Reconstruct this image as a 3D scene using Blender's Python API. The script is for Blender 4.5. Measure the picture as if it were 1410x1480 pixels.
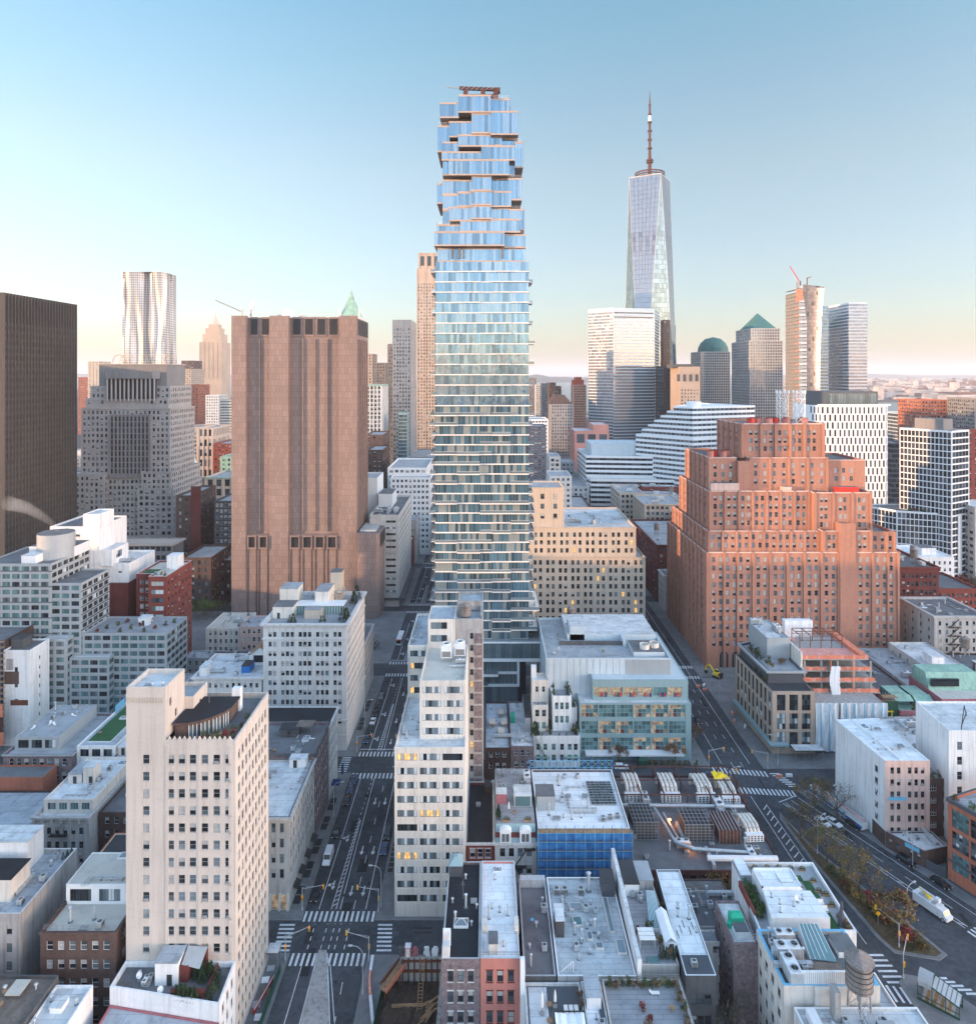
import bpy,math,random,zlib
from math import sin,cos,pi,radians,atan2,hypot,floor,ceil,sqrt
from mathutils import Vector,Matrix
S=bpy.context.scene
D=bpy.data
COL=S.collection
for o in list(D.objects):
 D.objects.remove(o)
F,CX,HY,CZ=1000.0,705.0,540.0,132.0
cam=D.objects.new('camera',D.cameras.new('camera'))
COL.objects.link(cam)
cam.location=(0,0,CZ)
cam.rotation_euler=(pi/2,0,0)
cam.data.sensor_fit='HORIZONTAL'
cam.data.sensor_width=36
cam.data.lens=36*F/1410
cam.data.shift_y=(HY-740)/1410
cam.data.clip_start=1
cam.data.clip_end=90000
S.camera=cam
SUN_EL,SUN_AZ=radians(6.0),radians(23.0)
sun_dir=Vector((-cos(SUN_EL)*cos(SUN_AZ),-cos(SUN_EL)*sin(SUN_AZ),sin(SUN_EL)))
W=D.worlds.new('World')
S.world=W
W.use_nodes=True
nt=W.node_tree
sky=nt.nodes.new('ShaderNodeTexSky')
sky.sky_type='NISHITA'
sky.sun_disc=False
sky.sun_elevation=SUN_EL
sky.sun_rotation=-atan2(sun_dir.x,sun_dir.y)
sky.altitude=100
sky.air_density=1.0
sky.dust_density=0.9
sky.ozone_density=2.5
bg=nt.nodes['Background']
hs=nt.nodes.new('ShaderNodeHueSaturation')
hs.inputs['Value'].default_value=1.25
hs.inputs['Saturation'].default_value=0.80
nt.links.new(sky.outputs[0],hs.inputs['Color'])
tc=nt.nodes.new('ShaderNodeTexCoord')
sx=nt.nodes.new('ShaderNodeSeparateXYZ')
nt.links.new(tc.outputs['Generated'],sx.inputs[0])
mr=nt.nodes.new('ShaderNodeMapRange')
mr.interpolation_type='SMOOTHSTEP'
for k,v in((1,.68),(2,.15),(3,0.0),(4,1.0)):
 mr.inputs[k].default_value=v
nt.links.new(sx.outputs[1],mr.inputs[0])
tr=nt.nodes.new('ShaderNodeValToRGB')
el=tr.color_ramp.elements
for k,(f,c)in enumerate(((.0,(.70,.63,.62)),(.09,(.82,.775,.775)),(.28,(.92,.87,.77)),(.48,(.68,.95,.90)),(.9,(.80,.84,.83)))):
 e_=el[k]if k<2 else el.new(f)
 e_.position=f
 e_.color=(*c,1)
nt.links.new(sx.outputs[2],tr.inputs[0])
tm=nt.nodes.new('ShaderNodeMix')
tm.data_type='RGBA'
tm.blend_type='MULTIPLY'
tm.inputs[0].default_value=1
nt.links.new(hs.outputs[0],tm.inputs[6])
nt.links.new(tr.outputs[0],tm.inputs[7])
cl=nt.nodes.new('ShaderNodeMix')  # added fill: sky overhead and behind the camera multiplied brighter to lift shaded surfaces
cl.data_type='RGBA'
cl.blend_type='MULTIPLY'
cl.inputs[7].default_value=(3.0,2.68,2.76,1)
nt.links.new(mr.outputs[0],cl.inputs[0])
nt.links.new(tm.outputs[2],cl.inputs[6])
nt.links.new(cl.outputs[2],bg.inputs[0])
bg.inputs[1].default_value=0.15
sl=D.lights.new('sun','SUN')
sl.energy=3.4
sl.angle=radians(0.6)
sl.color=(1.0,0.60,0.31)
so=D.objects.new('sun',sl)
COL.objects.link(so)
so.rotation_euler=sun_dir.to_track_quat('Z','Y').to_euler()
S.view_settings.view_transform='Standard'
S.view_settings.look='None'
S.view_settings.gamma=1
S.view_settings.exposure=1.42
S.cycles.max_bounces=6
S.cycles.diffuse_bounces=3
S.cycles.glossy_bounces=3
S.cycles.transmission_bounces=4
S.cycles.volume_bounces=1
S.cycles.use_denoising=True
S.cycles.sample_clamp_indirect=4
S.cycles.caustics_reflective=False
S.cycles.caustics_refractive=False
MATS={}
def node(t,kind,**kw):
 n=t.nodes.new(kind)
 for k,v in kw.items():
  if k.startswith('i_'):
   n.inputs[k[2:].replace('_',' ')].default_value=v
  else:
   setattr(n,k,v)
 return n
def c4(c):
 return(c[0],c[1],c[2],1)
def mathn(t,op,a,b=None):
 n=t.nodes.new('ShaderNodeMath')
 n.operation=op
 for i,x in enumerate((a,b)):
  if x is None:
   continue
  if isinstance(x,(int,float)):
   n.inputs[i].default_value=x
  else:
   t.links.new(x,n.inputs[i])
 return n.outputs[0]
def mix(t,f,a,b,mode='MIX'):
 n=t.nodes.new('ShaderNodeMix')
 n.data_type='RGBA'
 n.blend_type=mode
 for s,x in((0,f),(6,a),(7,b)):
  if isinstance(x,(int,float)):
   n.inputs[s].default_value=x
  elif isinstance(x,tuple):
   n.inputs[s].default_value=c4(x)
  else:
   t.links.new(x,n.inputs[s])
 return n.outputs[2]
def noise(t,vec,scale,detail=4,rough=.6):
 n=t.nodes.new('ShaderNodeTexNoise')
 n.inputs['Scale'].default_value=scale
 n.inputs['Detail'].default_value=detail
 n.inputs['Roughness'].default_value=rough
 t.links.new(vec,n.inputs['Vector'])
 return n.outputs[0]
def ramp(t,f,a,b):
 n=t.nodes.new('ShaderNodeMapRange')
 n.inputs[1].default_value=a
 n.inputs[2].default_value=b
 t.links.new(f,n.inputs[0])
 return n.outputs[0]
def base_mat(name):
 m=D.materials.new(name)
 m.use_nodes=True
 t=m.node_tree
 p=t.nodes['Principled BSDF']
 MATS[name]=m
 return m,t,p
def pos(t,sx=1,sy=1,sz=1):
 g=t.nodes.new('ShaderNodeNewGeometry')
 if(sx,sy,sz)==(1,1,1):
  return g.outputs['Position']
 v=t.nodes.new('ShaderNodeVectorMath')
 v.operation='MULTIPLY'
 v.inputs[1].default_value=(sx,sy,sz)
 t.links.new(g.outputs['Position'],v.inputs[0])
 return v.outputs[0]
def mat(name,col,rough=.85,var=.25,scale=.12,streak=.25,fine=.12,fs=1.6,metal=0,bump=.0,spec=.3,dirt=None):
 m,t,p=base_mat(name)
 P=pos(t)
 c=mix(t,ramp(t,noise(t,P,scale),.3,.7),tuple(x*(1-var)for x in col),tuple(min(1,x*(1+var))for x in col))
 if streak:
  s=noise(t,pos(t,1,1,.06),1.1,3)
  c=mix(t,mathn(t,'MULTIPLY',ramp(t,s,.48,.72),min(1,streak*1.5)),c,tuple(x*.42 for x in(dirt or col)))
  pt=noise(t,pos(t,.35,.35,.9),.55,4,.7)
  c=mix(t,mathn(t,'MULTIPLY',ramp(t,pt,.55,.72),min(.5,streak*.9)),c,tuple(x*.62 for x in col))
 if fine:
  f=noise(t,P,fs,3,.7)
  c=mix(t,ramp(t,f,.3,.7),mix(t,fine,c,(0,0,0)),c)
 t.links.new(c,p.inputs['Base Color'])
 p.inputs['Roughness'].default_value=rough
 p.inputs['Metallic'].default_value=metal
 p.inputs['Specular IOR Level'].default_value=spec
 if bump:
  b=t.nodes.new('ShaderNodeBump')
  b.inputs['Strength'].default_value=bump
  b.inputs['Distance'].default_value=.1
  t.links.new(noise(t,P,fs*2,2),b.inputs['Height'])
  t.links.new(b.outputs[0],p.inputs['Normal'])
 return m
def roofmat(name,col,var=.3,seam=0,dirt=.5,rough=.8,ang=0):
 m,t,p=base_mat(name)
 P=pos(t)
 c=mix(t,ramp(t,noise(t,P,.16,5),.3,.7),tuple(x*(1-var)for x in col),tuple(min(1,x*(1+var*.4))for x in col))
 st=ramp(t,noise(t,P,.35,8,.72),.5,.68)
 c=mix(t,mathn(t,'MULTIPLY',st,dirt),c,tuple(x*.38 for x in col))
 g=ramp(t,noise(t,P,2.2,4,.8),.6,.8)
 c=mix(t,mathn(t,'MULTIPLY',g,dirt*.7),c,tuple(x*.3 for x in col))
 if seam:
  w=t.nodes.new('ShaderNodeTexBrick')
  w.inputs['Scale'].default_value=1
  w.inputs['Brick Width'].default_value=7
  w.inputs['Row Height'].default_value=seam
  w.inputs['Mortar Size'].default_value=.06
  w.inputs['Color1'].default_value=(1,1,1,1)
  w.inputs['Color2'].default_value=(.86,.86,.86,1)
  w.inputs['Mortar'].default_value=(.62,.62,.62,1)
  t.links.new(P,w.inputs['Vector'])
  c=mix(t,1.0,c,w.outputs[0],'MULTIPLY')
 t.links.new(c,p.inputs['Base Color'])
 p.inputs['Roughness'].default_value=rough
 p.inputs['Specular IOR Level'].default_value=.3
 return m
def panelmat(name,c1,c2,mortar,bw,bh,ms=.03,rough=.75,off=.5,streak=.2):
 m,t,p=base_mat(name)
 g=pos(t)
 sp=t.nodes.new('ShaderNodeSeparateXYZ')
 t.links.new(g,sp.inputs[0])
 cb=t.nodes.new('ShaderNodeCombineXYZ')
 t.links.new(mathn(t,'ADD',sp.outputs[0],sp.outputs[1]),cb.inputs[0])
 t.links.new(sp.outputs[2],cb.inputs[1])
 w=t.nodes.new('ShaderNodeTexBrick')
 w.offset=off
 for k,v in(('Scale',1),('Brick Width',bw),('Row Height',bh),('Mortar Size',ms),('Bias',0.0)):
  w.inputs[k].default_value=v
 w.inputs['Color1'].default_value=c4(c1)
 w.inputs['Color2'].default_value=c4(c2)
 w.inputs['Mortar'].default_value=c4(mortar)
 t.links.new(cb.outputs[0],w.inputs['Vector'])
 c=w.outputs[0]
 if streak:
  s=noise(t,pos(t,1,1,.05),.7,3)
  c=mix(t,mathn(t,'MULTIPLY',ramp(t,s,.5,.75),streak),c,tuple(x*.5 for x in c1))
 f=noise(t,g,.05,4)
 c=mix(t,mathn(t,'MULTIPLY',ramp(t,f,.4,.7),.3),c,tuple(x*.6 for x in c2))
 t.links.new(c,p.inputs['Base Color'])
 p.inputs['Roughness'].default_value=rough
 p.inputs['Specular IOR Level'].default_value=.3
 return m
def glass(name,col,rough=.06,metal=0.,var=.5,bump=0.,spec=.5,tint=None,ior=1.5,alt=None,altp=0.):
 m,t,p=base_mat(name)
 g=t.nodes.new('ShaderNodeNewGeometry')
 oi=t.nodes.new('ShaderNodeObjectInfo')
 r=mathn(t,'FRACT',mathn(t,'ADD',mathn(t,'MULTIPLY',g.outputs['Random Per Island'],3.7),mathn(t,'MULTIPLY',oi.outputs['Random'],5.3)))
 c=mix(t,r,tuple(x*(1-var)for x in col),tuple(min(1,x*(1+var))for x in col))
 if alt:
  k=mathn(t,'FRACT',mathn(t,'MULTIPLY',r,7.31))
  sel=mathn(t,'LESS_THAN',k,altp)
  c=mix(t,sel,c,alt)
 t.links.new(c,p.inputs['Base Color'])
 p.inputs['Roughness'].default_value=rough
 p.inputs['Metallic'].default_value=metal
 p.inputs['IOR'].default_value=ior
 p.inputs['Specular IOR Level'].default_value=spec
 if bump:
  b=t.nodes.new('ShaderNodeBump')
  b.inputs['Strength'].default_value=bump
  b.inputs['Distance'].default_value=1.0
  v=t.nodes.new('ShaderNodeVectorMath')
  v.operation='ADD'
  t.links.new(g.outputs['Position'],v.inputs[0])
  k=t.nodes.new('ShaderNodeCombineXYZ')
  t.links.new(mathn(t,'MULTIPLY',r,300),k.inputs[0])
  t.links.new(k.outputs[0],v.inputs[1])
  t.links.new(noise(t,v.outputs[0],.22,2,.5),b.inputs['Height'])
  t.links.new(b.outputs[0],p.inputs['Normal'])
 return m
def emit(name,col,s,base=(.3,.2,.1)):
 m,t,p=base_mat(name)
 p.inputs['Base Color'].default_value=c4(base)
 P=pos(t)
 v=ramp(t,noise(t,P,1.3,3),.35,.7)
 t.links.new(mix(t,v,tuple(x*.25 for x in col),col),p.inputs['Emission Color'])
 p.inputs['Emission Strength'].default_value=s
 return m
def M(n):
 return MATS[n]
class MB:
 def __init__(self):
  self.v,self.f,self.m,self.mats=[],[],[],[]
 def mi(self,name):
  if name not in self.mats:
   self.mats.append(name)
  return self.mats.index(name)
 def face(self,pts,m):
  k=len(self.v)
  self.v+=[tuple(p)for p in pts]
  self.f.append(tuple(range(k,k+len(pts))))
  self.m.append(self.mi(m))
 def box(self,x0,x1,y0,y1,z0,z1,m,top=None,skip=''):
  a=[(x0,y0),(x1,y0),(x1,y1),(x0,y1)]
  self.prism(a,z0,z1,m,top or m,bottom='b' not in skip)
 def prism(self,poly,z0,z1,m,top=None,bottom=True,cap=True):
  n=len(poly)
  k=len(self.v)
  self.v+=[(p[0],p[1],z0)for p in poly]+[(p[0],p[1],z1)for p in poly]
  mi=self.mi(m)
  for i in range(n):
   j=(i+1)%n
   self.f.append((k+i,k+j,k+n+j,k+n+i))
   self.m.append(mi)
  if cap:
   self.f.append(tuple(k+n+i for i in range(n)))
   self.m.append(self.mi(top or m))
  if bottom:
   self.f.append(tuple(k+i for i in reversed(range(n))))
   self.m.append(mi)
 def frustum(self,p0,z0,p1,z1,m,top=None,cap=True):
  n=len(p0)
  k=len(self.v)
  self.v+=[(p[0],p[1],z0)for p in p0]+[(p[0],p[1],z1)for p in p1]
  mi=self.mi(m)
  for i in range(n):
   j=(i+1)%n
   self.f.append((k+i,k+j,k+n+j,k+n+i))
   self.m.append(mi)
  if cap:
   self.f.append(tuple(k+n+i for i in range(n)))
   self.m.append(self.mi(top or m))
 def cyl(self,x,y,z0,z1,r0,r1=None,n=12,m='steel',top=None,bottom=False):
  r1=r0 if r1 is None else r1
  a=[(x+r0*cos(2*pi*i/n),y+r0*sin(2*pi*i/n))for i in range(n)]
  b=[(x+r1*cos(2*pi*i/n),y+r1*sin(2*pi*i/n))for i in range(n)]
  self.frustum(a,z0,b,z1,m,top)
  if bottom:
   self.face([(p[0],p[1],z0)for p in reversed(a)],m)
 def lathe(self,x,y,prof,n,m):
  for(r0,z0),(r1,z1)in zip(prof,prof[1:]):
   for i in range(n):
    a,b=2*pi*i/n,2*pi*(i+1)/n
    q=[(x+r0*cos(a),y+r0*sin(a),z0),(x+r0*cos(b),y+r0*sin(b),z0),(x+r1*cos(b),y+r1*sin(b),z1),(x+r1*cos(a),y+r1*sin(a),z1)]
    if r1<1e-4:
     q=q[:3]
    elif r0<1e-4:
     q=[q[0],q[2],q[3]]
    self.face(q,m)
 def tube(self,p,q,r,m,n=6,r1=None,cap=True):
  p,q=Vector(p),Vector(q)
  d=(q-p)
  if d.length<1e-6:
   return
  d.normalize()
  u=d.orthogonal().normalized()
  w=d.cross(u)
  r1=r if r1 is None else r1
  k=len(self.v)
  for c,rr in((p,r),(q,r1)):
   for i in range(n):
    a=2*pi*i/n
    self.v.append(tuple(c+(u*cos(a)+w*sin(a))*rr))
  mi=self.mi(m)
  for i in range(n):
   j=(i+1)%n
   self.f.append((k+i,k+j,k+n+j,k+n+i))
   self.m.append(mi)
  if cap:
   self.f.append(tuple(k+n+i for i in range(n)))
   self.m.append(mi)
   self.f.append(tuple(k+i for i in reversed(range(n))))
   self.m.append(mi)
 def bar(self,p,q,w,h,m):
  p,q=Vector(p),Vector(q)
  d=(q-p).normalized()
  up=Vector((0,0,1))if abs(d.z)<.95 else Vector((0,1,0))
  s=d.cross(up).normalized()
  t=s.cross(d).normalized()
  s,t=s*w/2,t*h/2
  k=len(self.v)
  for c in(p,q):
   for a,b in((-1,-1),(1,-1),(1,1),(-1,1)):
    self.v.append(tuple(c+s*a+t*b))
  mi=self.mi(m)
  for a in((0,1,5,4),(1,2,6,5),(2,3,7,6),(3,0,4,7),(3,2,1,0),(4,5,6,7)):
   self.f.append(tuple(k+i for i in a))
   self.m.append(mi)
 def wallbox(self,p0,d,a,b,y0,y1,z0,z1,m):
  n=(d[1],-d[0])
  q=[(p0[0]+d[0]*s+n[0]*o,p0[1]+d[1]*s+n[1]*o)for s,o in((a,y1),(b,y1),(b,y0),(a,y0))]
  self.prism(q,z0,z1,m)
 def add(self,other,mtx=None):
  k=len(self.v)
  mp=[self.mi(n)for n in other.mats]
  if mtx is None:
   self.v+=other.v
  else:
   self.v+=[tuple(mtx@Vector(p))for p in other.v]
  self.f+=[tuple(k+i for i in f)for f in other.f]
  self.m+=[mp[i]for i in other.m]
 def mesh(self,name,off=(0,0,0),smooth=False):
  me=D.meshes.new(name)
  ox,oy,oz=off
  me.from_pydata([(x-ox,y-oy,z-oz)for x,y,z in self.v]if off!=(0,0,0)else self.v,[],self.f)
  for n in self.mats:
   me.materials.append(MATS[n])
  me.polygons.foreach_set('material_index',self.m)
  if smooth:
   me.polygons.foreach_set('use_smooth',[True]*len(self.f))
  me.update()
  return me
 def obj(self,name,parent=None,off=None,smooth=False):
  if off is None:
   off=tuple(parent['_w'])if parent is not None and '_w' in parent else(tuple(parent.location)if parent is not None else(0,0,0))
  o=D.objects.new(name,self.mesh(name,off,smooth))
  COL.objects.link(o)
  if parent is not None:
   o.parent=parent
  return o
def tag(o,label,cat,group=None):
 o['label']=label
 o['category']=cat
 if group:
  o['group']=group
 return o
def empty(name,label,cat,loc,group=None,rz=0):
 e=D.objects.new(name,None)
 e.empty_display_size=.5
 COL.objects.link(e)
 e.location=loc
 e.rotation_euler=(0,0,rz)
 return tag(e,label,cat,group)
def solo(name,label,cat,mb,loc,group=None,smooth=False):
 o=mb.obj(name,None,tuple(loc),smooth)
 o.location=loc
 return tag(o,label,cat,group)
def structure(name,mb,kind='structure'):
 o=mb.obj(name)
 o['kind']=kind
 return o
def dup(src,loc,rz=0,label=None,group=None,scale=None):
 r=src.copy()
 COL.objects.link(r)
 r.location=loc
 r.rotation_euler=(0,0,rz)
 if scale:
  r.scale=(scale,scale,scale)if isinstance(scale,(int,float))else scale
 if label:
  r['label']=label
 if group:
  r['group']=group
 for ch in src.children:
  c=ch.copy()
  COL.objects.link(c)
  c.parent=r
  for g in ch.children:
   d=g.copy()
   COL.objects.link(d)
   d.parent=c
 return r
def XU(u,Y):
 return(u-CX)*Y/F
def ZV(v,Y):
 return CZ-(v-HY)*Y/F
def YG(v,z=0):
 return(CZ-z)*F/(v-HY)
def UV(x,y,z):
 return CX+x*F/y,HY+(CZ-z)*F/y
def offset(poly,d):
 n=len(poly)
 out=[]
 for i in range(n):
  a,b,c=poly[i-1],poly[i],poly[(i+1)%n]
  d1=Vector((b[0]-a[0],b[1]-a[1])).normalized()
  d2=Vector((c[0]-b[0],c[1]-b[1])).normalized()
  n1,n2=Vector((-d1.y,d1.x)),Vector((-d2.y,d2.x))
  k=n1+n2
  q=max(.3,1+n1.dot(n2))
  out.append((b[0]+k.x*d/q,b[1]+k.y*d/q))
 return out
def rect(x0,x1,y0,y1):
 return[(x0,y0),(x1,y0),(x1,y1),(x0,y1)]
WIN={}
WINMB={}
def win_mb(w,h,st,var,fr,ex=None):
 key=(round(w,2),round(h,2),st,var,fr,ex)
 if key in WINMB:
  return key,WINMB[key]
 b=MB()
 kind=st.split(':')
 t=.07 if min(w,h)>.9 else.05
 if kind[0]=='far':
  t=min(.12,w*.06,h*.06)
 pane={'d':'pane_dark','m':'pane_mid','b':'pane_sky','h':'pane_dark','f':'blind','l':'lit_warm','k':'pane_dark','g':'pane_green','i':'interior','c':'curtain_pale','t':'curtain_grey','u':'curtain_dark','v':'curtain_mauve','e':'curtain_teal'}[var]
 def q(x0,x1,z0,z1,y,m):
  b.face([(x0,y,z0),(x1,y,z0),(x1,y,z1),(x0,y,z1)],m)
 def fb(x0,x1,z0,z1):
  b.box(x0,x1,-.03,.05,z0,z1,fr)
 if kind[0]!='bare':
  fb(0,t,0,h)
  fb(w-t,w,0,h)
  fb(t,w-t,0,t)
  fb(t,w-t,h-t,h)
 nx,ny=1,1
 if kind[0]=='sash':
  ny=2
 elif kind[0]=='grid':
  nx,ny=int(kind[1]),int(kind[2])
 elif kind[0]=='ribbon':
  nx=int(kind[1])
 xs=[t+(w-2*t)*i/nx for i in range(nx+1)]
 zs=[t+(h-2*t)*i/ny for i in range(ny+1)]
 for x in xs[1:-1]:
  fb(x-t*.45,x+t*.45,t,h-t)
 for z in zs[1:-1]:
  fb(t,w-t,z-t*.5,z+t*.5)
 rr=random.Random(zlib.crc32(repr(key).encode()))
 for i in range(nx):
  for j in range(ny):
   p=pane
   if kind[0]=='ribbon' or(kind[0]=='grid' and nx*ny>=4):
    r=rr.random()
    if var=='l':
     p='lit_warm' if r<.4 else('blind' if r<.7 else 'pane_dark')
    elif var in 'bh':
     p='blind_pale' if r<.42 else('pane_sky' if r<.78 else 'pane_dark')
    elif var=='i':
     p='interior' if r<.38 else('pane_green' if r<.93 else 'brick_deep')
    elif var=='m':
     p='blind_pale' if r<.2 else 'pane_sky' if r<.55 else('pane_mid' if r<.8 else 'pane_dark')
   elif var=='h' and ny==2:
    p='blind' if j==1 else 'pane_dark'
   if var=='h' and ny==1 and kind[0]!='ribbon':
    zc=zs[j]+(zs[j+1]-zs[j])*rr.choice((.35,.5,.65))
    q(xs[i],xs[i+1],zs[j],zc,.0,'pane_dark')
    q(xs[i],xs[i+1],zc,zs[j+1],.0,'blind')
   else:
    q(xs[i],xs[i+1],zs[j],zs[j+1],.0,p)
 if ex:
  dep,sill,lint,wm=ex
  o=-(dep-.04)
  if sill:
   b.box(-.1,w+.1,o-sill,o+.03,-.16,-.004,wm)
  if lint:
   b.box(-.12,w+.12,o-lint,o+.03,h+.004,h+.22,wm)
 if var=='k' and w<2 and h<3:
  b.box(w*.18,w*.82,-.34,.04,t,t+.42,'galv')
  b.box(w*.22,w*.78,-.36,-.34,t+.05,t+.37,'frame_grey')
 WINMB[key]=b
 return key,b
VARS={'std':'dddddmmmhhhbbfk','dark':'ddddddddkkmmh','sky':'bbbbmmmhfd','blind':'hhhffbbmmd','lit':'bbhhmdllbm','rare':'ddddmmbhdddkdddddl','green':'gggmmd','pale':'c','grey':'tttttuv','ink':'uuuuut','mauve':'vvvvvct','teal':'eeeeett',}
class Thing:
 def __init__(s,name,label,cat,loc,group=None,seed=1):
  s.e=empty(name,label,cat,loc,group)
  s.e['_w']=loc
  s.loc=tuple(loc)
  s.mbs={}
  s.wins=[]
  s.r=random.Random(seed)
  s.tiers=0
  s.smooth=set()
  s.maxwin=100
 def mb(s,part):
  if part not in s.mbs:
   s.mbs[part]=MB()
  return s.mbs[part]
 def part(s,name,mb=None):
  b=mb or MB()
  s.mbs[(name,len(s.mbs))]=b
  return b
 def done(s):
  for k,b in s.mbs.items():
   if b.f:
    n=k if isinstance(k,str)else k[0]
    b.obj(n,s.e,s.loc,smooth=n in s.smooth)
  ws=[]
  for w in s.wins:
   x,y,z,ang,ww,wh=w[:6]
   nx,ny=sin(ang),-cos(ang)
   cxm,cym,czm=x+cos(ang)*ww/2,y+sin(ang)*ww/2,z+wh/2
   dx,dy,dz=-cxm,-cym,CZ-czm
   L=sqrt(dx*dx+dy*dy+dz*dz)
   f=(dx*nx+dy*ny)/L
   u,v=UV(cxm,max(cym,1),czm)
   vis=f>0 and-20<u<1430 and-20<v<1500
   ws.append((-(ww*wh*max(f,0)/(L*L))if vis else 1,w))
  ws.sort(key=lambda q:q[0])
  rest=MB()
  for i,(k,w)in enumerate(ws):
   x,y,z,ang,ww,wh,st,var,fr,ex=w
   key,b=win_mb(ww,wh,st,var,fr,ex)
   if i<s.maxwin and k<=0:
    if key not in WIN:
     WIN[key]=b.mesh('window')
    o=D.objects.new('window',WIN[key])
    COL.objects.link(o)
    o.parent=s.e
    o.location=(x-s.loc[0],y-s.loc[1],z-s.loc[2])
    o.rotation_euler=(0,0,ang)
   else:
    rest.add(b,Matrix.Translation((x,y,z))@Matrix.Rotation(ang,4,'Z'))
  if rest.f:
   o=rest.obj('window_field',s.e,s.loc)
   o['kind']='stuff'
  return s.e
def cols_of(L,sp):
 ww=sp['ww']
 m0,m1=sp.get('m',(.6,.6))if isinstance(sp.get('m',.6),tuple)else(sp.get('m',.6),)*2
 if 'c' in sp:
  cs=[L*c if sp.get('frac')else c for c in sp['c']]
 elif 'grp' in sp:
  g=sp['grp']
  gap=sp.get('gap',.6)
  tot=sum(g)+gap*(len(g)-1)
  u=(L-m0-m1)/tot
  cs,x=[],m0
  for k in g:
   cs+=[x+u*(i+.5)for i in range(k)]
   x+=u*(k+gap)
 else:
  n=sp.get('n')or max(1,round((L-m0-m1)/sp['cw']))
  u=(L-m0-m1)/n
  cs=[m0+u*(i+.5)for i in range(n)]
  if sp.get('fill'):
   ww=u-sp['fill']
 return[(c-ww/2,c+ww/2)for c in cs]
def rows_of(z0,z1,sp):
 fh,wh=sp['fh'],sp['wh']
 z=z1-sp.get('top',1.2)
 out=[]
 k=0
 while z-wh>z0+sp.get('bot',1.0)and k<sp.get('r',200):
  out.append((z-wh,z))
  z-=fh
  k+=1
 return out
def facade(T,p0,p1,z0,z1,sp,wall,part='wall'):
 mb=T.mb(part)
 L=hypot(p1[0]-p0[0],p1[1]-p0[1])
 d=((p1[0]-p0[0])/L,(p1[1]-p0[1])/L)
 n=(d[1],-d[0])
 ang=atan2(d[1],d[0])
 def pt(s,z,o=0):
  return(p0[0]+d[0]*s+n[0]*o,p0[1]+d[1]*s+n[1]*o,z)
 def quad(a,b,za,zb,m):
  if b-a>1e-3 and zb-za>1e-3:
   mb.face([pt(a,za),pt(b,za),pt(b,zb),pt(a,zb)],m)
 if not sp:
  quad(0,L,z0,z1,wall)
  return
 wall=sp.get('mat',wall)
 dep=sp.get('dep',.22)
 cols=cols_of(L,sp)
 rows=rows_of(z0,z1,sp)
 mask=sp.get('mask')
 st,fr,vs=sp.get('st','sash'),sp.get('fr','frame_dark'),VARS[sp.get('var','std')]
 wm=sp.get('spandrel',wall)
 zc=z1
 tr=mb
 tm=sp.get('trim',wall)
 base=[]
 if sp.get('ground'):
  gh=sp['ground']
 for j,(za,zb)in enumerate(rows):
  quad(0,L,zb,zc,wall)
  x=0
  for i,(a,b)in enumerate(cols):
   if mask and not mask(i,j):
    continue
   quad(x,a,za,zb,wall)
   x=b
   mb.face([pt(a,za),pt(a,za,-dep),pt(a,zb,-dep),pt(a,zb)][::-1],wall)
   mb.face([pt(b,za),pt(b,za,-dep),pt(b,zb,-dep),pt(b,zb)],wall)
   mb.face([pt(a,za),pt(b,za),pt(b,za,-dep),pt(a,za,-dep)][::-1],wall)
   mb.face([pt(a,zb),pt(b,zb),pt(b,zb,-dep),pt(a,zb,-dep)],wall)
   q=pt(a,za,-dep+.04)
   T.wins.append((q[0],q[1],q[2],ang,b-a,zb-za,st,T.r.choice(vs),fr,(dep,sp.get('sill'),sp.get('lintel'),tm)if sp.get('sill')or sp.get('lintel')else None))
  quad(x,L,za,zb,wall)
  if sp.get('band'):
   bh,bp=sp['band'][:2]
   tr.wallbox(p0,d,0,L,-.02,bp,za-.25-bh,za-.25,tm)
  zc=za
 quad(0,L,z0,zc,wall)
 if sp.get('pier'):
  pw,pp,every=(sp['pier']+(1,))[:3]
  ph=sp.get('piertop',0)
  xs=[0+pw/2]+[(cols[i-1][1]+cols[i][0])/2 for i in range(every,len(cols),every)]+[L-pw/2]
  for x in xs:
   tr.wallbox(p0,d,x-pw/2,x+pw/2,-.02,pp,z0,z1-ph,tm)
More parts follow.
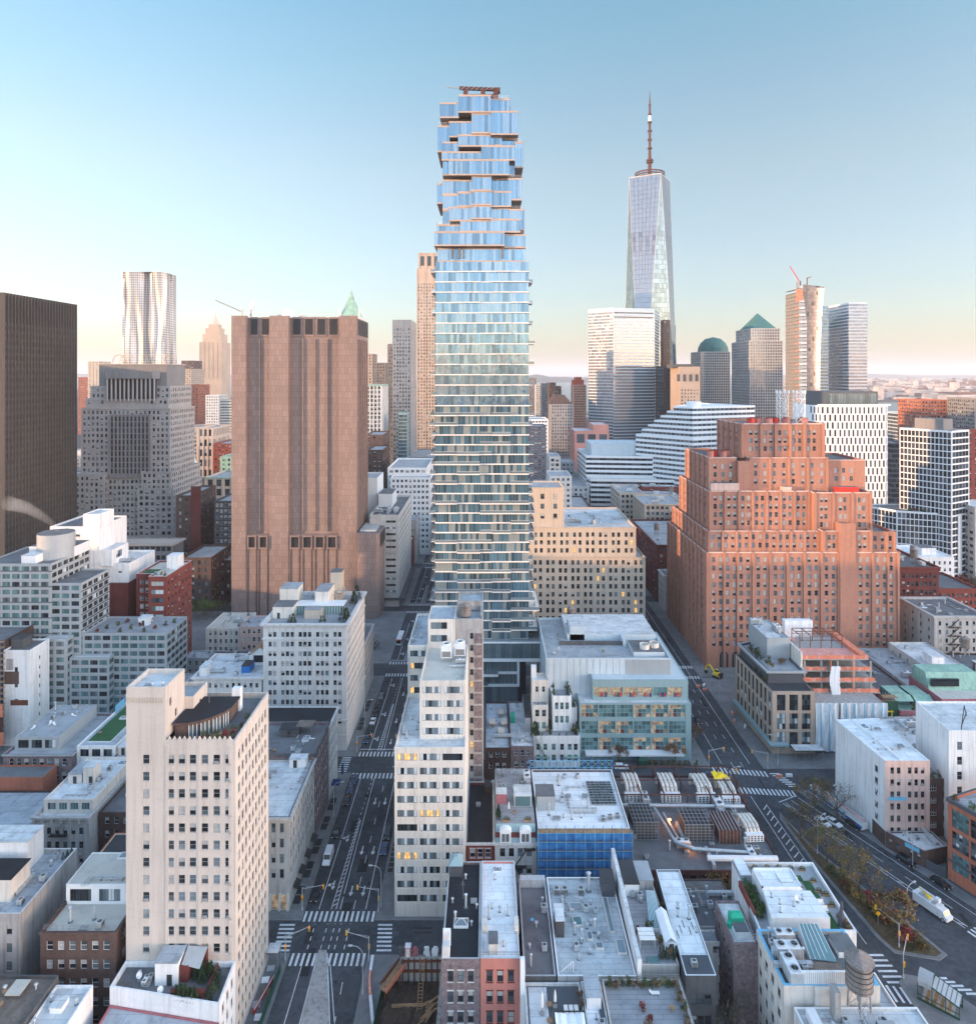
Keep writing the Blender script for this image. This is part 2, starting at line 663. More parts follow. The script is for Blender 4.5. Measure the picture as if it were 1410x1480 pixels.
def tier(T,poly,z0,z1,wall,roof='roof_grey',faces=None,par=(1.0,.35),cor=None,cop=None,wallpart='wall',roofpart='roof',allfaces=False):
 if len(poly)==4 and not hasattr(poly[0],'__len__'):
  poly=rect(*poly)
 if T.tiers:
  poly=offset(poly,.02+.004*T.tiers)
 T.tiers+=1
 faces=faces or{}
 n=len(poly)
 for i in range(n):
  p0,p1=poly[i],poly[(i+1)%n]
  sp=faces.get(i,faces.get('*'))
  mx,my=(p0[0]+p1[0])/2,(p0[1]+p1[1])/2
  nx,ny=p1[1]-p0[1],p0[0]-p1[0]
  if sp and not allfaces and(-mx*nx-my*ny)<-30*hypot(nx,ny):
   sp=None
  facade(T,p0,p1,z0,z1,sp,wall,wallpart)
 ph,pt_=par
 mb=T.mb(wallpart)
 rb=T.part(roofpart)
 zr=z1-ph
 if ph>0:
  ins=offset(poly,pt_)
  cm=cop or wall
  for i in range(n):
   j=(i+1)%n
   mb.face([(*poly[i],z1),(*poly[j],z1),(*ins[j],z1),(*ins[i],z1)],cm)
   mb.face([(*ins[i],z1),(*ins[j],z1),(*ins[j],zr),(*ins[i],zr)],wall)
  rb.face([(*p,zr)for p in ins],roof)
 else:
  rb.face([(*p,z1)for p in poly],roof)
 for c in(cor or[]):
  dz,h,pr=c[:3]
  cm=c[3]if len(c)>3 else wall
  out=offset(poly,-pr)
  inn=offset(poly,.05)
  tr=T.part('cornice')
  za,zb=z1-dz-h,z1-dz
  for i in range(n):
   j=(i+1)%n
   tr.face([(*out[i],za),(*out[j],za),(*out[j],zb),(*out[i],zb)],cm)
   tr.face([(*out[i],zb),(*out[j],zb),(*inn[j],zb),(*inn[i],zb)],cm)
   tr.face([(*inn[i],za),(*inn[j],za),(*out[j],za),(*out[i],za)],cm)
 return zr
def bld(name,label,poly,z1,wall,roof='roof_grey',faces=None,par=(1.0,.35),cor=None,cop=None,z0=0,seed=1,cat='building',group=None,allfaces=False):
 if len(poly)==4 and not hasattr(poly[0],'__len__'):
  poly=rect(*poly)
 cx=sum(p[0]for p in poly)/len(poly)
 cy=sum(p[1]for p in poly)/len(poly)
 T=Thing(name,label,cat,(cx,cy,z0),group,seed)
 T.zr=tier(T,poly,z0,z1,wall,roof,faces,par,cor,cop,allfaces=allfaces)
 T.poly=poly
 T.z1=z1
 return T
def bulkhead(T,x0,x1,y0,y1,z0,h,wall,roof='roof_grey',door=None,faces=None):
 b=T.part('bulkhead')
 b.box(x0,x1,y0,y1,z0-.05,z0+h,wall,roof)
 b.box(x0-.12,x1+.12,y0-.12,y1+.12,z0+h,z0+h+.15,roof)
 if door:
  dm=T.part('door')
  f=y0-.05
  xm=x0+(x1-x0)*door
  dm.box(xm-.5,xm+.5,f,f+.04,z0,z0+min(2.1,h-.2),'frame_dark')
 return b
def railing(T,pts,z,h=1.1,m='steel',post=1.5,part='railing',bars=3):
 b=T.part(part)if isinstance(T,Thing)else T
 for p,q in zip(pts,pts[1:]):
  L=hypot(q[0]-p[0],q[1]-p[1])
  n=max(1,int(L/post))
  for k in range(bars):
   zz=z+h*(k+1)/bars
   b.bar((*p,zz),(*q,zz),.05,.05,m)
  for i in range(n+1):
   f=i/n
   x,y=p[0]+(q[0]-p[0])*f,p[1]+(q[1]-p[1])*f
   b.bar((x,y,z),(x,y,z+h),.05,.05,m)
mat('asphalt',(.076,.084,.096),.9,.3,.09,0,.45,.7)
mat('asphalt_worn',(.075,.08,.088),.9,.25,.08,0,.3,.9)
mat('pavement',(.20,.205,.21),.9,.2,.15,0,.25,.7)
mat('kerb',(.30,.30,.30),.85,.15,.3,0)
mat('lot',(.035,.037,.042),.9,.3,.1,0,.3,.8)
mat('paint_white',(.72,.74,.76),.7,.2,.3,0,.35,2.5)
mat('grate',(.03,.032,.036),.7,.2,.5,0)
mat('soil',(.085,.06,.045),.95,.4,.25,0,.4,1.5)
mat('lawn',(.05,.085,.035),.95,.3,.3,0,.4,3)
mat('turf',(.035,.11,.045),.95,.15,.5,0,.2,4)
mat('leaf_litter',(.13,.095,.055),.95,.35,.4,0,.5,2)
mat('far_land',(.16,.12,.11),.95,.4,.0012,0,.5,.006)
mat('far_wall',(.50,.42,.38),.9,.3,.004,0,0)
mat('far_roof',(.30,.27,.27),.9,.3,.004,0,0)
mat('hill',(.06,.065,.07),1,.2,.001,0,0)
m,t,p=base_mat('water')
p.inputs['Base Color'].default_value=(.05,.07,.085,1)
p.inputs['Roughness'].default_value=.25
mat('cream_brick',(.63,.555,.495),.85,.06,.06,.22,.12,3.2)
mat('cream_smooth',(.70,.65,.59),.8,.08,.08,.3,.08,1)
mat('buff',(.55,.46,.38),.85,.08,.07,.25,.1,2)
mat('white_stone',(.62,.61,.60),.8,.08,.1,.3,.08,1.5)
mat('grey_stone',(.47,.46,.45),.8,.1,.12,.4,.12,1.5)
mat('white_paint',(.78,.78,.78),.7,.07,.1,.3,.06,1)
mat('white_trim',(.80,.80,.80),.6,.05,.2,.1,0)
mat('grey_stucco',(.42,.41,.41),.85,.18,.08,.5,.1,.8)
mat('dark_stucco',(.10,.10,.105),.85,.2,.1,.3,.1,.8)
mat('granite_grey',(.235,.222,.222),.7,.08,.06,.25,.1,1)
mat('granite_pale',(.385,.36,.35),.7,.08,.06,.25,.1,1)
mat('brick_brown',(.13,.085,.075),.9,.25,.3,.25,.35,3)
mat('brick_dark',(.085,.055,.05),.9,.25,.2,.2,.3,2)
mat('brick_red',(.25,.065,.05),.9,.15,.15,.2,.25,3)
mat('brick_deep',(.16,.045,.042),.9,.2,.15,.2,.25,3)
mat('brick_orange',(.42,.15,.095),.9,.12,.1,.18,.2,2.5)
mat('brick_purple',(.24,.19,.20),.9,.35,1.2,.2,.45,3)
mat('salmon',(.50,.20,.165),.8,.08,.15,.10,.06,1)
mat('pink_paint',(.62,.45,.40),.8,.08,.15,.3,.06,1)
mat('rose_paint',(.38,.14,.16),.8,.12,.15,.25,.1,1)
mat('rose_granite',(.52,.25,.21),.7,.1,.05,.15,.1,1)
mat('green_copper',(.28,.46,.38),.7,.2,.2,.35,.1,1)
mat('copper_dark',(.06,.17,.16),.6,.2,.1,.2,.1,.5)
mat('att_brick',(.43,.215,.158),.88,.10,.05,.2,.16,1.1)
mat('att_dark',(.30,.11,.07),.88,.10,.05,.2,.16,1.1)
mat('fed_stone',(.085,.074,.07),.8,.1,.05,.15,.1,1)
mat('fed_dark',(.028,.028,.032),.5,.2,.05,0,0)
mat('tan_stone',(.47,.37,.30),.85,.08,.05,.2,.1,1)
mat('limestone',(.55,.47,.41),.85,.08,.03,.2,.08,.6)
mat('steel_bright',(.46,.45,.45),.45,.06,.05,.1,0,1,metal=.3,spec=.5)
mat('concrete',(.40,.385,.37),.9,.12,.15,.5,.15,1.5)
mat('concrete_pale',(.56,.53,.50),.85,.1,.15,.3,.1,1)
mat('slab_edge',(.76,.71,.67),.7,.06,.1,.15,.05,1)
mat('slab_tan',(.42,.33,.28),.8,.08,.1,.15,.05,1)
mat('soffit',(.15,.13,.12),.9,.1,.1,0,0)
mat('clad_blue',(.50,.57,.61),.5,.05,.1,.12,.03,1,spec=.5)
mat('clad_grey',(.36,.385,.40),.5,.06,.1,.15,.05,1,spec=.5)
mat('clad_dark',(.075,.085,.10),.5,.1,.1,.1,.05,1,spec=.5)
mat('clad_teal',(.25,.36,.38),.4,.06,.1,.1,0,1,spec=.5)
mat('clad_white',(.74,.75,.76),.5,.04,.1,.12,.03,1,spec=.5)
mat('frame_dark',(.035,.037,.042),.5,.1,1,0,0,spec=.5)
mat('frame_white',(.70,.70,.69),.6,.05,1,0,0)
mat('frame_grey',(.28,.29,.30),.5,.05,1,0,0)
mat('frame_teal',(.30,.42,.44),.45,.05,1,0,0)
mat('steel',(.33,.34,.35),.45,.12,1,.2,0,metal=.4)
mat('galv',(.52,.55,.57),.5,.12,.6,.25,.1,2,metal=.3)
mat('black_metal',(.022,.024,.028),.5,.2,1,0,0)
mat('rust_steel',(.17,.065,.04),.8,.3,.5,.2,.2,2)
mat('brown_steel',(.10,.045,.042),.8,.25,.5,.2,.2,2)
mat('tank_wood',(.30,.255,.23),.9,.25,.6,.5,.3,3)
mat('wood',(.34,.21,.12),.85,.25,.5,.2,.2,2)
mat('wood_deck',(.21,.17,.145),.9,.25,.4,.2,.3,2)
mat('tarp_white',(.78,.80,.82),.6,.06,.3,.1,0)
mat('tarp_blue',(.02,.15,.42),.6,.1,.3,0,0)
mat('tarp_yellow',(.80,.55,.02),.6,.08,.3,0,0)
mat('net_orange',(.70,.23,.14),.8,.2,.5,.1,.1,2)
mat('net_pink',(.72,.33,.28),.8,.2,.5,.1,.1,2)
mat('plastic_red',(.55,.04,.03),.5,.1,1,0,0)
mat('plastic_green',(.02,.36,.22),.5,.1,1,0,0)
mat('hoarding_green',(.012,.07,.05),.7,.15,.5,.1,0)
mat('sign_yellow',(.80,.42,.02),.5,.05,1,0,0)
mat('sign_blue',(.16,.45,.65),.5,.05,1,0,0)
mat('awning_blue',(.02,.045,.14),.7,.1,1,0,0)
mat('blind',(.40,.40,.39),.55,.06,.4,0,0,spec=.5)
mat('blind_pale',(.58,.62,.64),.35,.08,.5,0,0,spec=.5)
mat('cushion',(.75,.74,.71),.8,.05,1,0,0)
mat('car_black',(.012,.014,.018),.25,.1,1,0,0,spec=.7)
mat('car_white',(.72,.73,.74),.3,.03,1,0,0,spec=.6)
mat('car_blue',(.02,.06,.13),.25,.1,1,0,0,spec=.7)
mat('car_grey',(.16,.17,.18),.3,.1,1,0,0,spec=.6,metal=.4)
mat('car_yellow',(.75,.38,.02),.35,.05,1,0,0,spec=.6)
mat('tyre',(.015,.015,.016),.9,.1,1,0,0)
mat('bark',(.12,.095,.08),.95,.25,1.5,0,.3,3)
for n,c in(('leaf_green',(.045,.085,.03)),('leaf_dark',(.028,.06,.03)),('leaf_olive',(.13,.12,.045)),('leaf_gold',(.24,.15,.045)),('leaf_rust',(.20,.085,.05)),('leaf_red',(.23,.035,.04)),('leaf_bare',(.20,.15,.12)),('leaf_lime',(.11,.16,.045))):
 mat(n,c,.8,.35,.8,0,.3,3)
roofmat('roof_grey',(.36,.38,.40),.2,0,.55)
roofmat('roof_white',(.82,.84,.85),.12,2.2,.36)
roofmat('roof_pale',(.66,.68,.69),.22,2.5,.6)
roofmat('roof_beige',(.55,.52,.46),.1,0,.35)
roofmat('roof_blue',(.42,.46,.50),.22,2.5,.6)
roofmat('roof_dark',(.050,.053,.060),.3,0,.3)
roofmat('roof_mid',(.16,.165,.175),.3,0,.5)
roofmat('roof_black',(.024,.027,.034),.3,2.0,.2)
roofmat('roof_terrace',(.34,.35,.37),.2,1.0,.4)
glass('pane_dark',(.020,.027,.034),.06,0,.5,.02,.6,alt=(.06,.075,.085),altp=.2)
glass('pane_mid',(.10,.13,.15),.06,.25,.5,.02,.6)
glass('pane_sky',(.24,.30,.33),.08,.4,.25,.02,.6)
glass('pane_green',(.13,.24,.25),.07,.3,.5,.02,.6)
glass('tower_glass',(.155,.265,.36),.05,.7,.3,.09,.6,alt=(.25,.35,.43),altp=.35)
glass('tower_glass_low',(.062,.135,.185),.07,.22,.5,.05,.7,alt=(.26,.30,.30),altp=.25)
glass('curtain_pale',(.27,.285,.32),.10,.7,.05,.02,.6)
glass('curtain_grey',(.13,.15,.19),.07,.5,.3,.03,.6)
glass('curtain_dark',(.03,.038,.05),.06,.1,.5,.03,.6)
glass('curtain_mauve',(.21,.21,.245),.07,.6,.25,.03,.6)
glass('curtain_teal',(.15,.21,.235),.08,.45,.3,.03,.6)
emit('lit_warm',(1.0,.58,.20),.55)
emit('work_lamp',(1.0,.35,.06),14)
emit('headlamp',(1.0,.85,.6),2.5)
emit('tail_lamp',(1.0,.04,.02),1.2)
emit('signal_red',(1.0,.05,.02),1.0)
m,t,p=base_mat('interior')
c=noise(t,pos(t),.9,3)
t.links.new(mix(t,ramp(t,c,.35,.65),(.14,.11,.09),(.42,.34,.24)),p.inputs['Base Color'])
t.links.new(mix(t,ramp(t,c,.35,.65),(.10,.05,.03),(.75,.50,.25)),p.inputs['Emission Color'])
p.inputs['Emission Strength'].default_value=.14
p.inputs['Roughness'].default_value=.15
p.inputs['Specular IOR Level'].default_value=.6
m,t,p=base_mat('mesh_blue')
c=noise(t,pos(t),.5,4)
t.links.new(mix(t,ramp(t,c,.3,.7),(.015,.12,.36),(.05,.27,.58)),p.inputs['Base Color'])
p.inputs['Alpha'].default_value=.78
p.inputs['Roughness'].default_value=.7
m,t,p=base_mat('wrap_white')
w=noise(t,pos(t,.9,.9,.05),1.0,3)
t.links.new(mix(t,ramp(t,w,.35,.65),(.62,.66,.70),(.84,.86,.88)),p.inputs['Base Color'])
bmp=t.nodes.new('ShaderNodeBump');bmp.inputs['Strength'].default_value=.9;bmp.inputs['Distance'].default_value=.6
t.links.new(w,bmp.inputs['Height']);t.links.new(bmp.outputs[0],p.inputs['Normal'])
p.inputs['Roughness'].default_value=.5
roofmat('roof_striped',(.52,.56,.58),.15,1.3,.75)
b=MB()
b.face([(-40000,-2500,0),(2600,-2500,0),(2600,1300,0),(900,2300,0),(260,2350,0),(-60,2700,0),(-40000,40000,0)],'asphalt')
structure('ground',b)
b=MB()
b.face([(-60000,-3000,-1.2),(60000,-3000,-1.2),(60000,85000,-1.2),(-60000,85000,-1.2)],'water')
structure('river',b)
b=MB()
b.face([(1350,3350,0),(2300,3150,0),(9000,2600,0),(60000,20000,0),(60000,70000,0),(7000,70000,0),(2600,7000,0),(1500,4100,0)],'far_land')
structure('far_shore',b)
rg=random.Random(5)
b=MB()
for x0,x1,y0,hh,st in((-600,3200,11500,118,1),(2200,30000,21000,130,2),(-26000,-900,16000,150,3)):
 n=60
 prev=None
 for i in range(n+1):
  x=x0+(x1-x0)*i/n
  e=min(1,i/5,(n-i)/5)
  h=hh*e*(.72+.2*sin(i*.31+st)+.1*sin(i*.83+st*2)+rg.uniform(-.03,.03))
  cur=(x,h)
  if prev:
   (xa,ha),(xb,hb)=prev,cur
   b.face([(xa,y0-900,0),(xb,y0-900,0),(xb,y0,hb),(xa,y0,ha)],'hill')
   b.face([(xa,y0,ha),(xb,y0,hb),(xb,y0+1500,0),(xa,y0+1500,0)],'hill')
  prev=cur
structure('hills',b)
b=MB()
for i in range(2600):
 y=3500*(5.2**rg.random())
 u=rg.uniform(1120,1520)
 x=XU(u,y)
 if x<1500+(y-3500)*.28:
  continue
 w,dp=rg.uniform(25,150),rg.uniform(20,60)
 h=rg.choice((6,8,10,12,16,22,30))
 if rg.random()<.03:
  h,w=rg.uniform(40,80),30
 b.box(x,x+w,y,y+dp,0,h,rg.choice(('far_wall','far_wall','far_roof','brick_brown','leaf_rust')),'far_roof',skip='b')
o=b.obj('distant_suburb')
o['kind']='stuff'
o['label']='low hazy sprawl of buildings on the far river shore'
XL,XR=-45.0,-27.3
WL,WR=74.5,92.0
blk=MB()
def pave(poly,z=.13,m='pavement'):
 blk.prism(poly,-.05,z,'kerb',m,bottom=False)
def sk(x,y):
 return y-(x+36)*.07
for a,c in((100,157.5),(167,228.5),(238.5,302),(315,384),(394,470),(481,560),(571,700),(712,1100)):
 pave(rect(-420,XL,a,c))
pave(rect(XR,WL-3,20,157))
pave([(XR,167),(WL,167),(WL,sk(WL,228.5)),(XR,sk(XR,228.5))])
pave([(XR,sk(XR,239)),(WL,sk(WL,239)),(WL,302),(XR,302)])
for a,c in((314,384),(394,470),(482,560),(571,700),(712,1100)):
 pave(rect(XR,WL,a,c))
for a,c in((231,300),(300.5,400),(411,500),(511,700),(712,1100)):
 pave(rect(WR,420,a,c))
pave([(97.5,219),(121,168.5),(160,86),(300,86),(300,219)])
ISL=[(86.5,205),(87.5,187),(91.0,161.5),(92.5,157.5),(101.5,155.5),(104.2,157.0),(103.0,160.5),(90.5,193),(87.6,208)]
pave(ISL)
pave([(89,150),(91.5,152),(97,150.5),(103,142),(116,112),(116,95),(87,95)])
structure('pavement',blk)
b=MB()
b.prism([(-38.7,158.3),(-36.9,158.3),(-32.2,140),(-30.8,110),(-38.2,110),(-38.1,140)][::-1],0,.1,'kerb','concrete',bottom=False)
structure('traffic_island',b)
b=MB()
b.prism(offset(ISL,.9),0,.2,'soil','leaf_litter',bottom=False)
structure('planting_bed',b)
mk=MB()
ZM=.006
def line(pts,w=.18,z=ZM):
 for(x0,y0),(x1,y1)in zip(pts,pts[1:]):
  L=hypot(x1-x0,y1-y0)
  nx,ny=-(y1-y0)/L*w/2,(x1-x0)/L*w/2
  mk.face([(x0-nx,y0-ny,z),(x1-nx,y1-ny,z),(x1+nx,y1+ny,z),(x0+nx,y0+ny,z)][::-1],'paint_white')
def dashes(p,q,on=3,off=6,w=.16):
 L=hypot(q[0]-p[0],q[1]-p[1])
 s=0
 while s<L:
  e=min(L,s+on)
  line([(p[0]+(q[0]-p[0])*s/L,p[1]+(q[1]-p[1])*s/L),(p[0]+(q[0]-p[0])*e/L,p[1]+(q[1]-p[1])*e/L)],w)
  s+=on+off
def zebra(x0,y0,x1,y1,ln,ang=pi/2,n=None,w=.55,pitch=1.2):
 L=hypot(x1-x0,y1-y0)
 n=n or int(L/pitch)
 for i in range(n+1):
  x,y=x0+(x1-x0)*i/n,y0+(y1-y0)*i/n
  dx,dy=cos(ang)*ln/2,sin(ang)*ln/2
  line([(x-dx,y-dy),(x+dx,y+dy)],w)
def arrow(x,y,ang,s=1.0,turn=0):
 def T(a,c):
  return(x+(cos(ang)*a-sin(ang)*c)*s,y+(sin(ang)*a+cos(ang)*c)*s,ZM+.001)
 mk.face([T(-1.6,-.14),T(.5,-.14),T(.5,.14),T(-1.6,.14)],'paint_white')
 mk.face([T(.5,-.55),T(1.7,0),T(.5,.55)],'paint_white')
 if turn:
  k=turn
  q=[T(-.9,.1*k),T(-.3,1.0*k),T(-.05,.85*k),T(-.55,.1*k)]
  mk.face(q if k>0 else q[::-1],'paint_white')
  q=[T(-.75,1.15*k),T(.35,.55*k),T(.35,1.5*k)]
  mk.face(q if k>0 else q[::-1],'paint_white')
S_=-pi/2
for(a,c)in((170.5,226),(242,300),(318,366),(398,470),(482,560),(572,700)):
 line([(-41.6,a),(-41.5,c)])
 line([(-36.4,a),(-37.0,c)])
 line([(-30.1,a),(-30.2,c)])
 dashes((-33.1,a),(-33.4,c),3,5)
 line([(-38.6,a),(-37.9,min(c,a+34))])
 line([(-37.4,a),(-37.6,min(c,a+34))])
 y=a+1
 while y<min(c,a+34):
  line([(-38.5,y),(-37.5,y+.8)],.22)
  y+=1.5
 dashes((-38.2,a+34),(-37.6,c),1,1.5)
 for k,yy in enumerate((a+6,a+21,a+43)):
  if yy<c-3:
   arrow(-34.8,yy,S_,1.1)
   arrow(-31.7,yy,S_,1.1)
   if k<2 or a>200:
    arrow(-39.8,yy+2+k*3,S_,1.0,-1)
for y in(168.2,155.8,227.0,240.0,303.0,315.5,383,395,471,481,561,571):
 if y==155.8:
  zebra(-44.2,y,-39.2,y,3.4)
  zebra(-35.6,y,-28.0,y,3.4)
 else:
  zebra(-44.4,y,-27.9,y,3.2 if y<200 else 3.0)
 if y in(240.0,315.5,395):
  line([(XL+.3,y+3),(XR-.3,y+3)],.35)
zebra(-48.0,165.6,-47.2,158.3,3.6,0)
zebra(-24.6,165.6,-23.8,158.3,3.4,0)
zebra(-48.4,237.6,-48.4,229.6,3.0,0)
for xa in(-41.4,-38.4,-36.6,-35.2,-33):
 dashes((xa,158.6),(xa,166),1.2,1.2,.2)
line([(-41.5,154),(-41.0,110)])
line([(-35.2,154.5),(-31.0,140),(-29.5,110)])
dashes((-31.5,150),(-30,110),3,5)
line([(-38.7,157.6),(-38.2,140),(-38.3,110)],.25)
line([(-36.6,157.6),(-32.0,140),(-30.6,110)],.25)
zebra(75.2,230.6,91.5,228.0,3.2)
zebra(75.4,219.6,96.0,217.4,3.2)
zebra(94.5,228.2,97.6,221.2,3.2,0)
for x,a,c in((77.9,110,216),(88.4,234,400),(79.0,234,300)):
 line([(x,a),(x,c)])
line([(82.0,216),(82.6,190),(83.5,150)])
line([(76.2,110),(76.2,216)],.14)
line([(85.2,212),(86.0,188),(87.5,160)])
y=160.0
while y<210:
 line([(83.4,y),(86.2-(y-160)*.02,y+2.2)],.3)
 y+=2.6
dashes((82.4,232),(82.4,300),3,6)
dashes((85.6,232),(85.6,300),3,6)
dashes((84,312),(84,420),3,6)
for y in(300.5,311,402,411):
 zebra(75.2,y,91.3,y,2.8)
def dg(f,o):
 dx,dy=.433,-.901
 return(88.2+dx*f+.901*o,213.5+dy*f+.433*o)
for o in(1.6,2.6,8.2):
 line([dg(2,o),dg(55,o)])
 line([dg(66,o),dg(120,o)])
dashes(dg(2,5.2),dg(55,5.2),3,6)
dashes(dg(66,5.2),dg(120,5.2),3,6)
for f in range(3,54,5):
 line([dg(f,1.6),dg(f+1.5,2.6)],.2)
line([dg(1,1.0),dg(1,8)],.3)
for f0 in(57.5,69):
 p,q=dg(f0,1.2),dg(f0,10)
 zebra(*p,*q,3.4,atan2(-.901,.433))
zebra(87.6,157.0,88.6,150.0,4.2,0)
zebra(98.6,151.0,103.2,147.2,3.0,0)
zebra(84.5,147.5,88.6,146.8,4.0)
structure('road_marking',mk)
b=MB()
for y0,n in((172,2),(181,2),(190,2),(200,2),(209,2),(256,3),(270,3)):
 for k in range(n):
  b.box(-48.6,-46.8,y0+k*3.2,y0+k*3.2+2.8,.12,.136,'grate')
for y0 in(183,185,187,189,191,193):
 b.box(-26.6,-25.2,y0,y0+1.5,.12,.136,'grate')
for x,y in((-40.3,161.5),(-22,160.5),(-33,150),(-36.4,175),(80,205),(86,240)):
 b.cyl(x,y,.0,.012,.45,n=14,m='grate')
for x0,x1,y0,y1 in((-37.6,-35.8,160.2,162.3),(-35.8,-34.6,186,196),(-41,-38.5,188,191),(-31.6,-28.0,143,152)):
 b.box(x0,x1,y0,y1,-.02,.004,'asphalt_worn',skip='b')
rg=random.Random(19)
def patch(x,y,w,l,m='asphalt_worn'):
 b.box(x-w/2,x+w/2,y-l/2,y+l/2,-.02,rg.uniform(.0015,.0042),m,skip='b')
for k in range(46):
 patch(rg.uniform(-44,-28.5),110+7.5*k+rg.uniform(-2,2),rg.uniform(.6,2.6),rg.uniform(1.2,9),rg.choice(('asphalt_worn','lot','asphalt_worn')))
for k in range(24):
 patch(rg.uniform(76,91),222+8*k,rg.uniform(.6,2.2),rg.uniform(1.5,10),rg.choice(('asphalt_worn','lot')))
for k in range(16):
 x,y=dg(4+5.5*k,rg.uniform(2.5,9.5))
 patch(x,y,rg.uniform(.8,2),rg.uniform(1.2,4),rg.choice(('asphalt_worn','lot')))
for k in range(18):
 patch(rg.uniform(-26,70),rg.uniform(159,165),rg.uniform(1,6),rg.uniform(.6,2),rg.choice(('asphalt_worn','lot')))
for x,y in[(rg.uniform(-43,-29),130+22*k)for k in range(14)]+[(rg.uniform(77,90),196+20*k)for k in range(10)]:
 b.cyl(x,y,.0,.011,.42,n=12,m='grate')
structure('street_grates',b)
PROTO={}
LABELS={}
def root(name):
 e=D.objects.new(name,None)
 e.empty_display_size=.3
 COL.objects.link(e)
 e['_w']=(0,0,0)
 return e
def part(e,name,b,smooth=False):
 return b.obj(name,e,(0,0,0),smooth)
def sub(p,name,b):
 o=D.objects.new(name,b.mesh(name))
 COL.objects.link(o)
 o.parent=p
 return o
def ring(b,x,y,z,r0,r1,h,m,n=14):
 for i in range(n):
  a,c=2*pi*i/n,2*pi*(i+1)/n
  o0,o1=(x+r1*cos(a),y+r1*sin(a)),(x+r1*cos(c),y+r1*sin(c))
  i0,i1=(x+r0*cos(a),y+r0*sin(a)),(x+r0*cos(c),y+r0*sin(c))
  b.face([(*o0,z),(*o1,z),(*o1,z+h),(*o0,z+h)],m)
  b.face([(*o0,z+h),(*o1,z+h),(*i1,z+h),(*i0,z+h)],m)
  b.face([(*i0,z+h),(*i1,z+h),(*i1,z),(*i0,z)],m)
def p_ac():
 e=root('air_conditioner')
 b=MB();b.box(-.55,.55,-.5,.5,.18,1.1,'galv');ring(b,0,0,1.1,.36,.44,.06,'galv')
 for x in(-.45,.45):b.box(x-.05,x+.05,-.5,.5,0,.18,'steel')
 part(e,'casing',b)
 b=MB();b.cyl(0,0,1.1,1.12,.35,n=12,m='black_metal');b.bar((-.36,0,1.14),(.36,0,1.14),.04,.02,'steel');b.bar((0,-.36,1.14),(0,.36,1.14),.04,.02,'steel')
 part(e,'fan',b)
 b=MB()
 for i in range(7):b.box(-.48,.48,-.53,-.5,.28+i*.11,.33+i*.11,'frame_dark')
 part(e,'grille',b)
 return e
def p_rtu():
 e=root('rooftop_unit')
 b=MB();b.box(-2,2,-1,1,.35,2.1,'galv');b.box(-1.95,1.95,-.95,.95,2.1,2.18,'clad_white')
 for x in(-1.7,1.7):b.box(x-.1,x+.1,-1.05,1.05,0,.35,'steel')
 part(e,'casing',b)
 for x in(-1.1,1.1):
  b=MB();ring(b,x,0,2.18,.55,.66,.25,'galv');b.cyl(x,0,2.18,2.25,.55,n=14,m='black_metal')
  b.bar((x-.6,0,2.42),(x+.6,0,2.42),.05,.03,'steel')
  part(e,'fan',b)
 b=MB()
 for i in range(9):b.box(-1.8,1.8,-1.03,-1,.5+i*.16,.58+i*.16,'frame_grey')
 part(e,'grille',b)
 b=MB();b.box(2,2.6,-.5,.5,.6,1.5,'galv');b.box(2.1,2.6,-.5,.5,0,.6,'galv');part(e,'duct',b)
 return e
def p_vent():
 e=root('roof_vent')
 b=MB();b.cyl(0,0,0,.9,.16,n=10,m='galv');b.cyl(0,0,0,.1,.3,.2,10,'roof_mid');part(e,'pipe',b)
 b=MB();b.lathe(0,0,[(.16,.85),(.34,.9),(.30,1.02),(0,1.15)],12,'galv');part(e,'cap',b)
 return e
def p_skylight():
 e=root('skylight')
 b=MB();b.box(-1.1,1.1,-.8,.8,0,.35,'clad_white')
 part(e,'curb',b)
 b=MB()
 q=rect(-1,1,-.7,.7)
 b.frustum(q,.35,rect(-.35,.35,-.08,.08),.8,'pane_sky')
 part(e,'pane',b)
 b=MB()
 for s in(-1,1):
  for t in(-1,1):b.bar((s,.7*t,.36),(s*.35,.08*t,.82),.06,.06,'frame_white')
 b.bar((-.35,0,.83),(.35,0,.83),.1,.06,'frame_white')
 part(e,'frame',b)
 return e
def p_hatch():
 e=root('roof_hatch')
 b=MB();b.box(-.55,.55,-.7,.7,0,.4,'galv');part(e,'curb',b)
 b=MB();b.box(-.62,.62,-.76,.76,.4,.5,'steel');b.bar((-.2,-.8,.46),(.2,-.8,.46),.05,.05,'black_metal');part(e,'lid',b)
 return e
def p_dish():
 e=root('satellite_dish')
 b=MB();b.tube((0,0,0),(0,0,.9),.05,'steel');b.box(-.3,.3,-.3,.3,0,.06,'concrete');part(e,'mast',b)
 b=MB()
 R=Matrix.Translation((0,-.1,1.1))@Matrix.Rotation(radians(60),4,'X')
 c=MB();c.lathe(0,0,[(.0001,-.16),(.3,-.12),(.55,0),(.57,.03)],14,'clad_white');b.add(c,R);part(e,'reflector',b,True)
 b=MB();b.tube((0,-.5,.75),(0,-.75,1.4),.025,'steel');b.box(-.06,.06,-.82,-.7,1.36,1.5,'frame_grey');part(e,'feed_arm',b)
 return e
def p_duct():
 e=root('air_duct')
 b=MB();b.box(-3,3,-.35,.35,.5,1.15,'galv');b.box(2.4,3,-.35,.35,0,.5,'galv')
 for i in range(6):b.box(-3+i*1.05,-2.95+i*1.05,-.38,.38,.47,1.18,'steel')
 part(e,'trunk_duct',b)
 b=MB()
 for x in(-2.4,0,1.8):
  for y in(-.3,.3):b.tube((x,y,0),(x,y,.5),.035,'steel')
 part(e,'stand',b)
 return e
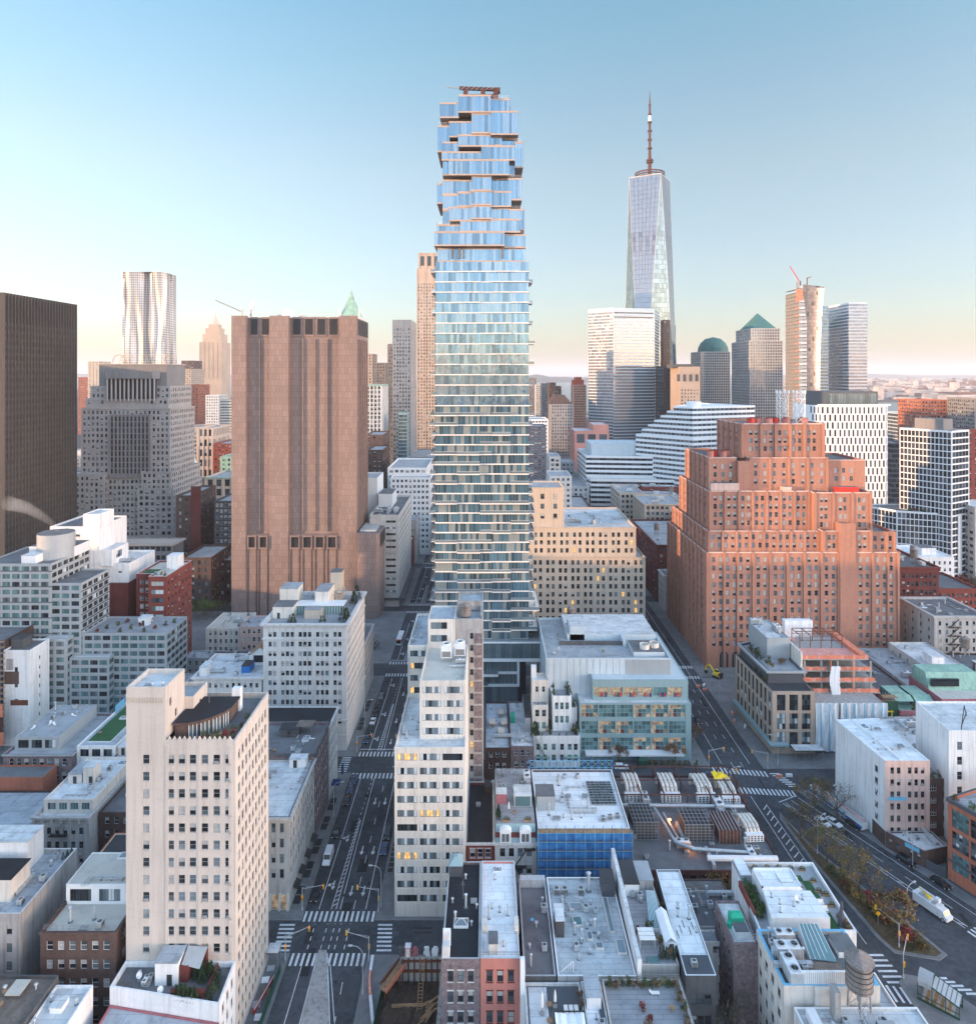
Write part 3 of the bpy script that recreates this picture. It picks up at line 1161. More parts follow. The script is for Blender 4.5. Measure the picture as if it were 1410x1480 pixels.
def p_stack():
 e=root('flue_pipe')
 b=MB();b.cyl(0,0,0,2.2,.2,n=10,m='galv');b.cyl(0,0,0,.15,.4,.22,10,'roof_mid');part(e,'pipe',b)
 b=MB();b.tube((0,0,2.2),(0,0,2.45),.03,'steel');b.lathe(0,0,[(.34,2.4),(0,2.65)],10,'galv');part(e,'cap',b)
 return e
def p_antenna():
 e=root('antenna_mast')
 b=MB();b.tube((0,0,0),(0,0,4),.045,'steel');b.tube((0,0,4),(0,0,5.5),.02,'steel');part(e,'mast',b)
 b=MB()
 for z,l in((3.2,.6),(3.6,.5),(4,.4)):b.bar((-l,0,z),(l,0,z),.03,.03,'steel')
 part(e,'crossbars',b)
 return e
def p_planter():
 e=root('planter_box')
 b=MB();b.box(-.9,.9,-.3,.3,0,.5,'wood');b.box(-.82,.82,-.22,.22,.5,.52,'soil');part(e,'trough',b)
 r=random.Random(3);b=MB();leafcloud(b,r,0,0,.85,.85,.3,.45,150,.14,('leaf_green','leaf_lime','leaf_olive'));part(e,'foliage',b)
 return e
def p_lounger():
 e=root('sun_lounger')
 b=MB();b.box(-.32,.32,-.95,.5,.3,.4,'cushion');part(e,'seat',b)
 b=MB();b.bar((0,.45,.36),(0,.95,.75),.64,.09,'cushion');part(e,'backrest',b)
 b=MB()
 for x in(-.28,.28):
  for y in(-.8,.5):b.box(x-.03,x+.03,y-.03,y+.03,0,.3,'frame_white')
 part(e,'legs_frame',b)
 return e
def p_parasol():
 e=root('parasol')
 b=MB();b.tube((0,0,0),(0,0,2.6),.035,'wood');b.cyl(0,0,0,.12,.35,n=12,m='concrete');part(e,'pole',b)
 b=MB();b.lathe(0,0,[(.22,.9),(.2,1.6),(.12,2.3),(0,2.75)],10,'cushion');part(e,'canopy',b,True)
 return e
def p_table():
 e=root('garden_table')
 b=MB();b.cyl(0,0,.68,.74,.55,n=16,m='wood',bottom=True);part(e,'tabletop',b)
 for i in range(4):
  a=pi/4+i*pi/2
  b=MB();b.tube((.4*cos(a),.4*sin(a),0),(.3*cos(a),.3*sin(a),.68),.03,'wood');part(e,'leg',b)
 return e
def p_tank():
 e=root('water_tower')
 b=MB();b.cyl(0,0,3.2,7.0,1.75,1.65,20,'tank_wood',bottom=True)
 for z in(3.5,4.2,4.9,5.6,6.3,6.8):ring(b,0,0,z,1.66,1.77,.05,'black_metal',20)
 part(e,'barrel',b)
 b=MB();b.lathe(0,0,[(1.95,6.95),(.1,8.1),(0,8.25)],20,'tank_wood');part(e,'conical_roof',b)
 for i in range(4):
  a=pi/4+i*pi/2
  b=MB();b.bar((1.45*cos(a),1.45*sin(a),0),(1.3*cos(a),1.3*sin(a),3.2),.18,.18,'steel');part(e,'leg',b)
 b=MB()
 for i in range(4):
  a,c=pi/4+i*pi/2,3*pi/4+i*pi/2
  for z0,z1 in((.3,3),(3,.3)):b.bar((1.42*cos(a),1.42*sin(a),z0),(1.42*cos(c),1.42*sin(c),z1),.06,.06,'steel')
  b.bar((1.4*cos(a),1.4*sin(a),3.1),(1.4*cos(c),1.4*sin(c),3.1),.15,.2,'steel')
 part(e,'bracing',b)
 b=MB();b.tube((0,0,0),(0,0,3.2),.12,'steel');part(e,'riser_pipe',b)
 return e
def leafcloud(b,r,x,y,z,rx,ry,rz,n,s,mats,hollow=.25,lobes=0):
 L=[]
 for k in range(lobes):
  a,q=r.uniform(0,2*pi),r.uniform(.25,.75)
  L.append((x+rx*q*cos(a),y+ry*q*sin(a),z+rz*r.uniform(-.55,.75),r.uniform(.3,.55),r.randrange(len(mats))))
 for i in range(n):
  while True:
   px,py,pz=r.uniform(-1,1),r.uniform(-1,1),r.uniform(-1,1)
   d=px*px+py*py+pz*pz
   if hollow<d<1:
    break
  m=r.choice(mats)
  if L:
   l=r.choice(L)
   c=Vector((l[0]+px*rx*l[3],l[1]+py*ry*l[3],l[2]+pz*rz*l[3]*1.1))
   if r.random()<.7:
    m=mats[l[4]]
  else:
   c=Vector((x+px*rx,y+py*ry,z+pz*rz))
  u=Vector((r.gauss(0,1),r.gauss(0,1),r.gauss(0,.6))).normalized()
  w=u.orthogonal().normalized()*s*r.uniform(.5,1.1)
  u=u*s*r.uniform(.6,1.2)
  b.face([c-u*.6-w*.3,c+w*.5-u*.1,c+u*.7,c-w*.6+u*.15],m)
def limbs(b,r,p,d,L,rad,depth,tips,m='bark',spread=.55,up=.12):
 q=p+d*L
 b.tube(p,q,rad,m,5 if depth>1 else 4,rad*.68,cap=False)
 if depth==0:
  tips.append(q)
  return
 for k in range(r.choice((2,3))if depth>1 else 3):
  v=Vector((r.gauss(0,1),r.gauss(0,1),r.gauss(0,.7)))
  nd=(d+v*spread+Vector((0,0,up))).normalized()
  limbs(b,r,q-d*L*r.uniform(0,.35),nd,L*r.uniform(.6,.85),rad*.6,depth-1,tips,m,spread,up)
def make_tree(h,seed,mats,dens=9,leaf=.3,bare=False):
 r=random.Random(seed)
 e=root('tree')
 b=MB()
 tips=[]
 p=Vector((0,0,0))
 q=Vector((r.uniform(-.03,.03)*h,r.uniform(-.03,.03)*h,h*.27))
 b.tube(p,q,h*.022,'bark',7,h*.016,cap=False)
 for k in range(4):
  a=k*pi/2+r.uniform(-.4,.4)
  d=Vector((cos(a)*.75,sin(a)*.75,r.uniform(.6,1.1))).normalized()
  limbs(b,r,q-Vector((0,0,r.uniform(0,.05)*h)),d,h*.25,h*.011,3,tips)
 limbs(b,r,q,Vector((0,0,1)),h*.25,h*.013,3,tips)
 part(e,'trunk',b)
 b=MB()
 for t in tips:
  m=r.choice(mats)
  for i in range(dens):
   c=t+Vector((r.gauss(0,.045*h),r.gauss(0,.045*h),r.gauss(0,.04*h)))
   u=Vector((r.gauss(0,1),r.gauss(0,1),r.gauss(0,.6))).normalized()*leaf*r.uniform(.5,1.1)
   w=u.orthogonal().normalized()*leaf*r.uniform(.4,.8)
   b.face([c-u,c+w,c+u,c-w],m if r.random()<.8 else r.choice(mats))
 if b.f:
  part(e,'crown',b)
 return e
def make_shrub(h,seed,mats,w=.5,n=260,leaf=.16,cone=False,name='shrub'):
 r=random.Random(seed)
 e=root(name)
 b=MB();b.tube((0,0,0),(0,0,h*.6),.05,'bark',5,.02);part(e,'stem',b)
 b=MB()
 if cone:
  for i in range(n):
   f=r.random()**1.4
   rr=w*(1-f)*r.uniform(.55,1.05)+.05
   a=r.uniform(0,2*pi)
   c=Vector((rr*cos(a),rr*sin(a),h*(.08+.92*f)))
   u=Vector((cos(a),sin(a),r.uniform(-.2,.9))).normalized()*leaf
   v=u.orthogonal().normalized()*leaf*.6
   b.face([c-u*.5-v*.5,c+v*.6,c+u,c-v*.6],r.choice(mats))
 else:
  leafcloud(b,r,0,0,h*.55,w,w,h*.48,n,leaf,mats,.2,6)
 part(e,'foliage',b)
 return e
def carbody(b,prof,w,m,tw=.82):
 zmax=max(p[1]for p in prof)
 n=len(prof)
 def wd(z):
  return w/2*(1 if z<1.0 else 1-(1-tw)*(z-1.0)/max(.01,zmax-1.0))
 for i in range(n):
  (x0,z0),(x1,z1)=prof[i],prof[(i+1)%n]
  b.face([(x0,-wd(z0),z0),(x1,-wd(z1),z1),(x1,wd(z1),z1),(x0,wd(z0),z0)],m)
 b.face([(x,-wd(z),z)for x,z in prof][::-1],m)
 b.face([(x,wd(z),z)for x,z in prof],m)
def wheel(e,x,y,r=.34,w=.22):
 b=MB()
 n=14
 for i in range(n):
  a,c=2*pi*i/n,2*pi*(i+1)/n
  b.face([(r*cos(a),-w/2,r*sin(a)),(r*cos(c),-w/2,r*sin(c)),(r*cos(c),w/2,r*sin(c)),(r*cos(a),w/2,r*sin(a))],'tyre')
 for s in(-1,1):
  b.face([(r*cos(2*pi*i/n),s*w/2,r*sin(2*pi*i/n))for i in range(n)][::-s],'tyre')
 o=part(e,'wheel',b)
 o.location=(x,y,r)
 b=MB()
 s=1 if y>0 else-1
 b.face([(r*.6*cos(2*pi*i/10),s*(w/2+.01),r*.6*sin(2*pi*i/10))for i in range(10)],'galv')
 sub(o,'rim',b)
def p_car(paint,kind='car'):
 e=root(kind)
 b=MB()
 if kind=='van':
  L,w=5.6,2.0
  prof=[(-2.8,.4),(2.7,.4),(2.8,.75),(2.65,1.15),(1.7,1.45),(1.15,2.45),(.9,2.55),(-2.7,2.55),(-2.8,2.4)]
  carbody(b,prof,w,paint,.9)
  part(e,'body',b)
  b=MB();b.face([(1.73,-.86,1.47),(1.73,.86,1.47),(1.19,.82,2.40),(1.19,-.82,2.40)],'pane_dark');part(e,'windscreen',b)
  for s in(-1,1):
   b=MB();b.face([(1.5,s*1.0,1.5),(.4,s*1.0,1.5),(.4,s*.96,2.1),(1.2,s*.96,2.1)][::s],'pane_dark');part(e,'side_window',b)
  wx=1.75
 else:
  suv=kind=='suv'
  H=1.72 if suv else 1.45
  L,w=4.7,1.85
  if suv:
   prof=[(-2.35,.38),(2.3,.38),(2.38,.8),(2.2,1.0),(1.1,1.1),(.45,H-.05),(.2,H),(-1.9,H),(-2.2,1.2),(-2.38,1.0),(-2.4,.7)]
  else:
   prof=[(-2.35,.36),(2.25,.36),(2.35,.62),(2.2,.82),(1.05,.95),(.2,H-.04),(-.1,H),(-1.0,H),(-1.75,1.05),(-2.3,.98),(-2.4,.6)]
  carbody(b,prof,w,paint,.78)
  part(e,'body',b)
  zb=1.13 if suv else.99
  xa=1.07 if suv else 1.0
  xb=.5 if suv else.24
  k=(H-.1-1.0)/(H-1.0)
  wt=w/2*(1-.22*k)
  b=MB();b.face([(xa+.02,-w/2*.96,zb),(xa+.02,w/2*.96,zb),(xb+.02,wt,H-.07),(xb+.02,-wt,H-.07)],'pane_dark');part(e,'windscreen',b)
  xr,xt=(-2.19,-1.93)if suv else(-1.72,-1.07)
  b=MB();b.face([(xr-.02,w/2*.92,zb+.1),(xr-.02,-w/2*.92,zb+.1),(xt-.02,-wt,H-.07),(xt-.02,wt,H-.07)],'pane_dark');part(e,'rear_window',b)
  for s in(-1,1):
   y0,y1=s*(w/2*.985+.012),s*(wt+.02)
   b=MB();b.face([(xa-.1,y0,zb+.02),(xr+.1,y0,zb+.02),(xt+.05,y1,H-.1),(xb-.1,y1,H-.1)][::-s],'pane_dark');part(e,'side_window',b)
  wx=1.42
 for s in(-1,1):
  wheel(e,wx,s*(w/2-.1));wheel(e,-wx,s*(w/2-.1))
  b=MB();b.box(L/2-.02,L/2+.03,s*w*.36-.18,s*w*.36+.18,.62,.8,'clad_white');part(e,'headlight',b)
  b=MB();b.box(-L/2-.06,-L/2-.02,s*w*.38-.14,s*w*.38+.14,.75,.95,'plastic_red');part(e,'tail_light',b)
 return e
def p_conduit():
 e=root('conduit')
 b=MB()
 for k,(y,z)in enumerate(((0,.22),(.28,.2),(.5,.26))):
  L=3.2-k*.5
  b.tube((-L,y,z),(L,y,z),.06,'galv',5);b.tube((L,y,z),(L,y+2.2-k*.3,z),.06,'galv',5)
 part(e,'pipe_run',b)
 b=MB()
 for x in(-2.8,-1,.8,2.4):b.box(x-.06,x+.06,-.2,.7,0,.14,'wood')
 part(e,'sleeper',b)
 return e
PF=dict(conduit=p_conduit,ac=p_ac,rtu=p_rtu,vent=p_vent,skylight=p_skylight,hatch=p_hatch,dish=p_dish,duct=p_duct,stack=p_stack,antenna=p_antenna,planter=p_planter,lounger=p_lounger,parasol=p_parasol,table=p_table,tank=p_tank)
KD=dict(conduit=('run of thin conduit pipes','pipes','conduit runs on the roofs'),ac=('grey fan-topped air conditioner','air conditioner','air conditioners on the roofs'),rtu=('big twin-fan air handling unit','air handler','air handling units on the roofs'),vent=('small mushroom roof vent','vent','roof vents'),skylight=('white framed pyramid skylight','skylight','skylights'),hatch=('low grey roof hatch','hatch','roof hatches'),dish=('white satellite dish','dish','satellite dishes'),duct=('long galvanised air duct','duct','air ducts on the roofs'),stack=('thin metal flue pipe','flue','flue pipes'),antenna=('thin antenna mast','antenna','antenna masts'),planter=('wooden planter full of green plants','planter','planters on terraces'),lounger=('white sun lounger','lounger','sun loungers'),parasol=('closed pale parasol','parasol','parasols'),table=('round wooden garden table','table','garden tables'),tank=('wooden water tower on steel legs','water tower','water towers'))
def proto(key,f=None):
 if key not in PROTO:
  PROTO[key]=(f or PF[key])()
  return PROTO[key],True
 return PROTO[key],False
def uniq(label,group):
 LABELS.setdefault(label,[]).append(group)
 return label
def place(key,x,y,z,label,cat,group=None,rz=0,scale=None,f=None):
 p,fresh=proto(key,f)
 if fresh:
  p.location=(x,y,z)
  p.rotation_euler=(0,0,rz)
  if scale:
   p.scale=(scale,scale,scale)if isinstance(scale,(int,float))else scale
  o=p
  tag(o,label,cat,group)
 else:
  o=dup(p,(x,y,z),rz,label,group)
  o['category']=cat
  if not group and 'group' in o:
   del o['group']
  s=scale or 1
  o.scale=(s,s,s)if isinstance(s,(int,float))else s
 uniq(label,group)
 return o
def put(key,x,y,z,where,rz=0,scale=None,group=None):
 d,c,g=KD[key]
 return place(key,x,y,z,d+' '+where,c,group or g,rz,scale)
PY=('front','middle','rear')
PX=('left','centre','right')
def scatter(ref,r,z,spec,seed=1):
 R=random.Random(seed)
 x0,x1,y0,y1=r
 used=[]
 if(x1-x0)>7 and(y1-y0)>7:spec+=' conduit'+('2' if(x1-x0)*(y1-y0)>250 else '1')
 for w in spec.split():
  k=w.rstrip('0123456789')
  n=int(w[len(k):]or 1)
  cells=[(i,j)for i in range(3)for j in range(3)]
  R.shuffle(cells)
  for q in range(n):
   i,j=cells[q%9]
   for t in range(12):
    x=x0+(x1-x0)*(i+R.uniform(.15,.85))/3
    y=y0+(y1-y0)*(j+R.uniform(.15,.85))/3
    if all(hypot(x-a,y-b)>1.6 for a,b in used):
     break
   used.append((x,y))
   s=R.uniform(.85,1.25)
   if k=='tank':s=1
   pos_=PY[j]+' '+PX[i]if(i,j)!=(1,1)else 'middle'
   d,c,g=KD[k]
   lb=d+' on the '+ref+', '+pos_
   if len(lb.split())>16:
    lb=c+' on the '+ref+', '+pos_
   if len(lb.split())>16:
    lb=c+' on '+' '.join(ref.split()[-10:])+', '+pos_
   place(k,x,y,z,lb,c,g,R.choice((0,pi/2,pi,-pi/2)),s)
TREES={}
def tree(kind,x,y,z,h,label,group='trees',rz=None,cat='tree'):
 K=dict(bare=(12,3,('leaf_bare','leaf_olive'),7,.20),autumn=(12,7,('leaf_olive','leaf_gold','leaf_bare'),15,.27),green=(9,11,('leaf_green','leaf_olive','leaf_lime'),16,.28),rust=(9,21,('leaf_rust','leaf_bare','leaf_gold'),13,.26),red=(9,31,('leaf_red','leaf_rust'),18,.28),gold=(10,41,('leaf_gold','leaf_olive','leaf_rust'),16,.3))[kind]
 r=random.Random(int(x*31+y*7))
 var=r.randrange(3)
 key='tree_%s_%d'%(kind,var)
 o=place(key,x,y,z,label,cat,group,r.uniform(0,6.28)if rz is None else rz,h/K[0],lambda:make_tree(K[0],K[1]+var*101,K[2],K[3],K[4]))
 return o
def shrub(kind,x,y,z,h,label,group='shrubs',w=None):
 K=dict(ever=(2.4,1,('leaf_dark','leaf_green'),.6,420,.17,True),bush=(1.6,2,('leaf_green','leaf_dark','leaf_olive'),.9,420,.17,False),red=(1.8,4,('leaf_red','leaf_rust'),1.0,420,.2,False),gold=(1.8,5,('leaf_gold','leaf_olive'),.9,360,.18,False),lime=(1.6,6,('leaf_lime','leaf_green'),.8,380,.17,False),dry=(1.2,8,('leaf_bare','leaf_gold'),.6,300,.16,False))[kind]
 s=h/K[0]
 sw=s if w is None else w/K[3]
 r=random.Random(int(x*57+y*13))
 return place('shrub_'+kind,x,y,z,label,'shrub',group,r.uniform(0,6.28),(sw,sw,s),lambda:make_shrub(K[0],K[1],K[2],K[3],K[4],K[5],K[6]))
SASH=dict(ww=1.15,wh=1.9,fh=3.6,cw=2.5,sill=.1,lintel=.07,m=.9)
WSASH=dict(SASH,fr='frame_white')
def sp(base,**k):
 d=dict(base)
 d.update(k)
 return d
T=bld('office_tower','tall cream brick tower with a rooftop garden beside the avenue crossing',(-70.6,-49.3,135,155.5),60.4,'cream_brick','roof_mid',{0:dict(c=[3.9,8.7,10.85,13.0,15.35,17.65,19.95],ww=1.3,wh=1.8,fh=3.35,top=2.8,sill=.12,dep=.25,fr='frame_grey'),1:dict(n=9,ww=1.1,wh=1.75,fh=3.35,top=2.8,sill=.1,dep=.25,m=1.2)},par=(1.2,.4),seed=3)
tier(T,(-70.6,-62.9,135,143.6),60.4,70.8,'cream_brick','roof_pale',{1:dict(c=[2.2,4.6],ww=.9,wh=1.6,fh=3.3,top=3.0,dep=.25,mask=lambda i,j:(i+j)%2==0)},par=(.9,.35))
tier(T,(-69.5,-61.0,143.4,150.5),59.2,65.0,'cream_brick','roof_grey',{1:dict(c=[3.5],ww=.9,wh=1.6,fh=3.3,top=2)},par=(.8,.3))
b=T.part('parapet_crest')
for i in range(13):
 x=-62.2+i*.98
 b.face([(x-.49,134.98,60.4),(x+.49,134.98,60.4),(x,134.98,61.15)],'cream_brick')
 b.face([(x+.49,135.3,60.4),(x-.49,135.3,60.4),(x,135.3,61.15)],'cream_brick')
 b.face([(x-.49,134.98,60.4),(x,134.98,61.15),(x,135.3,61.15),(x-.49,135.3,60.4)],'cream_brick')
 b.face([(x,134.98,61.15),(x+.49,134.98,60.4),(x+.49,135.3,60.4),(x,135.3,61.15)],'cream_brick')
b=T.mb('trim')
for x in(-62.6,-56.2,-50.2):
 b.box(x-.35,x+.35,134.88,135.02,0,59.5,'cream_brick')
for k in range(13):
 z=68.3
 b.box(-70.3+k*.55,-70.05+k*.55,134.93,135.02,z-.6,z+.5,'buff')
pp=[(-62.2,137.6),(-59.6,137.9),(-57.6,138.8),(-55.8,140.4),(-54.4,142.2),(-53.6,144.0),(-53.6,148.5),(-62.2,148.5)]
b=T.part('penthouse');b.prism(pp,59.1,62.2,'brick_brown','roof_black')
b.prism(offset(pp,-.35),62.2,62.55,'brick_brown','roof_black')
for i in range(1,5):
 (xa,ya),(xb,yb)=pp[i],pp[i+1]
 L=hypot(xb-xa,yb-ya)
 d=((xb-xa)/L,(yb-ya)/L)
 for k in range(3):
  g=T.part('glazed_door');g.wallbox((xa,ya),d,.1+k*L/3,L/3-.12+k*L/3,.02,.07,59.4,61.6,'pane_mid')
  g.wallbox((xa,ya),d,k*L/3-.03,.09+k*L/3,.02,.12,59.2,61.9,'frame_white')
b=T.part('chimney');b.box(-55.2,-53.4,149.2,150.6,59.1,64.0,'white_paint')
railing(T,[(-69.9,150.3),(-69.9,155),(-50,155)],59.2,1.2,'steel')
T.done()
ct='cream tower roof garden'
r=random.Random(4)
for k in range(11):
 x=-61.5+k*.98
 shrub(('bush','red','gold','lime','dry')[k%5],x,135.9+(k%3)*.35,59.2,r.uniform(.8,1.7),('green','reddish','golden','lime','dry')[k%5]+' shrub behind the %s parapet, number %d from the tower'%(ct,k+1),'shrubs of the cream tower roof garden')
for k,(x,y)in enumerate(((-53,140.5),(-51.2,139.2),(-50.6,142.3),(-50.6,145.6),(-52.2,137.6),(-56,137.2))):
 shrub(('gold','red','bush','lime','red','bush')[k],x,y,59.2,r.uniform(1,1.9),('golden','red','green','lime green','low red','dark')[k]+' bush on the street corner of the '+ct,'shrubs of the cream tower roof garden')
put('table',-53.4,138.6,59.2,'on the '+ct)
for k,(x,y)in enumerate(((-51.8,141.0),(-54.8,139.2),(-50.8,137.0))):
 put('planter',x,y,59.2,'on the %s, %s'%(ct,('street side','by the curved penthouse','at the corner')[k]),.6*k)
put('antenna',-58.8,146,62.5,'on the curved penthouse of the cream tower')
put('dish',-64.5,146,64.2,'on the stepped roof of the cream tower')
put('tank',-66.5,150,64.2,'stub on the cream tower',0,.45)
scatter('pale top of the cream tower',(-70,-63.5,136,143),69.9,'vent2 hatch',9)
T=bld('brick_building','brown brick building with six white framed windows per floor',(-87.3,-72.6,135,153),23,'brick_brown','roof_beige',{0:sp(WSASH,n=6,ww=1.25,top=1.7,fh=3.64,var='blind',m=.7),1:sp(WSASH,c=[3],top=1.7)},par=(.7,.3),cor=[(0,.35,.22,'brick_brown')],seed=5)
tier(T,(-87.2,-72.7,143,152.6),22.3,26.4,'white_trim','roof_beige',{0:dict(c=[3.0,9.0],ww=4.4,wh=2.5,fh=5,top=1.0,bot=.2,st='ribbon:7',fr='frame_dark',var='dark',dep=.15)},par=(.15,.2))
railing(T,[(-87,135.5),(-73,135.5)],23,1.0,'steel',1.2)
T.done()
scatter('beige roof of the brown brick building',(-86.5,-73.5,136,142),22.3,'stack2 hatch vent ac',21)
scatter('white penthouse roof behind the brown brick facade',(-86.5,-73.5,144,152),26.3,'skylight vent',22)
T=bld('warehouse','long pale loft with a plain grey side wall',(-125,-92.6,137,156),25,'grey_stucco','roof_blue',{0:sp(SASH,n=12,top=2.2)},par=(.8,.35),cop='white_stone',seed=6)
bulkhead(T,-112,-97.2,141,147,24.2,4.6,'cream_smooth','roof_black')
bulkhead(T,-120,-99.5,149.5,155,24.2,6.5,'white_paint','roof_pale')
T.done()
scatter('long pale loft roof',(-99,-93.5,139,155),24.2,'ac3 vent2 stack hatch',23)
put('duct',-97.2,145,24.2,'along the long pale loft roof',pi/2)
for k in range(3):
 shrub('ever',-94.2+k*.5,153.5+k*.7,24.2,1.6,'small evergreen at the rear corner of the long pale loft roof','evergreens on the long pale loft')
T=bld('loft','low building with a weathered timber roof deck at the near edge',(-95,-80.7,106,130),19,'dark_stucco','wood_deck',{},par=(.5,.3),seed=7)
bulkhead(T,-87.5,-85,125.5,128.5,18.5,.7,'dark_stucco','roof_beige')
T.done()
scatter('weathered timber deck at the near edge',(-93,-82,119,128),18.5,'table2 duct vent2',25)
T=bld('brick_shed','orange brick gable wall at the left edge',(-101,-95.2,112,131),21,'brick_orange','roof_mid',{},seed=8)
T.done()
T=bld('loft','white roofed block with a plain white side wall over the alley',(-80.5,-73.6,104,129),18,'white_paint','roof_pale',{1:sp(SASH,c=[17],top=2.5,st='grid:2:3',r=2)},par=(.45,.3),seed=9)
bulkhead(T,-78.3,-76.2,123.6,126,17.5,1.1,'white_trim','roof_pale')
T.done()
scatter('white roofed block by the alley',(-80,-74,113,127),17.55,'ac vent3 hatch',27)
T=bld('loft','whitewashed low building with evergreens on its roof terrace',[(-70.6,129.2),(-48.8,125.6),(-49.2,134.9),(-70.6,134.9)],17.5,'white_paint','roof_mid',{1:sp(SASH,n=3,top=1.5,fr='frame_dark')},par=(1.0,.35),seed=10)
bulkhead(T,-62.8,-58.6,130.5,134.4,16.5,4.2,'white_paint','roof_blue',.65)
b=T.part('chimney');b.box(-58.4,-56.8,131.2,133.8,16.5,19.6,'brick_deep');b.box(-58.4,-54.4,133.8,134.6,16.5,20.2,'brick_deep')
b=T.part('glass_canopy')
b.face([(-58.2,131.4,19.7),(-54.6,131.0,19.2),(-54.4,134.4,20.6),(-58.2,134.4,20.9)],'clad_grey')
b=T.part('planted_wall');b.box(-58.7,-52.6,127.9,128.1,16.5,18.2,'brick_deep');b.box(-52.6,-52.4,128.1,134.5,16.5,17.4,'brick_deep')
T.done()
T=bld('loft','low pale blue roof at the foot of the whitewashed building',[(-70.4,104),(-48.6,104),(-48.7,125.5),(-70.5,129.1)],14.2,'rose_paint','roof_blue',{1:sp(SASH,n=7,top=1.2,st='grid:2:3',fr='frame_grey')},par=(.3,.3),seed=11)
T.done()
for k,(x,y)in enumerate(((-57.6,127.9),(-56.7,127.7),(-55.8,127.5),(-54.9,127.4),(-54.0,127.2),(-55.6,132.0),(-54.7,132.6),(-53.8,132.9),(-53.0,132.4),(-54.2,131.2),(-51.2,131.6),(-50.9,129.9),(-50.8,128.3),(-51.4,127.4))):
 shrub('ever' if k!=12 else 'lime',x,y,16.5,2.5+.3*(k%3),'dark evergreen shrub in the row on the whitewashed roof terrace, '+('front row' if k<5 else 'rear clump' if k<10 else 'street side'),'evergreens on the whitewashed roof terrace',.75)
scatter('whitewashed low building',(-69.5,-63.5,130,134),16.5,'ac vent hatch dish',28)
put('dish',-60.8,128.6,16.5,'by the planted wall of the whitewashed building')
put('rtu',-64.8,131.0,16.5,'on the whitewashed low building',pi/2,.45)
scatter('low pale blue roof',(-69,-50,112,124),13.9,'vent3 hatch2 skylight',29)
T=bld('loft','white bracketed facade building with stacked pale penthouses',(-119.5,-105,182,205),15.5,'grey_stone','roof_pale',{0:sp(WSASH,n=6,top=2.9,fh=3.7,ww=1.1,fr='frame_dark'),1:sp(SASH,c=[7,15],top=4)},par=(.8,.3),cor=[(0,.5,.6),(.5,.4,.3)],seed=12)
tier(T,(-118.5,-105.2,184.5,204.8),14.6,18.4,'cream_smooth','roof_pale',{0:dict(n=4,ww=2.2,wh=1.9,fh=4,top=.9,bot=.3,st='ribbon:3',fr='frame_teal',var='green')},par=(.5,.3))
bulkhead(T,-112.6,-109.6,192.5,196,17.8,4.4,'cream_smooth','roof_pale',.7)
bulkhead(T,-116.8,-113,192.5,199,17.8,2.6,'cream_smooth','roof_grey',.5)
fe=T.part('fire_escape')
for k in range(3):
 z=10.7-k*3.7
 fe.box(-115,-110.5,180.9,182,z,z+.08,'black_metal')
 railing(fe,[(-115,180.95),(-110.5,180.95)],z,1.0,'black_metal')
 fe.bar((-114.6,181.3,z),(-111.2,181.3,z+3.6),.5,.06,'black_metal')
for k in range(7):
 b=T.part('cornice_bracket');b.box(-119.3+k*2.38,-118.9+k*2.38,181.3,182,14.0,15.0,'grey_stone')
T.done()
scatter('stacked pale penthouse roof',(-117.5,-106,186,203),17.9,'duct ac3 vent skylight',31)
T=bld('brick_house','purple brown brick building with black shutters and a grey penthouse',(-145,-124.3,207,232),18,'brick_purple','roof_grey',{0:sp(WSASH,n=8,top=1.2,fh=4.0,wh=2.3,ww=1.3,m=1.3),1:sp(WSASH,n=5,top=1.2,fh=4.0)},par=(.7,.3),cor=[(0,.4,.3,'clad_grey')],seed=13)
tier(T,(-144,-130.5,210.5,231),17.3,21.4,'clad_grey','roof_grey',{0:dict(n=3,ww=3.2,wh=2.5,fh=5,top=.9,bot=.2,st='ribbon:3',fr='frame_dark',var='dark')},par=(.4,.3))
T.done()
for k,(x,y)in enumerate(((-142,216),(-138.5,219),(-136.8,218.4),(-134,224))):
 put('lounger',x,y,21.0,'on the grey penthouse deck, %s'%('street corner','middle','beside the middle one','rear')[k],.4*k)
scatter('grey penthouse of the purple brick building',(-143,-132,221,230),21.0,'ac3 vent2 stack',33)
T=bld('loft','building with a strip of bright green artificial turf on its roof',(-124.2,-112.5,209,240),19.5,'white_paint','roof_blue',{0:dict(n=3,ww=2.6,wh=2.2,fh=3.6,top=1,st='ribbon:3',var='dark')},par=(.5,.3),seed=14)
b=T.part('turf_roof');b.box(-122.6,-115.6,212,235,19.0,19.35,'clad_white','turf')
bulkhead(T,-123.5,-118,236,239.4,19.0,3.4,'white_paint','roof_pale')
b=T.part('mural');b.box(-123.6,-123.5,229.5,235.4,19.5,21.7,'sign_blue');b.box(-121.8,-118.6,235.9,236,19.5,21,'tarp_yellow');b.box(-121,-119.2,235.86,235.9,19.7,20.3,'plastic_red')
railing(T,[(-112.8,209.4),(-112.8,239.5)],19.5,1.1,'steel',2)
T.done()
put('skylight',-119,226,19.35,'set in the bright green turf roof')
put('table',-121,216,19.35,'on the bright green turf roof')
T=bld('loft','long blue grey flat roof with a raised ridge skylight',(-112.3,-100,207,246),17.2,'brick_deep','roof_blue',{0:sp(WSASH,n=4,top=1.3,fh=3.8)},par=(.5,.3),cop='white_stone',seed=15)
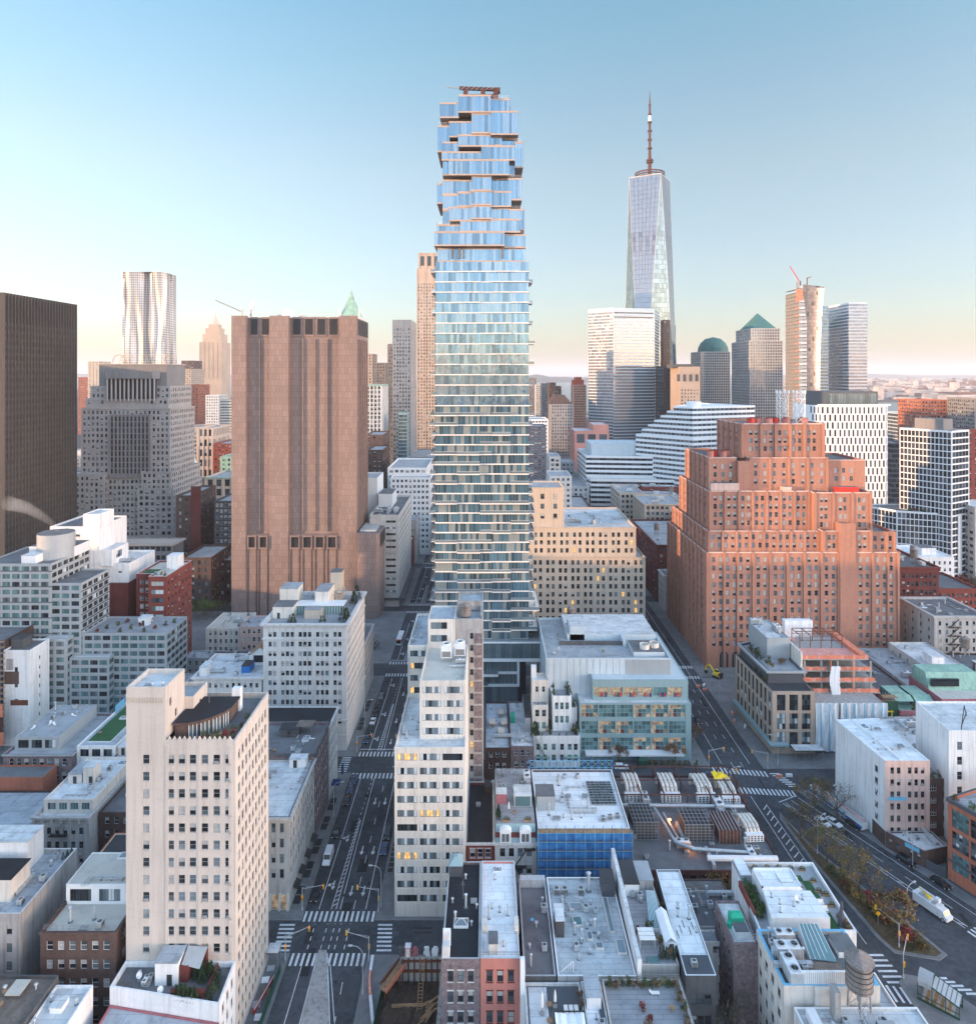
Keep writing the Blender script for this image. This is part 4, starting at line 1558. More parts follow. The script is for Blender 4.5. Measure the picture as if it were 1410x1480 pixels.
b=T.part('ridge_skylight');b.prism(rect(-107.8,-103.6,214,227),16.7,17.5,'clad_teal','clad_teal');b.frustum(rect(-107.4,-104,214.4,226.6),17.5,rect(-106,-105.4,217,224),18.5,'pane_sky')
bulkhead(T,-111.8,-108.6,209,213,16.7,2.4,'cream_smooth','roof_pale',.5)
T.done()
scatter('long blue grey flat roof',(-111,-101,229,245),16.7,'ac2 vent2 hatch',35)
T=bld('shed','low pale roofed shed behind the long loft',(-152,-120.5,176,199),12,'brick_dark','roof_blue',{},par=(.4,.3),seed=16)
railing(T,[(-152,176.4),(-121,176.4),(-121,198.6)],12,1,'steel',2)
T.done()
T=bld('house','small house with an orange rimmed dark roof',(-94.5,-87.6,167.5,175.5),15.5,'cream_smooth','roof_dark',{0:sp(WSASH,n=4,ww=.9,top=1.0,wh=2)},par=(.35,.3),cop='brick_orange',seed=17)
T.done()
T=bld('house','narrow dark house squeezed beside the cream tower',(-86.8,-73,176,190),12.5,'grey_stucco','roof_blue',{0:sp(WSASH,n=5,top=1.2)},par=(.4,.3),seed=18)
T.done()
T=bld('house','low brick house behind the narrow dark house',(-104.5,-88,186,204),14,'brick_brown','roof_mid',{0:sp(WSASH,n=6,top=1.2)},par=(.4,.3),seed=19)
T.done()
scatter('low brick house roof',(-103,-90,188,202),13.6,'vent3 ac2',37)
T=bld('brick_shed','weathered orange brick wall at the left margin',(-150,-128.2,199.5,206),15.5,'brick_orange','roof_mid',{},par=(.4,.3),seed=20)
T.done()
T=bld('loft','patchy whitewashed tower with bricked-up openings',(-171.5,-162.2,245,256),34,'white_paint','roof_mid',{1:dict(c=[5.5],ww=.8,wh=1.4,fh=3.4,top=4),0:dict(c=[4.5],ww=1.2,wh=1.6,fh=5.6,top=6,r=3)},par=(.6,.3),seed=21)
b=T.part('brick_patch');b.box(-171.4,-166,244.94,244.99,22,26.5,'brick_brown');T.part('rusty_beam').box(-169,-162.8,244.94,244.99,14.5,16.4,'rust_steel');T.part('stucco_patch').box(-170.5,-168,244.95,244.99,27,31,'grey_stucco')
bulkhead(T,-170.8,-166.5,248,253,33.4,3.4,'dark_stucco','roof_dark')
T.done()
b=MB()
for x in range(-186,-168,2):
 for y in(241.5,243.2):
  b.tube((x,y,0),(x,y,38),.06,'steel',4)
for z in range(2,39,2):
 b.bar((-186,241.5,z),(-169,241.5,z),.06,.06,'tarp_blue')
 b.box(-186,-169.5,241.6,243.2,z,z+.06,'wood')
for i,z in enumerate(range(2,38,4)):
 b.bar((-186+(i%3)*2,241.5,z),(-180+(i%3)*2,241.5,z+4),.05,.05,'brown_steel')
 b.bar((-176,241.5,z),(-170,241.5,z+4),.05,.05,'brown_steel')
solo('scaffold','blue braced scaffold at the left margin beside the patchy tower','scaffold',b,(-178,242,0))
b=MB()
for k in range(3):
 b.box(-190,-166.5,238-k*.3,238.1-k*.3,4+k*5,8.5+k*5,'net_orange' if k!=1 else 'brown_steel')
solo('safety_net','orange debris netting hung in front of the blue scaffold','netting',b,(-178,238,4))
T=bld('brick_building','dark brick block behind the blue scaffold',(-200,-172,246,266),37,'brick_dark','roof_mid',{0:sp(SASH,n=9,top=2)},seed=22)
T.done()
T=bld('loft','white corner building with arched windows and shopfronts',[(-73,170),(-48.8,170),(-49.2,195.5),(-73,195.5)],23,'grey_stone','roof_pale',{0:dict(cw=2.0,ww=1.0,wh=2.3,fh=3.75,top=1.5,bot=4.5,m=.8,lintel=.1,sill=.12),1:dict(n=10,ww=1.2,wh=2.4,fh=3.75,top=1.5,bot=4.5,m=.8,band=(.35,.25),pier=(.35,.15,2))},par=(.6,.3),cor=[(0,.6,.7),(.6,.5,.35)],cop='dark_stucco',seed=23)
b=T.mb('trim')
for x in(-53.5,-51.2,-49.1):
 b.box(x-.25,x+.25,169.6,170.02,0,4.3,'white_stone')
for x in(-52.3,-50.1):
 g=T.part('shop_window');g.box(x-.75,x+.75,169.93,170.03,.5,3.9,'interior')
b=T.part('awning')
for y in(173,178,184,190):
 b.face([(-48.85,y,3.6),(-47.4,y,2.9),(-47.4,y+3.4,2.9),(-48.85,y+3.4,3.6)],'black_metal')
bulkhead(T,-55.2,-50.6,192.3,195,22.4,2.3,'white_paint','roof_pale',.35)
T.done()
scatter('white corner building roof',(-65,-50,171,191),22.4,'vent3 hatch2 ac skylight',41)
T=bld('loft','brown brick frontage with a cluttered dark roof deck',(-76,-49.1,195.7,213.5),24.5,'brick_purple','roof_mid',{1:dict(n=7,ww=1.2,wh=2.3,fh=3.9,top=2,bot=4.5,fr='frame_white',sill=.1)},par=(.8,.35),cor=[(0,.5,.5,'dark_stucco')],seed=24)
bulkhead(T,-62,-56.5,206,210,23.7,2.2,'dark_stucco','roof_dark',.5)
b=T.part('pergola');b.box(-57.6,-52.6,207.6,211.5,25.9,26.1,'wood_deck')
for x in(-57.4,-52.8):
 for y in(207.8,211.3):b.box(x-.1,x+.1,y-.1,y+.1,23.7,25.9,'wood_deck')
T.done()
scatter('cluttered dark roof deck',(-70,-51,197,206),23.7,'skylight2 vent2 ac2 table lounger3 dish',43)
T=bld('loft','white frontage under a dark steep roof near the second crossing',(-72,-49.2,213.7,226.5),22.8,'white_stone','roof_black',{1:dict(n=5,ww=1.1,wh=2.4,fh=3.9,top=1.4,bot=4.5,sill=.1,lintel=.1),0:None},par=(.1,.2),cor=[(0,.45,.4)],seed=25)
b=T.part('awning');b.box(-49.1,-46.6,216.5,219.5,3.0,3.4,'awning_blue');b.box(-47.2,-46.6,222.6,223.6,3,5.8,'awning_blue')
T.done()
T=bld('shed','low pale roof behind the avenue frontage',(-86,-73.3,196,214),22.6,'grey_stucco','roof_pale',{},par=(.4,.3),seed=26)
T.done()
scatter('low pale roof behind the avenue frontage',(-85,-74,197,213),22.2,'ac2 vent2',45)
FW=dict(ww=1.15,wh=1.75,fh=3.38,grp=[2,3,3,3,2],gap=.75,m=1.6,top=3.0,dep=.3,sill=.1)
T=bld('office_block','white classical block with a garden of penthouses on its roof',(-78.6,-49.4,242,277),44.6,'white_stone','roof_terrace',{0:dict(FW,bot=8),1:dict(n=18,ww=1.15,wh=1.75,fh=3.38,top=3.0,dep=.3,sill=.1,bot=8,m=1.2)},par=(1.1,.4),cor=[(0,.5,.9),(.5,.5,.45),(5.2,.4,.35),(33.6,.5,.4)],seed=27)
b=T.mb('trim')
for k in range(6):
 x=-78.6+.3+k*(29.2-.6)/5
 if 0<k<5:b.box(x-.3,x+.3,241.86,242.02,11,41,'white_stone')
for k,x in enumerate((-72.2,-64.1,-56)):
 g=T.part('arched_window')
 n=8
 pts=[(x+2.4*cos(pi*i/n),241.94,9.0+1.4*sin(pi*i/n))for i in range(n+1)]
 g.face([(x-2.4,241.94,6.2),(x+2.4,241.94,6.2)]+pts,'pane_dark')
 for q in(-.8,.8):g.box(x+q-.06,x+q+.06,241.88,241.95,6.2,10.1,'frame_grey')
 g2=T.part('shop_window');g2.box(x-2.4,x+2.4,241.92,242.03,.8,4.8,'pane_dark')
T.mb('trim').box(-78.8,-49.2,241.8,242.02,5.2,5.7,'white_stone')
bulkhead(T,-77.8,-70.5,250,257,43.5,4.2,'cream_smooth','roof_mid',.3)
bulkhead(T,-77.6,-71,258,266,43.5,8.2,'cream_smooth','roof_grey',.4)
bulkhead(T,-66.2,-60.4,249.5,253.5,43.5,3.2,'buff','roof_terrace')
bulkhead(T,-64.5,-59.5,258,268,43.5,7.2,'cream_smooth','roof_terrace',.3)
bulkhead(T,-61,-56.8,268,273,43.5,11.5,'buff','roof_mid',.3)
b=T.part('conservatory');b.box(-70.4,-53.2,254.4,260,43.5,46.6,'pane_green','roof_terrace')
for k in range(18):b.box(-70.4+k,-70.3+k,254.3,254.42,43.5,46.5,'frame_white')
b.box(-70.6,-53,254.2,260.2,46.6,46.9,'clad_white')
railing(T,[(-58,262),(-52,262),(-52,276)],46.9,1.1,'steel',2)
T.done()
wc='roof garden of the white classical block'
for k,(kind,x,y,h)in enumerate((('ever',-69,245,3.6),('ever',-70.4,246,2.8),('bush',-59.5,245.2,2.4),('bush',-57.8,245.6,2.6),('ever',-51.8,247,5.2),('ever',-50.9,249,4.4),('ever',-50.8,268,6.5),('ever',-51.6,266,5),('lime',-63,261,2),('bush',-58.6,262,2),('bush',-55.5,263,1.8))):
 shrub(kind,x,y,43.5,h,('bushy evergreen','tall evergreen','leafy shrub')[k%3]+' on the %s, %s'%(wc,('front left','front left corner','front centre','front right of centre','street corner','street side','far street side','far street corner','middle','middle right','inner right')[k]),'roof garden shrubs',h*.3)
scatter(wc,(-68,-56,262,275),46.9,'ac3 dish2 parasol table vent',47)
T=bld('annex','low wing behind the white classical block on the avenue',(-74,-49.6,277.3,300),23.5,'grey_stone','roof_mid',{1:sp(SASH,n=9,top=1.6,fh=3.6,bot=4)},par=(.8,.3),cor=[(0,.4,.4)],seed=28)
T.done()
scatter('low wing behind the white classical block',(-72,-51,279,298),22.7,'planter4 ac2 duct',49)
T=bld('loft','white low building with round arched attic windows',(-103,-79.2,242,262),25.8,'white_stone','roof_pale',{0:dict(n=11,ww=1.0,wh=1.7,fh=3.6,top=2.0,sill=.1,lintel=.12)},par=(.7,.35),cor=[(0,.5,.7),(.5,.4,.4)],seed=29)
bulkhead(T,-101.5,-99.2,243.5,249,25.1,3.4,'white_paint','roof_pale')
bulkhead(T,-88,-85,247,252,25.1,2.4,'tarp_blue','roof_dark')
b=T.part('gable')
b.prism([(-87.5,254),(-80,254),(-80,261.5),(-87.5,261.5)],25.1,28.5,'clad_white','roof_mid')
b.face([(-87.5,253.98,28.5),(-80,253.98,28.5),(-83.75,253.98,31.5)],'clad_white')
b.face([(-88,253.5,28.3),(-83.75,253.5,31.8),(-83.75,262,31.8),(-88,262,28.3)],'wood')
b.face([(-83.75,253.5,31.8),(-79.6,253.5,28.3),(-79.6,262,28.3),(-83.75,262,31.8)],'wood')
b.box(-86,-81.5,253.9,253.97,26,28.6,'pane_dark')
T.done()
scatter('white low building with arched attic',(-100,-88,244,261),25.1,'duct2 ac4 vent3 rtu',51)
for i,(x0,x1,y0,y1,h,wl,rf,lb)in enumerate(((-125,-103.5,250,268,16,'grey_stucco','roof_grey','flat grey roofed shop row behind the cream tower'),(-112,-89,268.5,284,18,'brick_purple','roof_dark','low dark roof crowded with ducts'),(-88.6,-75.4,278,299,19,'brick_deep','roof_mid','low maroon shop building beside the classical block'),(-112,-101.2,312,326,18,'pink_paint','roof_blue','small pink house with white windows'),(-128.5,-112.4,315,336,16,'cream_smooth','roof_beige','low cream shop with a tan roof'),(-101,-84,316,336,16.5,'brick_brown','roof_mid','low brown building next to the pink house'),(-128,-112.6,292,300,12,'clad_grey','roof_blue','low grey shed by the dark parking lot'))):
 T=bld('shop_building' if i!=3 else 'house',lb,(x0,x1,y0,y1),h,wl,rf,{0:sp(WSASH,top=1.3),1:sp(WSASH,top=1.3)},par=(.5,.3),seed=30+i)
 T.done()
 scatter(lb,(x0+1,x1-1,y0+1,y1-1),h-.5,'ac3 vent2 '+('duct2 rtu','duct3 stack2','ac2','','rtu','skylight','hatch')[i],60+i)
VARS['in']='iiiig'
VARS['loft']='bbbmmhlldbm'
RB=dict(n=3,fill=.65,ww=1,wh=1.68,fh=3.43,m=.35,top=1.5,dep=.18,st='ribbon:6',fr='frame_dark',var='loft',bot=2.2)
T=bld('office_loft','tall white loft block with ribbon windows and stepped roof terraces',(-22.7,-5.5,168,221),41.2,'cream_smooth','roof_pale',{0:dict(RB,band=(.22,.05)),3:dict(n=8,ww=1.5,wh=1.68,fh=3.43,top=1.5,dep=.2)},par=(.7,.35),seed=40)
tier(T,(-17.1,-5.6,173,196),40.5,55.2,'cream_smooth','roof_beige',{0:dict(RB,n=2,bot=.5,band=(.2,.05)),3:dict(n=3,ww=1.5,wh=1.68,fh=3.43,top=1.5,bot=.5)},par=(.8,.35))
tier(T,(-22.6,-17.0,195,221),40.5,55.4,'cream_smooth','roof_blue',{0:dict(RB,n=1,bot=.5,st='ribbon:4',band=(.2,.05)),3:dict(n=6,ww=1.5,wh=1.68,fh=3.43,top=1.5,bot=.5)},par=(.7,.35))
tier(T,(-17.0,-9.2,195.5,207),54.4,62.6,'cream_smooth','roof_blue',{0:dict(c=[3.1],ww=4.6,wh=1.9,fh=3.6,top=.9,bot=.3,st='ribbon:3',fr='frame_dark',var='dark')},par=(.4,.3))
tier(T,(-9.2,-1.4,196.3,221),0,62.4,'concrete','roof_blue',{0:dict(c=[4.55],ww=.95,wh=1.7,fh=3.43,top=4,dep=.2,fr='frame_dark',var='rare')},par=(.8,.35))
for k in range(15):
 z=57.4-k*3.43
 b=T.part('infill_panel')
 b.box(-3.9,-1.7,196.24,196.42,z-1.9,z+.9,'brick_purple')
b=T.part('tank_enclosure');b.box(-9.0,-1.6,205,206,62.0,64.6,'concrete');b.box(-2.2,-1.6,199,205,61.6,63.2,'concrete')
T.done()
put('tank',-6.6,200.4,59.6,'in the corner of the white ribbon-window loft roof',.3,(1,1,.78))
for k,(x,y)in enumerate(((-11.2,187),(-7.6,188.5))):
 b=MB()
 e=empty('cooling_tower','white boxy cooling tower on the white loft roof, %s one'%('avenue side','inner')[k],'cooling tower',(x,y,54.4),'cooling towers of the white loft')
 b.box(x-1.4,x+1.4,y-1.3,y+1.3,55.6,58.8,'clad_white');b.obj('casing',e,(x,y,54.4))
 b=MB();ring(b,x,y,58.8,.95,1.1,.5,'clad_white');b.cyl(x,y,58.8,58.9,.95,n=16,m='black_metal');b.obj('fan',e,(x,y,54.4))
 b=MB()
 for i in range(7):b.box(x-1.2,x+1.2,y-1.36,y-1.3,55.9+i*.22,56.02+i*.22,'frame_dark')
 b.obj('louvre',e,(x,y,54.4))
 b=MB()
 for a in(-1.2,1.2):
  for c in(-1.1,1.1):b.box(x+a-.1,x+a+.1,y+c-.1,y+c+.1,54.4,55.6,'steel')
 b.obj('stand',e,(x,y,54.4))
put('duct',-8.2,182.5,54.4,'between the cooling towers of the white loft',0,.7)
put('rtu',-7.4,185,54.4,'in front of the cooling towers of the white loft',0,.6)
scatter('lower terrace of the white loft',(-22,-18,172,193),40.5,'vent4 stack2',71)
scatter('upper roof of the white loft',(-22,-18,198,219),54.7,'vent2 hatch',72)
def stacked_tower():
 T=Thing('glass_tower','tall glass residential tower of offset stacked boxes','skyscraper',(-2.5,288,0),seed=56)
 rr=random.Random(56)
 x0,x1,y0,y1=-21.0,16.3,275.0,302.0
 core=T.mb('core')
 core.box(x0+1.2,x1-1.2,y0+1.6,y1-1,0,176,'curtain_dark')
 core.box(-14,9,y0+4.2,y1-3,176,240,'soffit')
 def glassbox(xa,xb,ya,yb,za,zb,pw=1.25,g='tower_glass',name='glazing'):
  b=T.part(name)
  for(p0,p1)in(((xa,ya),(xb,ya)),((xb,ya),(xb,yb)),((xa,yb),(xa,ya))):
   L=hypot(p1[0]-p0[0],p1[1]-p0[1])
   d=((p1[0]-p0[0])/L,(p1[1]-p0[1])/L)
   nn=(d[1],-d[0])
   cuts=[0]
   while cuts[-1]<L-pw*.7:cuts.append(cuts[-1]+pw*rr.uniform(.6,1.35))
   cuts=[q*L/cuts[-1]for q in cuts]
   for i in range(len(cuts)-1):
    a,c=cuts[i],cuts[i+1]
    t0,t1=rr.uniform(-.035,.035),rr.uniform(-.035,.035)
    q=[]
    for s,z,o in((a+.05,za,t0),(c-.05,za,t1),(c-.05,zb,t1+rr.uniform(-.03,.03)),(a+.05,zb,t0+rr.uniform(-.03,.03))):
     q.append((p0[0]+d[0]*s+nn[0]*o,p0[1]+d[1]*s+nn[1]*o,z))
    b.face(q,g)
    if i:
     b.wallbox(p0,d,a-.035,a+.035,-.05,.05,za,zb,'frame_grey')
  return b
 z=176.5
 k=0
 bays=[x0,-12.2,-3.2,1.5,9.0,x1]
 while z>27:
  fh=4.1 if z>122 else 3.88
  zb=z-fh
  up=z>122
  glassbox(x0+.15,x1-.15,y0+.15,y1,zb+.4,z,1.25,'tower_glass' if up else 'tower_glass_low')
  s=T.part('floor_slab')
  s.box(x0-.12,x1+.12,y0-.12,y1,zb-.02,zb+.38,'slab_edge')
  for i in range(5):
   p=rr.choice((0,0,.3,.5,.8)if up else(.3,.5,.7,1.0,1.7))
   if p:
    s.box(bays[i],bays[i+1],y0-p,y0+.1,zb+.01*i,zb+.4+.01*i,'slab_edge')
    if p>.8:
     r_=T.part('balcony_railing')
     r_.box(bays[i]+.05,bays[i+1]-.05,y0-p+.04,y0-p+.08,zb+.5,zb+1.4,'pane_sky')
     r_.box(bays[i]+.05,bays[i+1]-.05,y0-p+.02,y0-p+.1,zb+1.4,zb+1.46,'frame_white')
  for side in(-1,1):
   if(k+(side>0))%2==0 or(not up and rr.random()<.75):
    pr=rr.uniform(1.3,2.3)
    ya,yb=y0+rr.choice((-.4,1,3)),y0+rr.choice((9,13,18))
    xa,xb=(x0-pr,x0+.1)if side<0 else(x1-.1,x1+pr)
    s2=T.part('balcony')
    s2.box(xa,xb,ya,yb,zb,zb+.3,'slab_edge')
    xo=xa if side<0 else xb-.05
    s2.box(xo,xo+.05,ya,yb,zb+.3,zb+1.35,'pane_sky')
    s2.box(xa,xb,ya,ya+.05,zb+.3,zb+1.35,'pane_sky')
  z=zb
  k+=1
 rows=[(230,405,140,236,1.0),(132,232,178,262,.4),(403,506,150,240,-1.0),(403,550,228,356,1.3),(300,406,236,346,.6),(180,304,275,362,-.3),(118,184,296,440,-.7),(228,408,348,414,.2),(145,232,385,452,-.2),(404,465,352,408,-.5),(460,546,356,424,-2.2),(532,577,382,522,-1.0),(352,532,410,492,.9),(140,358,438,488,0),(145,184,450,566,-.5),(178,502,488,574,1.9),(498,534,490,562,-2.4),(115,148,606,716,-.9),(143,236,588,670,-.3),(230,306,590,660,-.1),(300,408,572,654,1.0),(402,504,576,652,-1.7),(496,570,582,702,.4),(145,236,666,752,-.2),(230,306,656,736,.15),(300,410,650,730,.9),(404,514,652,738,.5),(145,186,748,832,-.35),(180,306,734,812,0),(300,408,728,804,.7),(402,506,736,804,-.6),(500,583,746,862,.2),(115,244,828,872,-.4),(238,408,806,872,.25),(402,562,802,876,1.0),(103,477,872,950,2.0),(473,590,882,956,.3),(116,588,952,1030,-.5)]
 for i,(a,c,t_,u_,p)in enumerate(rows):
  xa,xb=(a/3.7-105)*.275,(c/3.7-105)*.275
  zt,zb=253-t_*.0743,253-u_*.0743
  ya,yb=y0-p+.003*i,y1-4+p-.003*i
  b=T.part('stacked_box')
  b.box(xa,xb,ya,yb,zb,zb+.62,'slab_tan','roof_grey')
  b.box(xa,xb,ya,yb,zt-.7,zt,'slab_tan','roof_grey')
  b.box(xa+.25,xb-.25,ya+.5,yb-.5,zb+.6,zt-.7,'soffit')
  glassbox(xa+.04,xb-.04,ya+.06,yb,zb+.62,zt-.7,1.05)
  if i in(2,6,11,17,22,31,32,36):
   railing(T,[(xa,yb),(xa,ya+.1),(xb,ya+.1),(xb,yb)],zt,1.1,'frame_white',1.4,'roof_railing',2)
 for x in(-14.5,-11.6,-10,5.4):
  T.part('column').box(x,x+.7,y0-.2,y0+.5,178,183,'soffit')
 b=T.part('podium');b.box(-8,21.0,272.2,300,18.6,19.8,'clad_white','roof_pale');b.box(-8,21.0,272.2,300,25.8,26.5,'clad_white','roof_terrace')
 glassbox(-7.8,20.8,272.6,299,19.8,25.8,2.1,'curtain_teal')
 for z in(8.2,13.2):b.box(-8,12.4,273.4,299,z,z+.8,'clad_white')
 b.box(-8,4,271.6,274,12.9,13.9,'clad_white');b.box(11.5,12.4,272.6,274,9,18.6,'clad_white')
 glassbox(-7.8,12,274.0,299,0.2,8.2,2.1,'curtain_teal')
 glassbox(-7.8,12,274.2,299,9.0,13.2,2.1,'curtain_teal')
 glassbox(-7.8,11.5,274.1,299,14.0,18.6,2.1,'curtain_teal')
 b=T.part('balcony_railing');b.box(-7.9,4,271.62,271.68,13.9,15.1,'pane_sky');b.box(-5,0,272.6,272.66,9,10.2,'pane_sky')
 for j,(zz,xe)in enumerate(((30.4,19.6),(34.3,18.6),(38.2,20.4),(42.1,18.4))):
  s2=T.part('balcony');s2.box(16.2,xe,274,296,zz,zz+.4,'slab_edge');s2.box(9,xe,273.4,275.1,zz,zz+.38,'slab_edge')
  s2.box(9.05,xe-.05,273.44,273.48,zz+.4,zz+1.5,'pane_sky')
 T.done()
stacked_tower()
b=MB()
e=empty('cleaning_rig','brown window cleaning crane lying along the summit of the stacked glass tower','crane',(-3,279,242.5))
w=(-3,279,242.5)
b=MB()
for x in(-9,-2,3):b.box(x-.9,x+.9,278,280,241.5,246.2,'brown_steel')
b.box(-9.9,4.2,277.8,280.2,243.4,244.3,'brown_steel');b.obj('cradle',e,w)
b=MB();b.bar((-11.5,279,247.2),(3.5,279,246.6),1.1,1.2,'brown_steel');b.bar((-16.8,279,247.6),(-11.5,279,247.3),.35,.35,'steel');b.box(2.2,4.9,278.2,279.8,245.2,247.2,'brown_steel')
for x in range(-11,3,2):b.bar((x,278.3,246.2),(x+2,278.3,247.8),.15,.15,'steel')
b.obj('jib',e,w)
for k,(x,y,z)in enumerate(((17.6,284,30.8),(17.2,280,34.7),(18.6,278,38.6))):
 shrub('ever',x,y,z,1.8,'potted evergreen on a low balcony of the stacked glass tower, %s level'%('lowest','middle','highest')[k],'balcony evergreens')
T=bld('townhouse','red brick building with arched windows under a long black roof',(-5.3,1.5,170.5,195.6),16.4,'brick_red','roof_black',{0:dict(n=3,ww=1.35,wh=2.2,fh=4.2,top=1.5,m=.6,lintel=.16,sill=.12,fr='frame_white',trim='white_stone')},par=(.5,.3),cor=[(0,.45,.45,'white_stone')],cop='dark_stucco',seed=42)
b=T.part('rear_terrace');b.box(-1,.8,191,194.5,15.9,17.8,'brick_dark','roof_dark')
T.done()
put('hatch',-2.6,186,15.9,'on the long black roof of the arched red brick building')
T=bld('townhouse','pale stone house with a slate mansard and two white dormers',(1.7,12.0,170.2,196),16.6,'white_stone','roof_terrace',{0:dict(n=4,ww=1.25,wh=2.2,fh=4.2,top=1.3,m=.8,lintel=.14,sill=.12)},par=(.2,.2),cor=[(0,.45,.5)],seed=43)
b=T.part('mansard')
b.frustum(rect(1.8,11.9,170.3,195.8),16.6,rect(2.0,11.7,171.7,195.6),20.3,'clad_teal','roof_terrace')
b=T.part('slate_band');b.frustum(rect(1.76,11.94,170.55,171.4),17.6,rect(1.86,11.84,170.85,171.6),18.6,'brick_deep')
for x in(4.3,9.2):
 d=T.part('dormer')
 d.box(x-1.35,x+1.35,169.9,172.4,16.7,19.3,'white_trim')
 n=8
 arc=[(x+1.5*cos(pi*i/n),19.3+.75*sin(pi*i/n))for i in range(n+1)]
 d.face([(px_,169.85,pz)for px_,pz in arc],'white_trim')
 for(xa,za),(xb,zb)in zip(arc,arc[1:]):d.face([(xa,169.85,za),(xb,169.85,zb),(xb,172.4,zb),(xa,172.4,za)][::-1],'white_trim')
 for q in(-.5,.5):
  w=T.part('dormer_window');w.box(x+q-.38,x+q+.38,169.84,169.92,17.0,18.9,'pane_dark');w.box(x+q-.04,x+q+.04,169.8,169.86,17,18.9,'frame_white')
fe=T.part('fire_escape')
fe.box(8.8,11.6,169.2,170.2,15.2,15.3,'black_metal');fe.bar((6.4,169.5,11),(9.4,169.5,15.2),.6,.08,'black_metal');fe.box(6.4,9.4,169.2,170.2,10.9,11,'black_metal');fe.bar((9.4,169.5,7),(6.6,169.5,11),.6,.08,'black_metal')
bulkhead(T,2.2,4.8,179.5,182,20.3,2.6,'rose_paint','roof_pale')
bulkhead(T,6.8,11.2,178.5,183,20.3,2.8,'clad_white','roof_pale')
b=T.part('glass_wall');b.box(7,11,178.42,178.5,20.4,22.9,'pane_green')
T.done()
pr='terrace behind the two white dormers'
put('parasol',5.3,176.2,20.3,'on the '+pr);put('table',6.6,175.4,20.3,'on the '+pr);put('planter',9.9,172.6,20.3,'on the %s, street edge'%pr);put('planter',4.6,172.6,20.3,'on the %s, dormer side'%pr)
for k in range(3):shrub('ever',2.6,173.2+k*1.1,20.3,2.6,'evergreen against the party wall of the '+pr,'evergreens behind the dormers')
scatter('rear half of the mansard roof',(2.4,11.5,184,195),20.3,'ac6 vent3 rtu',73)
b=MB()
T=bld('office_loft','building wrapped in blue scaffold netting under a broad white roof',(12.3,35.0,170.6,196),19.8,'brick_dark','roof_white',{0:sp(SASH,n=8,top=2)},par=(.5,.3),cop='white_trim',seed=44)
bulkhead(T,12.6,17.2,178.5,183.5,19.3,3.6,'clad_grey','roof_mid')
T.done()
e=empty('scaffold','street scaffold draped in bright blue debris netting','scaffold',(23.6,169.4,0))
b=MB()
n=40
for i in range(n):
 xa,xb=12.1+23*i/n,12.1+23*(i+1)/n
 for j in range(36):
  za,zb=.3+19.8*j/36,.3+19.8*(j+1)/36
  f=lambda x,z:168.5+.10*sin(x*1.9+z*.4)+.14*cos(z*2.856)+.06*sin(x*5.3)
  b.face([(xa,f(xa,za),za),(xb,f(xb,za),za),(xb,f(xb,zb),zb),(xa,f(xa,zb),zb)],'mesh_blue')
b.obj('netting',e,(23.6,169.4,0))
b=MB()
for i in range(11):
 x=12.1+2.3*i
 b.tube((x,168.1,0),(x,168.1,21),.06,'sign_blue',5);b.tube((x,169.9,0),(x,169.9,21),.06,'tarp_blue',5)
 if i<10:
  for j in range(9):
   b.bar((x,168.16,.5+2.2*j),(x+2.3,168.16,2.7+2.2*j),.045,.04,'tarp_blue')
for j in range(10):b.bar((12.1,168.12,.4+2.2*j),(35.1,168.12,.4+2.2*j),.06,.06,'sign_blue')
b.obj('frame',e,(23.6,169.4,0))
b=MB()
for j in range(1,10):b.box(12.1,35.1,168.4,169.9,.3+2.2*j,.36+2.2*j,'wood')
b.obj('deck',e,(23.6,169.4,0))
e=empty('scaffold','open blue lattice scaffold along the rear of the broad white roof','scaffold',(22,197,0))
b=MB()
for i in range(13):
 x=11.5+2.0*i
 for y in(196.6,198):b.tube((x,y,0),(x,y,22.6),.06,'tarp_blue',5)
 if i<12:
  for j in range(11):
   b.bar((x,196.6,2*j),(x+2,196.6,2*j+2),.07,.07,'sign_blue');b.bar((x+2,196.6,2*j),(x,196.6,2*j+2),.07,.07,'sign_blue')
for j in range(1,12):b.bar((11.5,196.6,2*j),(35.5,196.6,2*j),.08,.08,'sign_blue')
b.obj('frame',e,(22,197,0))
scatter('broad white roof',(14,27,173,194),19.3,'vent8 stack4 hatch3 ac4 duct',75)
e=empty('solar_panel_array','dark grid of tilted panels on the broad white roof','solar panels',(30.5,186,19.3))
for i in range(9):
 b=MB()
 for j in range(6):
  b.bar((27+j*1.12,181+i*1.15,19.6),(28.02+j*1.12,181+i*1.15,19.6),.9,.05,'curtain_dark')
  b.bar((27+j*1.12,180.56+i*1.15,19.62),(28.02+j*1.12,180.56+i*1.15,19.62),.08,.08,'clad_grey')
 b.obj('panel_row',e,(30.5,186,19.3))
for k in range(3):put('ac',29+k*1.9,174.4+k*.5,19.3,'at the broad white roof corner, number %d'%(k+1))
T=bld('plant_building','low building crammed with cooling ducts, pipes and brown steel frames',(35.4,73.5,170.5,211),9.5,'brown_steel','roof_mid',{0:dict(n=14,ww=1.6,wh=3.2,fh=4,top=1.2,st='grid:3:1',var='dark')},par=(.6,.3),seed=45)
fr=T.part('steel_frame')
for x in(37,43.5,50,56.5,63,69.5,73):
 fr.bar((x,196,12.6),(x,210,12.6),.3,.35,'brown_steel')
 for y in(196,203,210):fr.bar((x,y,9),(x,y,12.6),.3,.3,'brown_steel')
for y in(196,203,210):fr.bar((37,y,12.7),(73,y,12.7),.25,.3,'brown_steel')
